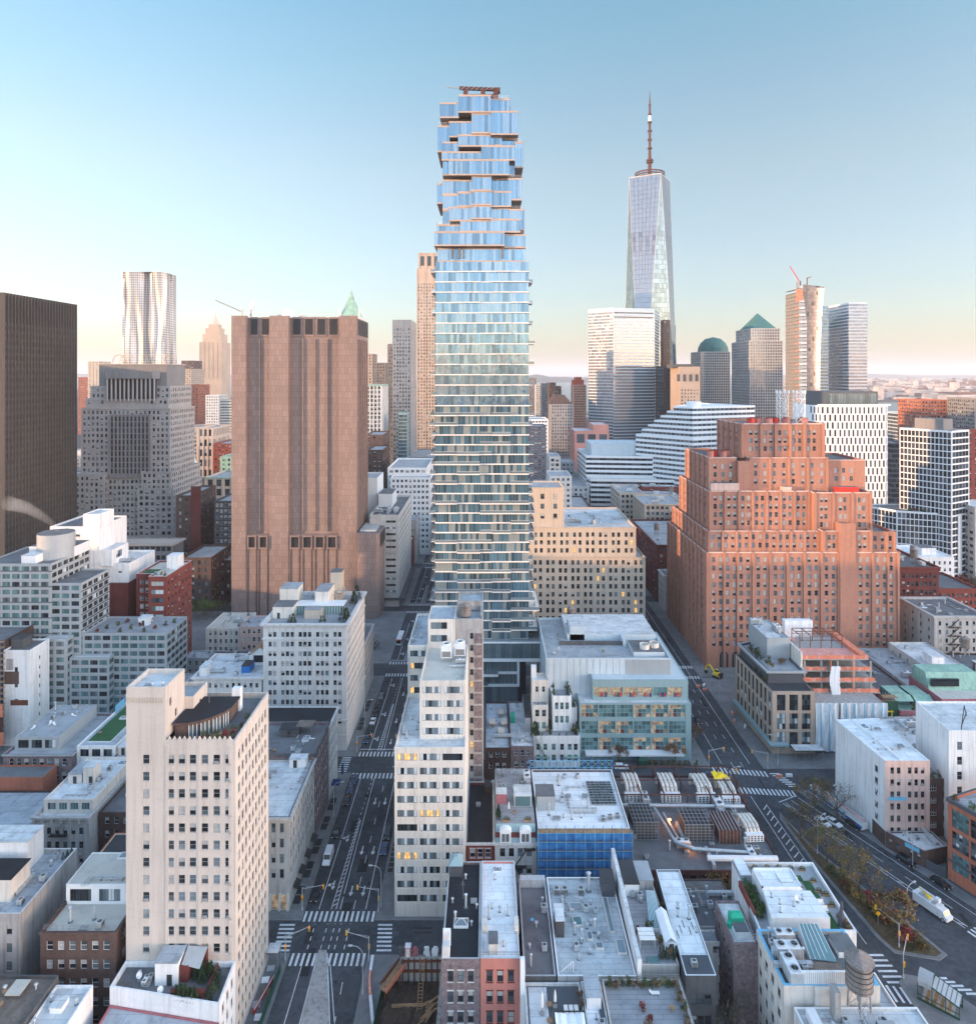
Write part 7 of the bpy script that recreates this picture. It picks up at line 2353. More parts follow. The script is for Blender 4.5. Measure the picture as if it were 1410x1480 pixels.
tier(T,(-239,-214.5,471.5,523),0,54,'granite_pale','roof_far',{0:dict(G,st='far',ww=2.2,cw=3.8),1:G},par=(.8,.4))
tier(T,(-278.5,-221,479,516),107,115,'granite_pale','roof_far',{0:dict(G,mask=lambda i,j:i<4 or i>13),1:G},par=(.8,.4))
tier(T,(-276,-220.5,480.5,515),114,123.5,'granite_pale','roof_far',{0:dict(G,mask=lambda i,j:i<3 or i>13),1:G},par=(.8,.4))
tier(T,(-272,-224.5,484,513),123,139,'granite_grey','roof_far',{},par=(.4,.4),cor=[(0,.6,.5,'buff')])
tier(T,(-261,-232.5,476.2,480),60,104,'granite_grey','roof_far',{0:FS(2.6,1.3,4.0,3.3,top=1.5,var='ink',pier=(.5,.35))},par=(.6,.4))
b=T.part('colonnade_recess');b.box(-263.5,-229.5,478.2,479.5,114.5,128.5,'fed_dark')
for k in range(12):
 b=T.part('column');b.cyl(-262.6+k*2.95,477.4,113,128.6,.62,n=10,m='granite_pale')
b=T.part('fascia');b.prism([(-265.5,480),(-262,476.4),(-246.5,475.2),(-231,476.4),(-227.5,480)],128.6,134.2,'granite_grey','roof_far')
b=T.part('barrel_trellis')
for x0 in(-259,-223.5):
 for i in range(8):
  a,c=pi*i/8,pi*(i+1)/8
  b.bar((x0+4.5*cos(a),486,139.5+6*sin(a)),(x0+4.5*cos(c),486,139.5+6*sin(c)),.5,.5,'buff')
for i in range(13):
 x=-259+i*2.95
 b.bar((x,486,139),(x+1.5,486,144.5),.2,.2,'buff');b.bar((x+2.95,486,139),(x+1.5,486,144.5),.2,.2,'buff')
b.bar((-259,486,145),(-223.5,486,145),.4,.4,'buff')
T.done()
T=bld('podium_building','low wide podium with a tan roof at the foot of the granite tower',(-222,-183,402,416),33,'granite_grey','buff',{0:FS(3.2,2.4,5,2.6,var='ink')},par=(.3,.3),cor=[(0,.9,1.2,'buff')],seed=202)
T.done()
T=Thing('skyscraper','rippled silver tower catching the light behind the granite crown','skyscraper',(-473,965,0),seed=203)
w=T.mb('wall');g=T.mb('glazing')
nx,nz=22,84
def rip(u,z):
 s=sin(z*.045+u*9)*1.1+sin(z*.021-u*14)*1.3+sin(u*26+z*.013)*.9
 return s-(5 if.52<u<.70 else 0)
for(p0,p1)in(((-502,950),(-446,950)),((-446,950),(-446,990)),((-446,990),(-502,990)),((-502,990),(-502,950))):
 L=hypot(p1[0]-p0[0],p1[1]-p0[1]);d=((p1[0]-p0[0])/L,(p1[1]-p0[1])/L);nn=(d[1],-d[0])
 def pt(i,z,o=0):
  u=i/nx
  q=rip(u,z)*(1 if 0<i<nx else 0)+o
  return(p0[0]+d[0]*L*u+nn[0]*q,p0[1]+d[1]*L*u+nn[1]*q,z)
 for i in range(nx):
  for j in range(nz):
   z0,z1=272*j/nz,272*(j+1)/nz
   w.face([pt(i,z0),pt(i+1,z0),pt(i+1,z1),pt(i,z1)],'steel_bright')
   if z0>110 and(i%22)not in(0,21)or z0>120:
    a,c=i+.22,i+.78
    lerp=lambda f,z:tuple(pt(i,z,.06)[k]*(1-f)+pt(i+1,z,.06)[k]*f for k in range(3))
    g.face([lerp(.24,z0+.7),lerp(.76,z0+.7),lerp(.76,z0+2.5),lerp(.24,z0+2.5)],'curtain_grey' if j<nz-3 else 'fed_dark')
w.face([(-502,950,272),(-446,950,272),(-446,990,272),(-502,990,272)],'roof_far')
T.smooth={'wall'}
T.done()
T=Thing('skyscraper','slender stone tower with a stepped spire far beyond the granite tower','skyscraper',(-640,1620,0),seed=204)
b=T.mb('wall')
cx=XU(306,1600)
for hw,z0,z1 in((26,0,205),(21,205,224),(16,224,238),(11,238,247)):b.box(cx-hw,cx+hw,1620-hw,1620+hw,z0,z1,'tan_stone')
b=T.part('spire');b.lathe(cx,1620,[(9,247),(7,256),(3,264),(1,270),(0,284)],10,'limestone')
f=FS(5,2,4.4,2.6,top=3)
facade(T,(cx-26,1593.8),(cx+26,1593.8),120,205,dict(f,pier=(1.4,.8,2)),'tan_stone');facade(T,(cx+26.2,1594),(cx+26.2,1646),120,205,f,'tan_stone')
T.done()
W3=FS(4,1.8,3.8,2.0)
for(u0,u1,v,Y,dp,wl,s,lb)in((127,143,522,1250,40,'buff',FS(6,2,4,2),'tan slab peeking over the left shoulder of the granite tower'),(253,276,533,1300,60,'tan_stone',W3,'tan stepped block left of the stone spire'),(262,292,521,1420,40,'brick_brown',W3,'brown flat topped tower left of the stone spire'),(268,287,556,1000,40,'brick_orange',W3,'orange brick slab beside the granite tower'),(297,316,571,900,30,'white_stone',FS(3,1.6,3.6,1.8),'white apartment slab below the stone spire'),(316,336,578,905,30,'concrete_pale',FS(30,26,3.6,1.4,n=1),'white banded slab next to the white apartment slab'),(264,286,617,700,40,'tan_stone',FS(3.6,1.6,4,2.2),'beige block right of the granite tower'),(286,308,618,620,40,'limestone',FS(4,2.2,9,6,pier=(.8,.5)),'tall windowed beige hall right of the granite tower'),(308,336,641,600,40,'brick_red',FS(3,1.3,3.6,1.8),'red brick block beside the brown monolith'),(318,336,660,560,30,'green_copper',W3,'pale green block beside the brown monolith'),(296,336,690,520,50,'buff',FS(5.6,3.6,7,5,pier=(1.2,.5)),'tan arcaded block with a green cornice beside the brown monolith'),(254,312,716,430,40,'brick_brown',FS(4.6,1.4,4.2,2.1),'tall plain brown brick loft left of the brown monolith'),(309,337,724,440,40,'dark_stucco',FS(3,1.8,3.8,2.4,fr='frame_white',var='blind'),'dark loft with pale windows touching the brown monolith'),(306,336,810,400,40,'brick_dark',FS(3.2,1.5,4,2.2),'dark gabled warehouse at the foot of the brown monolith'),(262,305,806,385,30,'brick_brown',FS(3.6,1.5,4,2.2),'dark brick loft behind the red apartment block'),(113,130,545,1500,60,'brick_orange',W3,'orange block in the gap beside the dark ribbed slab')):
 T=tw('midrise' if v>560 else 'office_tower',lb,u0,u1,v,Y,dp,wl,s,cat='building',cor=[(0,.8,.8,'green_copper')]if 'green cornice' in lb else None)
 if 'shaft' in lb or 'plain brown' in lb:
  T.part('stair_shaft').box(XU(276,429.6),XU(290,429.6),429.4,430,20,62,'brick_deep')
 if 'gabled' in lb:
  T.part('gable').prism([(XU(308,400),399.6),(XU(320,400),399.6),(XU(320,400),400.2),(XU(308,400),400.2)],20,27,'brick_dark')
 T.done()
e=empty('church_tower','small white domed cupola among the buildings right of the granite tower','cupola',(XU(281,560),560,40))
b=MB();b.cyl(XU(281,560),560,40,56,3.2,n=8,m='white_paint');b.obj('lantern',e)
b=MB();b.lathe(XU(281,560),560,[(3.4,56),(2.8,59),(1,61.5),(0,66)],10,'clad_white');b.obj('dome',e)
T=Thing('telephone_exchange','huge windowless brown granite monolith with square vents','skyscraper',(-105,394,0),seed=210)
X0,X1,Y0,Y1,H=-139.0,-71.2,375.0,414.0,163.5
piers=((X0,-131.2),(-118.3,-108.2),(-80.8,X1))
b=T.mb('wall')
b.box(X0+.6,X1-.6,Y0+3.6,Y1,0,H-.8,'thomas','roof_far')
b=T.part('base');b.box(X0+.02,X1-.02,Y0+.3,Y0+3.58,0,44.5,'thomas')
for x0,x1 in piers:
 p=T.part('pier');p.prism([(x0,Y0),(x1,Y0),(x1+(0 if x1>-72 else.0),Y0+3.7),(x0,Y0+3.7)],0,H,'thomas','roof_far')
def bays(a,c,n):
 return[(a+(c-a)*i/n,a+(c-a)*(i+1)/n)for i in range(n)]
for x0,x1,n in((-131.2,-118.3,2),(-108.2,-80.8,4)):
 for k,(a,c)in enumerate(bays(x0+.4,x1-.3,n)):
  if k:
   g=T.part('groove');g.box(a-.28,a+.28,Y0+2.7,Y0+3.58,46,151,'thomas')
  v=T.part('top_vent');v.box(a+.7,c-.7,Y0+3.2,Y0+3.58,152.5,163,'thomas');v.box(a+1.2,c-1.2,Y0+3.1,Y0+3.24,153.4,162,'fed_dark')
  v=T.part('square_vent')
  for q in((a+.7,a+1.3,37,44.3),(c-1.3,c-.7,37,44.3),(a+1.3,c-1.3,43.6,44.3),(a+1.3,c-1.3,37,37.9)):v.box(q[0],q[1],Y0-.9,Y0+.28,q[2],q[3],'thomas')
  v.box(a+1.3,c-1.3,Y0-.25,Y0+.27,37.9,43.6,'fed_dark')
  g=T.part('groove');g.box((a+c)/2-2.6,(a+c)/2-2.0,Y0+.1,Y0+.32,.3,37,'brick_brown');g.box((a+c)/2+2.0,(a+c)/2+2.6,Y0+.1,Y0+.32,.3,37,'brick_brown')
for k,(a,c)in enumerate(bays(Y0+4.5,Y1-.5,5)):
 g=T.part('groove');g.box(X1-.58,X1+.5,a,a+1.2,0,151,'thomas')
 v=T.part('top_vent');v.box(X1-.58,X1-.3,a+1.6,c-.4,153.4,162,'fed_dark')
T.done()
T=Thing('annex_tower','lower brown granite annex with a louvred top beside the monolith','building',(-64,382,0),seed=211)
b=T.mb('wall');b.prism([(-70.6,372.5),(-60.2,372.5),(-58.6,374.5),(-58.6,400),(-70.6,400)],0,46,'thomas','roof_mid')
v=T.part('louvre');v.box(-58.56,-58.2,376,398,38,45,'fed_dark')
for k in range(5):T.part('roof_grille').box(-70+.3,-61,377+k*4,379.6+k*4,46,46.9,'galv')
T.done()
e=empty('satellite_dish','big white dish on the monolith roof','dish',(XU(362,384),384,163))
b=MB();c=MB();c.lathe(0,0,[(.01,-1.4),(2.6,-1),(4.6,0),(4.7,.2)],18,'clad_white');b.add(c,Matrix.Translation((XU(362,384),384,168.5))@Matrix.Rotation(radians(62),4,'X')@Matrix.Rotation(radians(-50),4,'Y'));b.obj('reflector',e,(XU(362,384),384,163),True)
b=MB();b.tube((XU(362,384),385,163),(XU(362,384),384,168),.5,'steel');b.obj('mount',e,(XU(362,384),384,163))
b=MB();b.lathe(-112,388,[(3.2,163),(3.4,165),(2.6,167.6),(0,168.6)],14,'clad_white');solo('radome','white dome on the monolith roof','radome',b,(-112,388,163))
b=MB();b.bar((-152,386,173),(-137,386,166.5),.5,.7,'steel');b.tube((-137.6,386,162.5),(-137,386,168),.4,'steel');solo('roof_crane','small rooftop crane jib over the corner of the monolith','crane',b,(-137.5,386,162.5))
scatter('monolith roof',(-120,-85,382,410),162.7,'rtu4 duct4 dish3 antenna2',212)
rg=random.Random(9)
T=Thing('skyscraper','green copper pinnacle rising behind the monolith','skyscraper',(XU(504,700),710,0),seed=213)
cx=XU(504,700)
b=T.mb('wall');b.box(cx-14,cx+14,700,728,0,178,'white_stone');b.box(cx-11,cx+11,702,724,178,190,'white_stone')
b=T.part('copper_roof');b.frustum(rect(cx-10,cx+10,703,723),190,rect(cx-3.4,cx+3.4,709.6,716.4),207,'green_copper');b.box(cx-2.6,cx+2.6,710.4,715.6,207,211,'green_copper');b.lathe(cx,713,[(2.6,211),(.6,217),(0,221)],8,'green_copper')
for sx in(-1,1):T.part('pinnacle').lathe(cx+sx*9.6,704,[(1.2,190),(1.0,195),(0,200)],6,'white_stone')
T.done()
T=tw('office_block','white gothic ribbed block with a copper cornice beside the monolith',528,562,556,690,50,'white_stone',FS(4.2,2.2,4.2,3.0,pier=(1.0,.7)),cor=[(0,1.2,1.0,'green_copper')])
T.done()
for(u0,u1,v,Y,dp,wl,s,lb,kind)in((527,545,511,900,40,'tan_stone',W3,'tan tower just clear of the monolith edge','office_tower'),(543,557,524,950,40,'granite_grey',W3,'grey tower second from the monolith edge','office_tower'),(560,569,497,760,30,'granite_grey',FS(3.2,1.4,3.9,2.2),'narrow shoulder slab of the grey gridded tower','office_tower'),(528,563,628,600,40,'brick_brown',W3,'old stone corniced block right of the monolith','midrise'),(530,553,650,560,40,'brick_dark',W3,'dark brick slab right of the monolith','midrise'),(560,626,676,520,60,'white_paint',FS(4,2.6,4.2,2.0,st='far'),'white modern block at the end of the left avenue','midrise'),(564,624,690,505,14,'clad_white',FS(3,1.6,4,2.0),'lower white windowed block in front of the modern one','midrise')):
 T=tw(kind,lb,u0,u1,v,Y,dp,wl,s,cat='building')
 T.done()
T=tw('skyscraper','grey gridded tower left of the stacked glass tower',567,601,462,730,50,'granite_pale',FS(3.2,1.5,3.9,2.2,top=9,pier=(.9,.4,2)))
T.done()
T=tw('skyscraper','slim teal glass tower in front of the grey gridded one',575,588,597,690,20,'clad_teal',FS(2.4,2.1,3.6,2.9,var='teal',m=.2))
T.done()
T=bld('skyscraper','tall tan limestone tower with corner piers left of the stacked glass tower',(XU(602,857),XU(640,857),857,893),262,'tan_stone','roof_far',{0:FS(3.3,1.6,3.9,2.3,top=18,pier=(1.2,.5,3)),1:FS(3.3,1.6,3.9,2.3)},par=(1.5,.6),seed=214,cat='skyscraper')
tier(T,(XU(604,857),XU(636,857),859,891),260,282,'tan_stone','roof_far',{0:FS(8,4.5,30,12,top=4,var='ink',pier=(2,.8)),1:None},par=(1.5,.6),cor=[(0,1,.6)])
T.done()
T=bld('office_slab','pale concrete slab with one window column facing the near crossing',(-67,-50.4,392,455),52,'concrete_pale','roof_mid',{0:dict(c=[12],ww=5.5,wh=1.3,fh=3.6,top=3.2,st='ribbon:3',bot=6,dep=.3),1:FS(4.2,2.6,3.6,1.8,top=3,bot=6)},par=(1,.4),seed=215)
T.part('plant_room').box(-66.5,-58,420,440,51,59,'clad_white','roof_mid')
T.part('canopy').box(-67.5,-47.6,391,456,4,5,'dark_stucco')
T.done()
scatter('pale concrete slab roof',(-65,-52,395,418),51,'rtu3 duct2 ac3',216)
T=bld('office_slab','white blank stair block behind the pale concrete slab',(-82,-68,425,450),68,'clad_white','roof_far',{},par=(.8,.4),seed=217)
T.done()
for k,(x0,x1,y0,y1,h,wl,lb)in enumerate(((-72,-50,457,470,22,'brick_red','red brick row with fire escapes past the pale slab'),(-76,-50,482,520,30,'grey_stucco','grey loft with rooftop drums past the red brick row'),(-74,-50,521,560,26,'brick_brown','brown loft along the left avenue'),(-80,-49,572,640,34,'limestone','limestone block far along the left avenue'),(-78,-49,641,700,30,'brick_brown','brown block farther along the left avenue'),(-84,-48,712,790,46,'granite_grey','grey block near the end of the left avenue'),(-23,10,318,366,24,'buff','buff loft hidden behind the stacked glass tower'),(-23,14,396,468,30,'brick_brown','brown loft across from the pale slab'),(-23,30,484,558,34,'limestone','limestone loft right of the left avenue'),(-22,30,574,690,42,'brick_red','red loft far right of the left avenue'))):
 T=bld('loft',lb,(x0,x1,y0,y1),h,wl,'roof_far',{0:FS(3.4,1.5,3.8,2),1:FS(4,1.6,3.8,2),3:FS(4,1.6,3.8,2)},par=(1,.4),seed=220+k)
 T.done()
 scatter(lb.split(' along')[0].split(' with')[0],(x0+2,x1-2,y0+2,y1-2),h-1,'rtu2 ac2',230+k)
AP=dict(cw=3.6,ww=2.9,wh=1.75,fh=2.95,m=.5,top=1.0,st='ribbon:3',fr='frame_dark',var='green',dep=.2,band=(.5,.12))
T=bld('apartment_block','grey terraced apartment block stepping down with green tinted windows',(-192,-165.5,262,288),60,'clad_grey','roof_mid',{0:AP,1:dict(AP,var='dark')},par=(.6,.3),seed=240)
tier(T,(-192,-154.2,262.5,282),0,52.5,'clad_grey','roof_mid',{0:dict(AP,n=10),1:dict(AP,var='dark',trim='clad_dark')},par=(.6,.3))
tier(T,(-166,-157,258,262.4),0,33,'clad_grey','roof_pale',{0:AP,1:AP},par=(.5,.3))
tier(T,(-156.9,-142,259.4,263),0,25.5,'clad_grey','roof_pale',{0:AP,1:AP},par=(.5,.3))
tier(T,(-154,-122,262.8,281),0,33.4,'clad_grey','roof_terrace',{0:AP,1:dict(AP,spandrel='clad_dark',var='dark')},par=(.5,.3))
b=T.part('roof_drum');b.cyl(-171.5,275,59,69,6.6,n=28,m='clad_grey',top='roof_mid');b.box(-183,-165,276,287,59,63,'clad_white','roof_mid')
bulkhead(T,-178,-172.6,264,270,59.4,3,'clad_white','roof_pale')
bulkhead(T,-137.5,-133.5,272,276,32.8,3,'clad_white','roof_pale',.5)
for k in range(9):T.mb('wall').box(-193,-165,261.9,262.02,57-k*5.9,57.35-k*5.9,'clad_dark')
T.done()
for k in range(12):shrub(('red','bush','lime')[k%3],-150+(k*2.3),265+(k%4)*3.4,32.8,1.8,('red','green','lime')[k%3]+' shrub on the terrace of the grey apartment block','shrubs on the grey apartment terrace')
T=bld('apartment_block','tall white blank-walled block with a stair tower and red brick base',(-168,-154.6,297,322),42,'brick_deep','roof_mid',{},par=(.3,.3),seed=241)
tier(T,(-186,-155,299,322),0,50,'white_paint','roof_pale',{0:dict(c=[21,27],ww=1.6,wh=1.0,fh=40,top=3.2)},par=(.8,.3))
tier(T,(-189,-168,298.6,322),49,66,'white_paint','roof_mid',{0:dict(c=[4.5,12],ww=1.8,wh=1.2,fh=40,top=3.4),1:None},par=(.8,.3))
tier(T,(-174.4,-167.4,298,310),40,71.5,'white_paint','roof_pale',{},par=(.4,.3))
tier(T,(-168,-162,298.2,312),49,56,'white_paint','roof_pale',{1:dict(c=[6],ww=5,wh=3,fh=5,top=1.5,st='grid:3:2')},par=(.4,.3))
T.done()
scatter('white blank-walled block step',(-166,-157,301,318),49.2,'ac3 duct2 dish',242)
T=bld('apartment_block','bright red brick apartment block with a white roof tower',[(-149.4,294),(-142.3,294),(-142.3,290),(-134.8,290),(-134.8,315),(-149.4,315)],47,'brick_red','roof_beige',{0:dict(n=2,ww=1.5,wh=1.9,fh=3.45,top=2.6,m=1.2,fr='frame_white',var='blind',mat='brick_deep'),2:dict(n=1,ww=5.2,wh=1.9,fh=3.45,top=2.2,m=.6,st='ribbon:3',var='blind'),3:dict(n=7,ww=1.3,wh=1.8,fh=3.45,top=2.4,var='std')},par=(.8,.35),cop='white_trim',seed=243)
bulkhead(T,-140.6,-135.8,303,309,46,6,'white_paint','roof_white')
b=T.part('roof_lawn');b.box(-148.6,-143,297,303,46.2,46.35,'turf')
T.done()
scatter('red brick apartment roof',(-142,-136,291,302),46.2,'ac3 table parasol planter2',244)
for k,(x,y,h)in enumerate(((-160,372,9),(-155,376,8),(-151,371,9),(-147,377,7))):
 tree('green',x,y,0,h+3,'leafy street tree beside the brown monolith, %s'%('left one','second','third','right one')[k],'street trees by the monolith')
for(u0,u1,v,Y,dp,wl,s,lb,kind)in((762,789,616,620,30,'brick_purple',FS(3.2,2.4,3.2,1.5,fr='frame_white',var='blind'),'white and brown chequered apartment slab right of the glass tower','midrise'),(760,792,606,720,40,'clad_white',FS(3,2.4,3.8,1.8,var='grey'),'white office behind the chequered slab','midrise'),(789,810,660,560,30,'concrete_pale',FS(4.4,2.6,3.8,2.4),'small pale block below the mansard tower','midrise'),(789,826,688,500,30,'white_stone',W3,'small white block with roof huts behind the cream block','midrise'),(806,830,668,640,30,'grey_stucco',W3,'small grey block below the mansard tower','midrise'),(763,775,546,1300,30,'granite_grey',W3,'grey high-rise closest to the glass tower','office_tower'),(774,782,556,1250,30,'concrete_pale',W3,'pale narrow high-rise second from the glass tower','office_tower'),(781,792,554,1200,30,'granite_grey',W3,'grey high-rise third from the glass tower','office_tower'),(791,801,558,1150,30,'brick_brown',W3,'brown high-rise fourth from the glass tower','office_tower'),(789,803,553,1350,30,'brick_dark',W3,'dark high-rise behind the brown one','office_tower'),(800,811,558,1250,30,'brick_brown',W3,'brown high-rise nearest the bay','office_tower')):
 T=tw(kind,lb,u0,u1,v,Y,dp,wl,s,cat='building')
 T.done()
T=tw('office_tower','pale grey tower with a dark mansard roof',792,828,584,880,40,'granite_pale',FS(3.4,1.6,3.9,2.2,pier=(.8,.4)),par=(.2,.3))
b=T.part('mansard');b.frustum(rect(XU(793,880),XU(827,880),881,919),ZV(584,880),rect(XU(803,880),XU(817,880),892,908),ZV(571,880),'brick_brown')
T.done()
T=tw('office_tower','dark slim tower with a stepped crown beside the bay',825,847,556,1000,30,'brick_purple',FS(3,2.2,3.6,2.2,var='ink'))
b=T.part('crown');b.box(XU(829,1000),XU(844,1000),1003,1027,ZV(556,1000)-1,ZV(549,1000),'brick_deep');b.box(XU(832,1000),XU(841,1000),1006,1024,ZV(549,1000),ZV(545,1000),'brick_deep')
T.done()
T=bld('office_block','rose granite block with a large square opening',(100,140,800,850),66,'rose_granite','roof_pale',{0:dict(n=3,ww=9,wh=10,fh=14,top=4,bot=40,var='grey',st='far'),3:FS(5,2,4,2)},par=(1,.5),seed=250)
tier(T,(122,140,802,848),65,73,'rose_granite','roof_pale',{},par=(.8,.4))
T.done()
BN=dict(n=1,fill=.0,ww=10,fh=4.1,wh=2.0,m=.0,st='far',top=2.2,dep=.25,var='ink',fr='frame_dark')
T=bld('office_block','low white block ringed with continuous dark window bands',[(84,594),(152,586),(152,650),(84,650)],62,'clad_white','roof_pale',{0:dict(BN,n=12,fill=.05),3:dict(BN,n=9,fill=.05)},par=(1.2,.4),seed=251)
tier(T,(90,134,602,640),61,71,'clad_blue','roof_pale',{},par=(.8,.4))
tier(T,[(86,580),(160,572),(160,584),(84,592)],0,44,'clad_white','roof_pale',{0:dict(BN,n=12,fill=.05),3:dict(BN,n=3,fill=.05)},par=(.8,.4))
T.done()
T=bld('office_tower','slender white tiled tower with a pinnacled tank on top',(100,125.5,600,626),47,'white_stone','roof_mid',{0:FS(3.6,1.8,3.9,2.3,n=7,sill=.1),3:FS(3.6,1.8,3.9,2.3)},par=(1.2,.5),cor=[(0,.8,1),(8.5,.5,.5)],seed=252)
b=T.part('tank_house');b.box(106,118,606,618,46,54,'white_stone','roof_mid');b.cyl(109,610,54,60,3,n=12,m='tank_wood');b.lathe(109,610,[(3.2,60),(0,63)],12,'tank_wood')
T.done()
for k,(x0,x1,y0,y1,h,wl,s,lb)in enumerate(((99,117,520,560,42.5,'limestone',FS(3,1.9,3.9,2.2),'pale stone loft below the white tiled tower'),(108,136,478,515,42,'buff',FS(3.4,2,3.9,2.2,pier=(.5,.4)),'bow fronted buff loft behind the brick tower'),(97.5,126,400,470,33,'brick_deep',W3,'dark red loft on the right avenue before the bend'),(97.5,106,384,396,20,'white_stone',FS(3,1.6,3.8,2.2),'small white corner house left of the brick tower'),(107,120,380,398,24,'brick_brown',W3,'brown house left of the brick tower'),(127,150,430,474,38,'brick_red',W3,'red loft behind the dark red one'),(136.5,168,478,520,36,'brick_brown',W3,'brown roofed loft under the banded block'),(118,150,522,560,38,'brick_deep',W3,'maroon loft under the banded block'),(30,74,412,470,30,'grey_stucco',W3,'grey loft behind the cream block'),(32,76,484,560,33,'brick_brown',W3,'brown loft two blocks behind the cream block'),(34,84,575,690,38,'white_stone',W3,'white loft three blocks behind the cream block'),(126,165,562,584,40,'brick_red',W3,'red loft in front of the banded block'))):
 T=bld('loft',lb,(x0,x1,y0,y1),h,wl,'roof_far',{0:s,3:s,1:s},par=(1,.4),cor=[(0,.6,.5)],seed=260+k)
 T.done()
 scatter(lb,(x0+1.5,x1-1.5,y0+1.5,y1-1.5),h-1,'rtu2 ac3 tank' if k in(2,5,7)else 'rtu2 ac3 vent2',270+k)
b=MB();b.box(128,138,440,446,37,40,'clad_white','plastic_green');solo('roof_shed','shed with a vivid green roof on the red loft','shed',b,(133,443,37))
T=bld('office_block','white banded block rising in regular steps behind the brick tower',[(128,600),(166,560),(226,586),(190,640)],80,'clad_white','roof_white',{0:dict(BN,n=14,fill=.1,var='grey'),1:dict(BN,n=14,fill=.1,var='grey')},par=(.8,.4),seed=280)
for k in range(6):
 f=(k+1)/7
 q=[(128+30*f,600-30*f),(166,560+.3*k),(226,586),(190+6*f,640)]
 tier(T,q,79.5+4.1*k,84.6+4.1*k,'clad_white','roof_white',{0:dict(BN,n=12-k,fill=.1,var='grey',bot=.2,top=1.6),1:dict(BN,n=14,fill=.1,var='grey',bot=.2,top=1.6)},par=(.5,.4))
T.part('cylinder').cyl(170,572,84,109,6,n=24,m='clad_white',top='roof_white')
T.done()
CW_=lambda n,var,fh=4.0,wh=2.9,**k:dict(dict(n=n,fill=.08,ww=1,fh=fh,wh=wh,m=.1,st='bare',top=1.2,dep=.12,var=var,fr='frame_grey'),**k)
T=bld('skyscraper','broad pale glass tower with a sharp corner in front of the spired tower',[(XU(850,905),905),(XU(886,880),880),(XU(946,893),893),(XU(952,940),940),(XU(860,950),950)],216,'clad_blue','roof_far',{0:CW_(16,'mauve',top=5),1:CW_(24,'pale',top=10),2:CW_(12,'mauve')},par=(1,.4),seed=300,cat='skyscraper')
b=T.mb('wall')
for z in(209,203.5):
 b.wallbox((XU(886,880),880),((XU(946,893)-XU(886,880))/54,13/54.),1,52,.02,.1,z,z+1.6,'curtain_dark')
T.done()
T=Thing('skyscraper','tallest tower, tapered pale glass facets under a spire','skyscraper',(233,1040,0),seed=301)
cx,cy=243,1040
def sq(r,a0):return[(cx+r*cos(radians(a0+90*k)),cy+r*sin(radians(a0+90*k)))for k in range(4)]
top_,bot_=sq(33.5,-75),sq(44,-120)
gl=T.mb('glazing')
nrow=58
for k in range(4):
 a,b2=top_[k],top_[(k+1)%4]
 c,d=bot_[k],bot_[(k+1)%4]
 for tri,mt in(((c,d,a),'curtain_teal'),((a,b2,d),'curtain_pale')):
  up=tri[2]is a
  for j in range(nrow):
   f0,f1=j/nrow,(j+1)/nrow
   z0,z1=20+404*f0+.12,20+404*f1-.12
   if up:L=[(tri[0][i]*(1-f)+a[i]*f,tri[1][i]*(1-f)+a[i]*f)for f in(f0,f1)for i in(0,1)]
   else:L=[(d[i]*(1-f)+a[i]*f,d[i]*(1-f)+b2[i]*f)for f in(f0,f1)for i in(0,1)]
   (xa0,xb0),(ya0,yb0),(xa1,xb1),(ya1,yb1)=L
   n=7
   mm=mt
   if not up and.70<f0<.78:mm='curtain_mauve'
   for q in range(n):
    s0,s1=q/n+.004,(q+1)/n-.004
    gl.face([(xa0+(xb0-xa0)*s0,ya0+(yb0-ya0)*s0,z0),(xa0+(xb0-xa0)*s1,ya0+(yb0-ya0)*s1,z0),(xa1+(xb1-xa1)*s1,ya1+(yb1-ya1)*s1,z1),(xa1+(xb1-xa1)*s0,ya1+(yb1-ya1)*s0,z1)],mm if not(mm=='curtain_mauve' and q%2)else 'curtain_pale')
cr=T.mb('edge_trim')
for k in range(4):
 cr.tube((*bot_[k],20),(*top_[k],424),.35,'clad_grey',5);cr.tube((*bot_[(k+1)%4],20),(*top_[k],424),.35,'clad_grey',5)
 cr.bar((*top_[k],424),(*top_[(k+1)%4],424),.6,1.4,'clad_grey')
T.mb('core').frustum(sq(39,-98),0,sq(26,-98),421,'curtain_grey','roof_far')
T.part('roof').face([(*p,422)for p in top_],'roof_far')
b=T.part('crown_ring')
for z in(425,428.5,432):ring(b,cx,cy,z,20.5,22,1.6,'brown_steel',28)
for i in range(14):b.tube((cx+21*cos(i*pi/7),cy+21*sin(i*pi/7),422),(cx+21*cos(i*pi/7),cy+21*sin(i*pi/7),434),.5,'brown_steel',4)
b=T.part('spire');b.lathe(cx,cy,[(3.2,422),(2.6,455),(1.9,470),(1.8,520),(1.2,540),(0,562)],8,'brown_steel')
for z,r_ in((449,5.2),(452,5.2),(470,3.6),(483,3.4),(496,3.4),(509,3.2),(521,2.8),(535,2.2)):b.cyl(cx,cy,z,z+2,r_,n=12,m='brown_steel',bottom=True)
b.cyl(cx,cy,511,520,2.0,n=8,m='clad_white')
T.done()
T=tw('skyscraper','black glass slab between the two pale glass towers',947,973,529,850,40,'fed_dark',CW_(10,'ink'))
T.done()
T=tw('skyscraper','steel frame tower rising beside the tallest tower',958,968,462,960,14,'rust_steel',FS(4,3,4,3,var='ink'))
T.done()
T=tw('skyscraper','dark glass tower standing behind the steel frame one',966,976,470,1100,30,'clad_dark',CW_(4,'ink'))
T.done()
T=tw('office_tower','brown stone tower with tall arched windows near its flat top',969,1011,530,800,40,'tan_stone',FS(3.6,1.7,3.9,2.1,top=26,pier=(.8,.5)),cor=[(0,1.2,.6),(7,1,.5)])
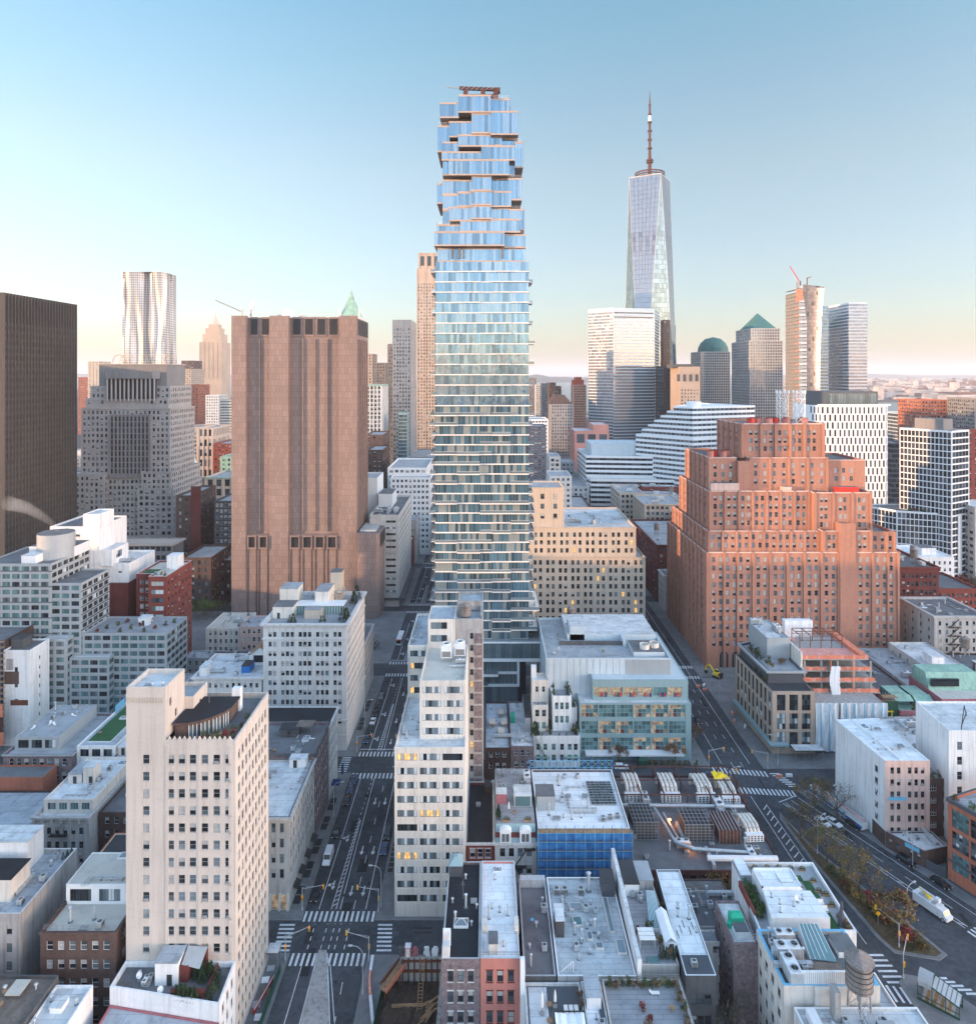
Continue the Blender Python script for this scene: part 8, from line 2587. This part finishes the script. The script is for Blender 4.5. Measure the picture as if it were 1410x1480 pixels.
for k in range(4):T.part('arched_window').box(XU(978,800)+k*7,XU(978,800)+k*7+3.2,799.3,799.95,ZV(551,800),ZV(541,800),'curtain_dark')
b=T.part('crown');b.box(XU(975,800),XU(1006,800),806,836,ZV(530,800)-1,ZV(526,800),'dark_stucco')
T.done()
T=tw('skyscraper','granite and glass tower under a green copper dome',998,1055,508,1050,50,'grey_stone',FS(3.4,2.2,3.9,2.6,var='mauve'))
b=T.part('dome');x=XU(1030,1078);b.lathe(x,1078,[(23,ZV(508,1050)-1),(22.5,ZV(503,1078)),(19,ZV(496,1078)),(12,ZV(490,1078)),(0,ZV(487,1078))],28,'copper_dark')
T.smooth={'dome'}
T.done()
T=tw('skyscraper','granite and glass tower under a green copper pyramid',1057,1131,492,950,70,'grey_stone',FS(3.4,2.3,3.9,2.6,var='mauve'))
tier(T,(XU(1063,1012),XU(1127,953),953,1012),ZV(492,950)-1,ZV(474,950),'grey_stone','roof_far',{0:FS(3.4,2.3,3.9,2.6,var='mauve',bot=.3),3:FS(3.4,2.3,3.9,2.6,bot=.3)},par=(.6,.4))
b=T.part('pyramid_roof');b.frustum(rect(XU(1067,1008),XU(1123,957),957,1008),ZV(475,950),rect(XU(1093.5,984),XU(1094.5,984),983.5,984.5),ZV(453,984),'copper_dark')
T.done()
T=Thing('skyscraper','flared glass tower still under construction with an orange open side','skyscraper',(365,820,0),seed=310)
xa,xm,xb=XU(1135,836),XU(1160,800),XU(1190,800)
zt=ZV(411,800)
g=T.mb('glazing')
for i in range(10):
 for j in range(58):
  z0,z1=zt*j/58+.1,zt*(j+1)/58-.1
  fl=lambda z:3.2*max(0,(z/zt-.55)/.45)**2
  X=lambda q,z:xm+(xb-xm-3+fl(z))*q/10
  Yf=lambda q,z:800-fl(z)+1.2*(q/10-.5)**2*8
  g.face([(X(i,z0),Yf(i,z0),z0),(X(i+1,z0),Yf(i+1,z0),z0),(X(i+1,z1),Yf(i+1,z1),z1-(i*.35 if j==57 else 0)),(X(i,z1),Yf(i,z1),z1-(i*.3 if j==57 else 0))],'curtain_mauve' if(i*7+j*3)%23 else 'curtain_dark')
T.mb('core').box(xa+1.5,xb-3.4,803.2,840,0,zt-8,'granite_grey','roof_far')
for j in range(58):
 z=zt*j/58
 s=T.part('floor_slab');s.box(xa,xm,800,838,z-.35,z,'concrete');s.box(xa+.3,xa+9,799.8,800,z,z+3.0,'galv' if j%2 else 'steel')
 if 22<j<57 and j%2:s.box(xm-9,xm,799.85,799.95,z+.1,z+1.5,'net_orange')
T.part('safety_screen').box(xm-8,xm-.2,799.6,799.8,ZV(434,800),ZV(418,800),'net_orange')
for x in(xa+1,xa+10,xm-1):T.part('column').box(x-.5,x+.5,801,802,0,zt,'concrete')
T.part('parapet_screen').box(xa-1,xm-4,799.4,805,zt-4,zt+4,'steel')
T.done()
e=empty('tower_crane','red tower crane leaning over the tower under construction','crane',(xa+2,810,zt))
b=MB();b.bar((xa-8,806,zt+22),(xa+4,806,zt+3),.8,.8,'plastic_red');b.bar((xa+12,806,zt+8),(xm+12,806,zt+10),.8,.8,'rust_steel');b.obj('jib',e,(xa+2,810,zt))
b=MB();b.tube((xa+4,806,zt-4),(xa+4,806,zt+5),.8,'rust_steel');b.tube((xa+12,806,zt-4),(xa+12,806,zt+9),.6,'rust_steel');b.obj('mast',e,(xa+2,810,zt))
T=tw('skyscraper','pale gridded tower with a flat top right of the construction tower',1197,1253,437,850,50,'clad_white',CW_(18,'mauve',4.0,2.5,top=2))
b=T.mb('wall')
T.done()
T=tw('skyscraper','narrow side wing of the pale gridded tower',1186,1197,441,862,40,'clad_blue',CW_(4,'teal',4.0,2.5,top=2))
T.done()
SG=lambda k,p:dict(n=k,ww=1.42,fh=5.5,wh=4.7,m=.2,st='far',dep=.4,fr='frame_dark',var='ink',top=1.2,mask=lambda i,j:(i+j)%2==p)
T=bld('residential_tower','white tower chequered with tall staggered windows under a dark penthouse',[(238,512),(242,503),(252,500),(287,500),(291,504),(291,540),(238,540)],109,'clad_white','roof_mid',{0:SG(6,0),1:SG(6,0),2:SG(22,0),3:SG(4,0)},par=(.8,.4),seed=320,cat='skyscraper')
T.part('penthouse').box(246,285,506,536,108,119,'clad_dark','roof_mid')
b=T.part('penthouse_glass')
for i in range(18):b.box(248+i*2,249.7+i*2,505.9,506,110,117.5,'curtain_teal')
T.part('parapet_rail').box(238,291,499.8,500,109,110,'frame_white')
T.done()
WG=dict(n=13,ww=1.95,fh=3.9,wh=3.35,m=.3,st='far',dep=.3,fr='frame_dark',var='ink',top=1.2)
T=bld('residential_tower','dark glazed tower with a bold white grid and a grey roof box',[(261.6,440),(278,415),(295.5,425),(285,452)],97.7,'clad_white','roof_mid',{0:dict(WG,n=13),1:dict(CW_(5,'ink',3.9,3.0),m=.8)},par=(.8,.4),seed=321,cat='skyscraper')
T.part('roof_box').prism([(270,438),(279,424),(288,429),(280,444)],97,104,'granite_grey','roof_mid')
tier(T,[(240,452),(254,430),(284,417.5),(292,424),(283,452)],0,47,'clad_white','roof_mid',{0:dict(WG,n=11),1:dict(WG,n=14)},par=(.8,.4))
T.done()
for k in range(7):shrub(('lime','red','bush')[k%3],262+k*2.4,430+(k%3)*2-k*.9,46.4,2.2,('lime','red','green')[k%3]+' shrub on the green roof below the white gridded tower','green roof below the white gridded tower',1.6)
for(u0,u1,v,Y,dp,wl,s,lb,kind)in((1331,1372,578,700,40,'brick_orange',FS(3,1.8,3.6,2),'orange brick block with a grey top behind the white grid','midrise'),(1368,1425,576,660,40,'granite_grey',FS(3,1.9,3.6,2.1),'grey and brick slab at the right edge','midrise'),(1270,1332,597,760,40,'clad_blue',CW_(14,'grey'),'low pale glass block before the river','midrise'),(1288,1312,640,560,30,'clad_dark',CW_(8,'ink'),'dark glass block between the chequered and gridded towers','midrise'),(1396,1425,622,520,30,'brick_deep',W3,'deep red block at the right edge','midrise')):
 T=tw(kind,lb,u0,u1,v,Y,dp,wl,s,cat='building')
 T.done()
rg=random.Random(31)
for k in range(46):
 x,y=rg.uniform(225,330),rg.uniform(405,425)if k<14 else rg.uniform(385,412)
 kd=rg.choice(('gold','rust','bare','green','rust'))
 if 262<x<296 and y>412:y-=12
 tree(kd,x,y,0,rg.uniform(11,17),{'gold':'golden','rust':'rusty brown','bare':'nearly bare','green':'olive green','red':'red'}[kd]+' autumn tree in the park below the white gridded tower','autumn trees in the park')
tree('red',268,398,0,20,'large crimson tree in the park below the white gridded tower','autumn trees in the park')
tree('green',252,400,0,22,'largest olive tree in the park beside the crimson one','autumn trees in the park')
for k,(x0,x1,y0,y1,h)in enumerate(((-330,-262,-120,128,96),(-335,-258,132,182,80),(-332,-264,190,232,74),(-340,-262,238,262,52),(-345,-300,268,340,34),(-420,-345,385,452,146))):  # unseen blocks added left of the view, sized to shade streets and towers
 T=bld('shade_block',('plain grey office block outside the view, near end of the row','tallest plain grey office block outside the view','grey office block outside the view beside the tallest','lower grey office block outside the view','lowest grey office block outside the view, far end of the row','tall grey office tower outside the view, beyond the ribbed slab')[k],(x0,x1,y0,y1),h,'granite_grey','roof_far',{},seed=400+k)
 T.done()
rg=random.Random(61)
wl_=('brick_brown','brick_red','buff','granite_grey','limestone','grey_stucco','brick_purple','white_stone')
wn_=dict(brick_brown='brown',brick_red='red',buff='buff',granite_grey='grey',limestone='limestone',grey_stucco='dull grey',brick_purple='purplish',white_stone='white')
q=[]
for y in range(470,1500,62):
 for x in list(range(-520,-95,46))+list(range(150,700,50)):
  q.append((x+rg.uniform(-6,6),y+rg.uniform(-8,8)))
foot=[]
for o in COL.objects:
 if o.parent is None and o.get('category')in('skyscraper','building'):
  foot.append((o.location.x,o.location.y))
n=0
for x,y in q:
 u=CX+x*F/y
 if not(-40<u<1450)or any(abs(x-a)<52 and abs(y-c)<48 for a,c in foot):continue
 w=rg.choice(wl_)
 h=rg.uniform(18,46)+(y>900)*rg.uniform(0,25)
 T=bld('quarter_block',wn_[w]+' low-rise block in the dense quarter %s'%('left of the granite tower' if u<240 else 'behind the brown monolith' if u<560 else 'around the domed and pyramid towers' if u<1150 else 'towards the river'),(x,x+rg.uniform(28,40),y,y+rg.uniform(26,42)),h,w,'roof_far',{0:FS(4.2,1.8,3.9,2.1),(1 if x<0 else 3):FS(5,1.8,3.9,2.1)},par=(1,.5),seed=500+n,group='low-rise blocks of the far quarters')
 T.maxwin=24
 if rg.random()<.7:bulkhead(T,x+4,x+12,y+5,y+14,h-1,rg.uniform(3,6),w,'roof_far')
 T.done()
 n+=1
DOWN=-pi/2
PN=dict(black='car_black',white='car_white',blue='car_blue',grey='car_grey',yellow='car_yellow')
def car(paint,kind,x,y,rz,label):
 cat={'car':'car','suv':'car','van':'van'}[kind]
 return place('%s_%s'%(kind,paint),x,y,.005,label,cat,'vehicles on the streets',rz,None,lambda:p_car(PN[paint],kind))
car('black','suv',-43.4,174.4,DOWN,'black car parked nearest the near crossing on the left kerb')
car('white','van',-43.3,187.5,DOWN,'white van driving along the left kerb behind the black car')
car('black','car',-43.4,198,DOWN,'black saloon parked on the left kerb behind the white van')
for k,(y,p)in enumerate(((213,'black'),(218.8,'blue'),(224,'blue'))):car(p,'car',-43.4,y,DOWN,('black','dark blue','dark blue')[k]+' car parked in the row of three before the second crossing, %s'%('first','middle','last')[k])
for k,(y,p,t)in enumerate(((248.4,'blue','car'),(255,'black','suv'),(261.4,'white','car'),(268,'black','car'),(275,'black','suv'),(282,'grey','car'))):car(p,t,-43.5,y,DOWN,'%s car parked on the left kerb past the second crossing, %s in the row'%(dict(blue='dark blue',black='black',white='white',grey='grey')[p],('first','second','third','fourth','fifth','sixth')[k]))
car('blue','car',-28.7,191.2,DOWN,'dark blue car parked on the right kerb, nearer of two')
car('black','suv',-28.7,197.4,DOWN,'black car parked on the right kerb, farther of two')
far=((-31.5,425,'white'),(-35,450,'white'),(-43.5,470,'grey'),(-31,505,'black'),(-35,530,'white'),(-43.4,498,'black'),(-29,545,'blue'),(-35,590,'white'),(-31,615,'grey'),(-39,640,'black'),(-35,680,'white'),(-31,720,'white'),(-39,560,'yellow'),(-43.4,404,'black'),(-31.4,402,'grey'),(-39.5,436,'black'),(-28.8,460,'white'),(-35,484,'yellow'),(-31,570,'white'),(-43.3,580,'blue'),(-28.8,600,'black'),(-39,605,'white'),(-35,640,'grey'),(-31,668,'black'),(-28.8,324,'grey'),(-28.8,331,'white'),(-31.6,362,'white'))
for k,(x,y,p)in enumerate(far):car(p,'car',x,y,DOWN,p+' car far up the left avenue beyond the monolith')
DG=atan2(-.901,.433)
for k,(f,o,p,t,lb)in enumerate(((27,11.2,'black','suv','black car at the kerb under the trees of the diagonal avenue'),(22,4.2,'white','car','white car on the diagonal avenue, ahead of the pair'),(23.5,7.0,'white','car','silver white car on the diagonal avenue beside the first'),(43,10.4,'black','suv','black parked car by the orange brick corner building, farther one'),(52,10.6,'black','car','black parked car by the orange brick corner building, nearer one'))):
 x,y=dg(f-8,o)
 car(p,t,x,y,DG,lb)
car('white','suv',44.5,231,0,'white car stopped in the street below the teal glass block')
car('blue','car',71.5,226.4,.4,'blue car turning by the planters of the teal glass block')
for k,(x,y,p)in enumerate(((79.5,262,'black'),(81.5,330,'white'),(85,372,'grey'),(80,352,'black'))):car(p,'car',x,y,DOWN,p+' car on the right avenue beside the brick tower, %s'%('nearest','second','third','fourth')[k])
def p_bus():
 e=root('bus')
 b=MB();b.prism(offset(rect(-6.2,6.2,-1.3,1.3),.0),.45,3.1,'car_white','clad_white');b.box(5.5,6.22,-1.31,1.31,2.3,3.16,'net_orange');b.box(-1,3.5,-.8,.8,3.1,3.35,'clad_white');part(e,'body',b)
 for s in(-1,1):
  b=MB()
  for i in range(7):b.box(-5.8+i*1.6,-4.4+i*1.6,s*1.3-.02,s*1.3+.02,1.5,2.6,'pane_dark')
  part(e,'side_window',b)
 b=MB();b.box(6.2,6.24,-1.1,1.1,1.3,2.7,'pane_dark');part(e,'windscreen',b)
 b=MB();b.box(6.2,6.26,-.9,.9,2.8,3.05,'black_metal');part(e,'destination_sign',b)
 for x in(-3.8,3.9):
  for s in(-1,1):wheel(e,x,s*1.15,.48,.3)
 return e
place('bus',-43.2,341,.005,'white city bus with an orange front roof at the left kerb','bus',None,DOWN,None,p_bus)
def p_trailer():
 e=root('trailer')
 b=MB();b.box(-5,5,-1.3,1.3,.7,3.0,'clad_white','galv');b.box(-4.9,4.9,-1.2,1.2,3.0,3.14,'galv');b.box(-4.95,4.95,-.35,.35,3.14,3.2,'net_pink');part(e,'body',b)
 b=MB();b.box(-5.01,5.01,-1.33,-1.3,1.0,1.9,'tarp_blue');part(e,'stripe',b)
 b=MB();b.box(-2.2,-1.2,-1.34,-1.3,.9,2.6,'frame_grey');part(e,'door',b)
 for x in(-1,0,1):
  for s in(-1,1):wheel(e,x*1.1-2,s*1.1,.42,.25)
 return e
for k,(x,y)in enumerate(((106.9,203.4),(103.4,213.2))):place('trailer',x,y,.13,'silver roofed trailer with a blue side stripe along the white wall, %s'%('nearer','farther')[k],'trailer','trailers by the white wall',atan2(-9.6,3.4),.92,p_trailer)
def p_truck():
 e=root('utility_truck')
 b=MB();b.box(-4.2,1.9,-1.25,1.25,.6,2.5,'car_white','clad_white');b.box(-4.3,2.0,-1.3,1.3,2.5,2.6,'clad_white');part(e,'box_body',b)
 b=MB();carbody(b,[(2.0,.5),(4.1,.5),(4.2,1.3),(3.6,1.5),(3.1,2.4),(2.0,2.45)],2.3,'car_white',.9);part(e,'cab',b)
 b=MB();b.face([(3.64,-.95,1.52),(3.64,.95,1.52),(3.15,.9,2.34),(3.15,-.9,2.34)],'pane_dark');part(e,'windscreen',b)
 b=MB();b.cyl(-1,0,2.6,3.2,.5,n=10,m='tarp_yellow');b.bar((-1,0,3.2),(-3.4,.2,3.7),.35,.3,'tarp_yellow');b.bar((-3.4,.2,3.7),(1.2,-.2,4.0),.3,.28,'clad_white');b.box(.8,1.8,-.6,.4,3.4,4.2,'clad_white');part(e,'boom',b)
 b=MB()
 for x in(-3,-1.6,.2):b.box(x,x+1,-.9,.9,2.6,2.85,'galv')
 part(e,'roof_locker',b)
 for x in(-2.8,3.1):
  for s in(-1,1):wheel(e,x,s*1.05,.48,.3)
 return e
x,y=dg(48.5,-.2)
place('utility_truck',x,y,.005,'white utility truck with a folded yellow boom beside the planted island','truck',None,DG,None,p_truck)
def p_excavator():
 e=root('excavator')
 for s in(-1,1):
  b=MB();b.prism([(-2,s*1.1-.35),(2,s*1.1-.35),(2,s*1.1+.35),(-2,s*1.1+.35)],.05,.95,'black_metal');part(e,'track',b)
 b=MB();b.prism(offset(rect(-2.1,1.9,-1.3,1.3),0),1.0,2.3,'tarp_yellow');b.box(-2.2,-1.2,-1.3,1.3,1.1,2.6,'black_metal');part(e,'house',b)
 b=MB();b.box(.3,1.8,-1.3,-.2,2.3,3.4,'pane_dark','tarp_yellow');part(e,'cab',b)
 b=MB();b.bar((1.2,.5,2.2),(4.2,.5,5),.5,.6,'tarp_yellow');b.bar((4.2,.5,5),(6.4,.5,3.6),.4,.5,'tarp_yellow');part(e,'boom',b)
 b=MB();b.bar((6.4,.5,3.6),(6.2,.5,1.6),.3,.4,'tarp_yellow');b.prism(rect(5.6,6.8,-.1,1.1),.5,1.6,'black_metal');part(e,'bucket',b)
 return e
place('excavator',99.5,300,.13,'yellow excavator at the foot of the brick tower','excavator',None,2.2,.9,p_excavator)
def p_lamp():
 e=root('street_lamp')
 b=MB();b.tube((0,0,0),(0,0,8.6),.11,'galv',8,.07)
 pts=[(0,0,8.6),(.4,0,9.5),(1.2,0,10.1),(2.4,0,10.3)]
 for p,q in zip(pts,pts[1:]):b.tube(p,q,.06,'galv',6)
 b.cyl(0,0,0,1,.2,.15,8,'galv');part(e,'pole',b)
 b=MB();b.box(2.2,3.1,-.17,.17,10.22,10.4,'galv');b.box(2.3,3.0,-.13,.13,10.16,10.22,'clad_white');part(e,'lamp_head',b)
 return e
for k,(x,y,rz,lb)in enumerate(((-26.4,171,pi,'street lamp on the white loft pavement at the near crossing'),(-45.9,206,0,'street lamp on the left pavement between the crossings'),(-26.4,214,pi,'street lamp on the right pavement below the white loft'),(-45.9,258,0,'street lamp beside the white classical block'),(-26.4,262,pi,'street lamp near the stacked glass tower'),(-26.6,147,pi,'street lamp beside the excavation'),(75,214,0,'street lamp at the corner of the plant roof'),(97.6,233,pi,'street lamp by the hotel corner'),(104.5,205.5,pi+.5,'street lamp by the trailers'),(99.5,164.5,.4,'street lamp on the planted island'),(113.2,184.5,pi+.5,'street lamp by the low brown shop'),(90.4,190,.4,'street lamp at the middle of the planted island'),(93.6,280,pi,'street lamp beside the gridded hotel'))):
 place('street_lamp',x,y,.13,lb,'street lamp','street lamps',rz,None,p_lamp)
def p_signal():
 e=root('traffic_signal')
 b=MB();b.tube((0,0,0),(0,0,5.6),.1,'galv',7);b.tube((0,0,5.2),(5.2,0,6.2),.06,'galv',6);b.tube((0,0,5.6),(3,0,5.85),.03,'galv',5);b.cyl(0,0,0,.8,.18,n=8,m='galv');part(e,'mast',b)
 for x,z,m in((5.2,5.3,1),(0,2.6,0)):
  b=MB();b.box(x-.2,x+.2,-.32,-.02,z,z+1.1,'sign_yellow');h=part(e,'signal_head',b)
  for j,lm in enumerate(('black_metal','black_metal','signal_red')):
   b=MB();b.cyl(0,0,0,.02,.13,n=10,m=lm)
   o=sub(h,'lens',b);o.location=(x,-.33,z+.2+j*.34);o.rotation_euler=(pi/2,0,0)
 return e
for k,(x,y,rz,lb)in enumerate(((-45.5,155.4,.35,'traffic signal on a mast arm by the cream tower corner'),(-26.7,155.2,pi-.1,'traffic signal on a mast arm beside the excavation'),(-45.6,170,0,'traffic signal at the white arched corner building'),(-26.8,169.5,pi,'traffic signal at the foot of the white loft'),(-45.6,241,0,'traffic signal at the second crossing by the classical block'),(-26.8,240.5,pi,'traffic signal at the second crossing opposite the classical block'),(74,232,.1,'traffic signal by the teal glass block corner'),(93.2,230.6,pi,'traffic signal by the hotel awning'),(74.2,217.5,.5,'traffic signal at the plant roof corner'),(94.4,159,2.2,'traffic signal at the tip of the planted island'),(90.5,150.8,.9,'traffic signal beside the subway entrance'))):
 place('traffic_signal',x,y,.13,lb,'traffic signal','traffic signals',rz,None,p_signal)
e=empty('warning_sign','yellow diamond warning sign on the planted island','sign',(93.2,165.4,.13))
b=MB();b.tube((93.2,165.4,.1),(93.2,165.4,3.2),.05,'steel');b.obj('post',e)
b=MB();b.prism([(92.6,165.3),(93.8,165.3),(93.8,165.34),(92.6,165.34)],2.6,2.6,'sign_yellow');b.face([(93.2,165.3,2.3),(93.85,165.3,2.95),(93.2,165.3,3.6),(92.55,165.3,2.95)],'sign_yellow');b.obj('plate',e)
e=empty('subway_entrance','green framed subway entrance under an arched glass canopy','subway entrance',(94.2,145.2,.13),None,radians(-42))
e.scale=(1,1.3,1.35)
b=MB()
for i in range(8):
 a,c=pi*i/8,pi*(i+1)/8
 b.face([(-3.2,1.5*cos(a),2.3+1.6*sin(a)),(-3.2,1.5*cos(c),2.3+1.6*sin(c)),(-.6,1.5*cos(c),2.3+1.6*sin(c)),(-.6,1.5*cos(a),2.3+1.6*sin(a))][::-1],'clad_grey')
o=b.obj('arched_roof',e,(0,0,0))
b=MB();b.face([(-.6,-1.6,2.9),(4.2,-1.6,1.9),(4.2,1.6,1.9),(-.6,1.6,2.9)],'clad_grey');b.obj('glass_roof',e,(0,0,0))
b=MB()
for x,z in((-3.2,2.5),(-.6,2.9),(1.8,2.4),(4.2,1.9)):
 for y in(-1.5,1.5):b.tube((x,y,0),(x,y,z),.08,'hoarding_green',6)
for y in(-1.55,1.55):b.bar((-3.2,y,.9),(4.2,y,.9),.06,.1,'hoarding_green');b.bar((-.6,y,2.9),(4.2,y,1.9),.1,.14,'hoarding_green');b.bar((-3.2,y,.2),(4.2,y,.2),.06,.3,'hoarding_green')
for i in range(7):b.bar((-.6+i*.8,-1.6,2.93-i*.167),(-.6+i*.8,1.6,2.93-i*.167),.05,.05,'hoarding_green')
b.obj('frame',e,(0,0,0))
b=MB()
for i in range(9):b.box(-2.4+i*.62,-1.78+i*.62,-1.4,1.4,.02,.06+(8-i)*.09,'wood' if i%2 else 'concrete')
b.obj('stairs',e,(0,0,0))
b=MB();b.cyl(0,0,0,.05,.3,n=14,m='plastic_green');o=b.obj('globe_sign',e,(0,0,0));o.location=(-3.24,0,3.05);o.rotation_euler=(0,-pi/2,0)
def p_barrier(m):
 e=root('road_barrier')
 b=MB();carbody(b,[(-1,0),(1,0),(1,.9),(-1,.9)],.6,m,.6);part(e,'block',b)
 b=MB();b.box(-.9,.9,-.05,.05,.9,1.0,'clad_white');part(e,'rail',b)
 return e
pts=[(-26.0,156),(-25.9,154),(-25.8,152),(-25.7,150),(-25.3,148),(-24.8,146),(-24.3,144),(-23.8,142),(-23.3,140)]
for k,(p,q)in enumerate(zip(pts,pts[1:])):
 m_='clad_white' if k in(0,1,5,6,7)else 'net_orange'
 place('barrier_'+m_,(p[0]+q[0])/2,(p[1]+q[1])/2,.01,('white' if m_=='clad_white' else 'orange')+' barrier block in the line beside the excavation, %s'%('first','second','third','fourth','fifth','sixth','seventh','last')[k],'barrier','road barriers by the excavation',atan2(q[1]-p[1],q[0]-p[0]),None,lambda:p_barrier(m_))
for k,(x,y,m_,rz)in enumerate(((88.4,291,'net_orange',.2),(90.2,288,'net_orange',.3),(91,292,'clad_white',.9),(94.6,268,'net_orange',1.4),(93.2,262,'net_orange',1.2),(95.8,258,'clad_white',1.1),(95,226,'net_orange',0),(98.5,226.4,'clad_white',0))):
 place('barrier_'+m_,x,y,.1,('white' if m_=='clad_white' else 'orange')+' barrier block in the road works along the hotel side, %s'%('rear','second','third','fourth','fifth','sixth','corner left','corner right')[k],'barrier','road barriers along the hotel',rz,None,lambda:p_barrier(m_))
b=MB();b.bar((-45.7,152.5,1.1),(-45.9,128,1.1),.1,2.0,'hoarding_green');solo('hoarding','green construction fence along the kerb below the cream tower','fence',b,(-45.8,140,.1))
b=MB();b.bar((-46.6,150,.8),(-48.2,142,.8),.2,1.0,'plastic_red');b.bar((-46.4,150.2,1.3),(-48,142.2,1.3),.1,.2,'clad_white');solo('barricade','red barricade on the dug-up pavement below the cream tower','barrier',b,(-47.4,146,.1))
rg=random.Random(8)
for k in range(6):
 b=MB();x,y=-47.6+rg.uniform(-.8,.8),138+k*2.9
 for q in range(4):b.bar((x-.8,y+q*.25,.3+q*.12),(x+.8,y+q*.3,.35+q*.12),.3,.14,('wood','tarp_white','galv')[k%3])
 solo('material_stack',('timber','white sheeted','metal')[k%3]+' stack on the dug-up pavement below the cream tower, %s'%('nearest','second','third','fourth','fifth','last')[k],'materials',b,(x,y,.1))
b=MB();b.box(-49.2,-46.6,153.6,156.4,3.0,3.3,'wood_deck','roof_pale')
for x in(-49,-46.8):
 for y in(153.8,156.2):b.tube((x,y,.1),(x,y,3),.08,'steel')
solo('sidewalk_shed','small timber shelter at the corner of the cream tower','scaffold',b,(-47.9,155,.1))
for k,(kd,x,y,h)in enumerate((('autumn',98,207.5,11.5),('bare',103.2,204.5,12.5),('autumn',88.9,197,11),('autumn',91.6,187,10.5),('autumn',94.0,175,12.5),('gold',96.4,163,10.5))):
 tree(kd,x,y,.15,h,('yellowing tree at the head of the diagonal avenue','bare tree beside the trailers','thin yellowing tree near the tip of the planted island','yellowing tree in the upper half of the planted island','wide bare-branched tree in the middle of the planted island','dense golden tree at the broad end of the planted island')[k],'trees of the planted island')
for k,(kd,x,y,h)in enumerate((('bush',90,183,2.2),('bush',91.4,180.4,2.6),('red',92,178,2.4),('gold',93,176.4,3),('red',94.2,173,2.6),('gold',92.6,172.6,3),('bush',94.2,170.6,2.0),('bush',93.8,167,1.8),('red',95.4,166.4,2.2),('gold',97.4,166,3),('red',95.8,160.8,2.8),('red',98.6,160.6,3.0),('gold',99.6,159.4,2.6),('bush',100.6,158.6,1.6),('dry',98.4,164,2),('gold',95.8,169.4,2.8),('dry',91.5,176,1.6),('bush',97,158.6,1.5))):
 shrub(kd,x,y,.2,h,dict(bush='dark green',red='crimson',gold='golden brown',dry='dry tan')[kd]+' shrub on the planted island, %s'%('upper end','upper end, larger','upper middle','beside the crimson one','middle','middle, street side','middle, low','by the yellow sign','behind the yellow sign','under the golden tree','broad end, left','broad end, centre','broad end, right','broad end, corner','behind the golden tree','between the two trees','upper edge','broad end, front')[k],'shrubs of the planted island',h*.72)
for k,(kd,x,y,h)in enumerate((('rust',44,234,7),('rust',63.5,234.5,7.5),('rust',73,247,7.5),('green',73.4,201,5.5),('green',73.6,189,6),('bare',45.6,127,16),('bare',48.5,122,12),('gold',56.2,165.5,13))):
 tree(kd,x,y,.13,h,('rusty street tree below the white terraced house','rusty street tree below the corner of the teal glass block','rusty tree on the avenue side of the teal glass block','small green street tree along the plant building, farther','small green street tree along the plant building, nearer','large bare tree in the alley at the bottom edge','smaller bare tree in the alley at the bottom edge','yellow green tree behind the lawn roof block')[k],'street trees')
for k in range(9):shrub('bush',54.5+k*1.9,232.6,.13,1.6,'clipped dark shrub in the row below the teal glass block','shrub row below the teal glass block',.9)
b=MB();b.box(50.4,53.2,231.2,233.6,.1,2.6,'hoarding_green','hoarding_green');b.frustum(rect(50.2,53.4,231,233.8),2.6,rect(51.2,52.4,232,232.8),3.2,'hoarding_green');solo('kiosk','dark green kiosk in the street below the teal glass block','kiosk',b,(51.8,232.4,.1))
for k in range(5):
 b=MB();x=-54.5-k*1.6;b.bar((x,331+k*2,.2),(x+2.6,331+k*2,3.4),2.2,.5,'dark_stucco');solo('sculpture','dark tilted slab in the plaza beside the left avenue, %s'%('nearest','second','third','fourth','farthest')[k],'sculpture',b,(x,331+k*2,.1),'dark tilted slabs')
m,t,p=base_mat('steam')
t.nodes.remove(p)
pv=t.nodes.new('ShaderNodeVolumePrincipled')
pv.inputs['Color'].default_value=(.95,.93,.9,1)
pv.inputs['Density'].default_value=.045
t.links.new(pv.outputs[0],t.nodes['Material Output'].inputs['Volume'])
b=MB()
P_=[((-171,276,69),.9),((-174,276,72.5),1.2),((-178.5,276,75.5),1.8),((-185,277,78.5),2.4),((-193,278,80),3.0)]
rings=[]
for(c,r_)in P_:
 k=len(b.v)
 b.v+=[(c[0]+r_*.4*cos(i*pi/5),c[1]+r_*cos(i*pi/5),c[2]+r_*sin(i*pi/5))for i in range(10)]
 rings.append(k)
for a,c in zip(rings,rings[1:]):
 for i in range(10):
  j=(i+1)%10
  b.f.append((c+i,c+j,a+j,a+i));b.m.append(b.mi('steam'))
b.f.append(tuple(rings[0]+i for i in range(10)));b.m.append(0)
b.f.append(tuple(rings[-1]+i for i in reversed(range(10))));b.m.append(0)
o=b.obj('steam');o['kind']='stuff'
m,t,p=base_mat('haze')
t.nodes.remove(p)
pv=t.nodes.new('ShaderNodeVolumePrincipled')
pv.inputs['Color'].default_value=(.95,.93,.95,1)
pv.inputs['Density'].default_value=5.5e-5
pv.inputs['Anisotropy'].default_value=.2
t.links.new(pv.outputs[0],t.nodes['Material Output'].inputs['Volume'])
b=MB();b.box(-62000,62000,-4000,86000,-2.2,575,'haze')
o=b.obj('haze');o['kind']='stuff'
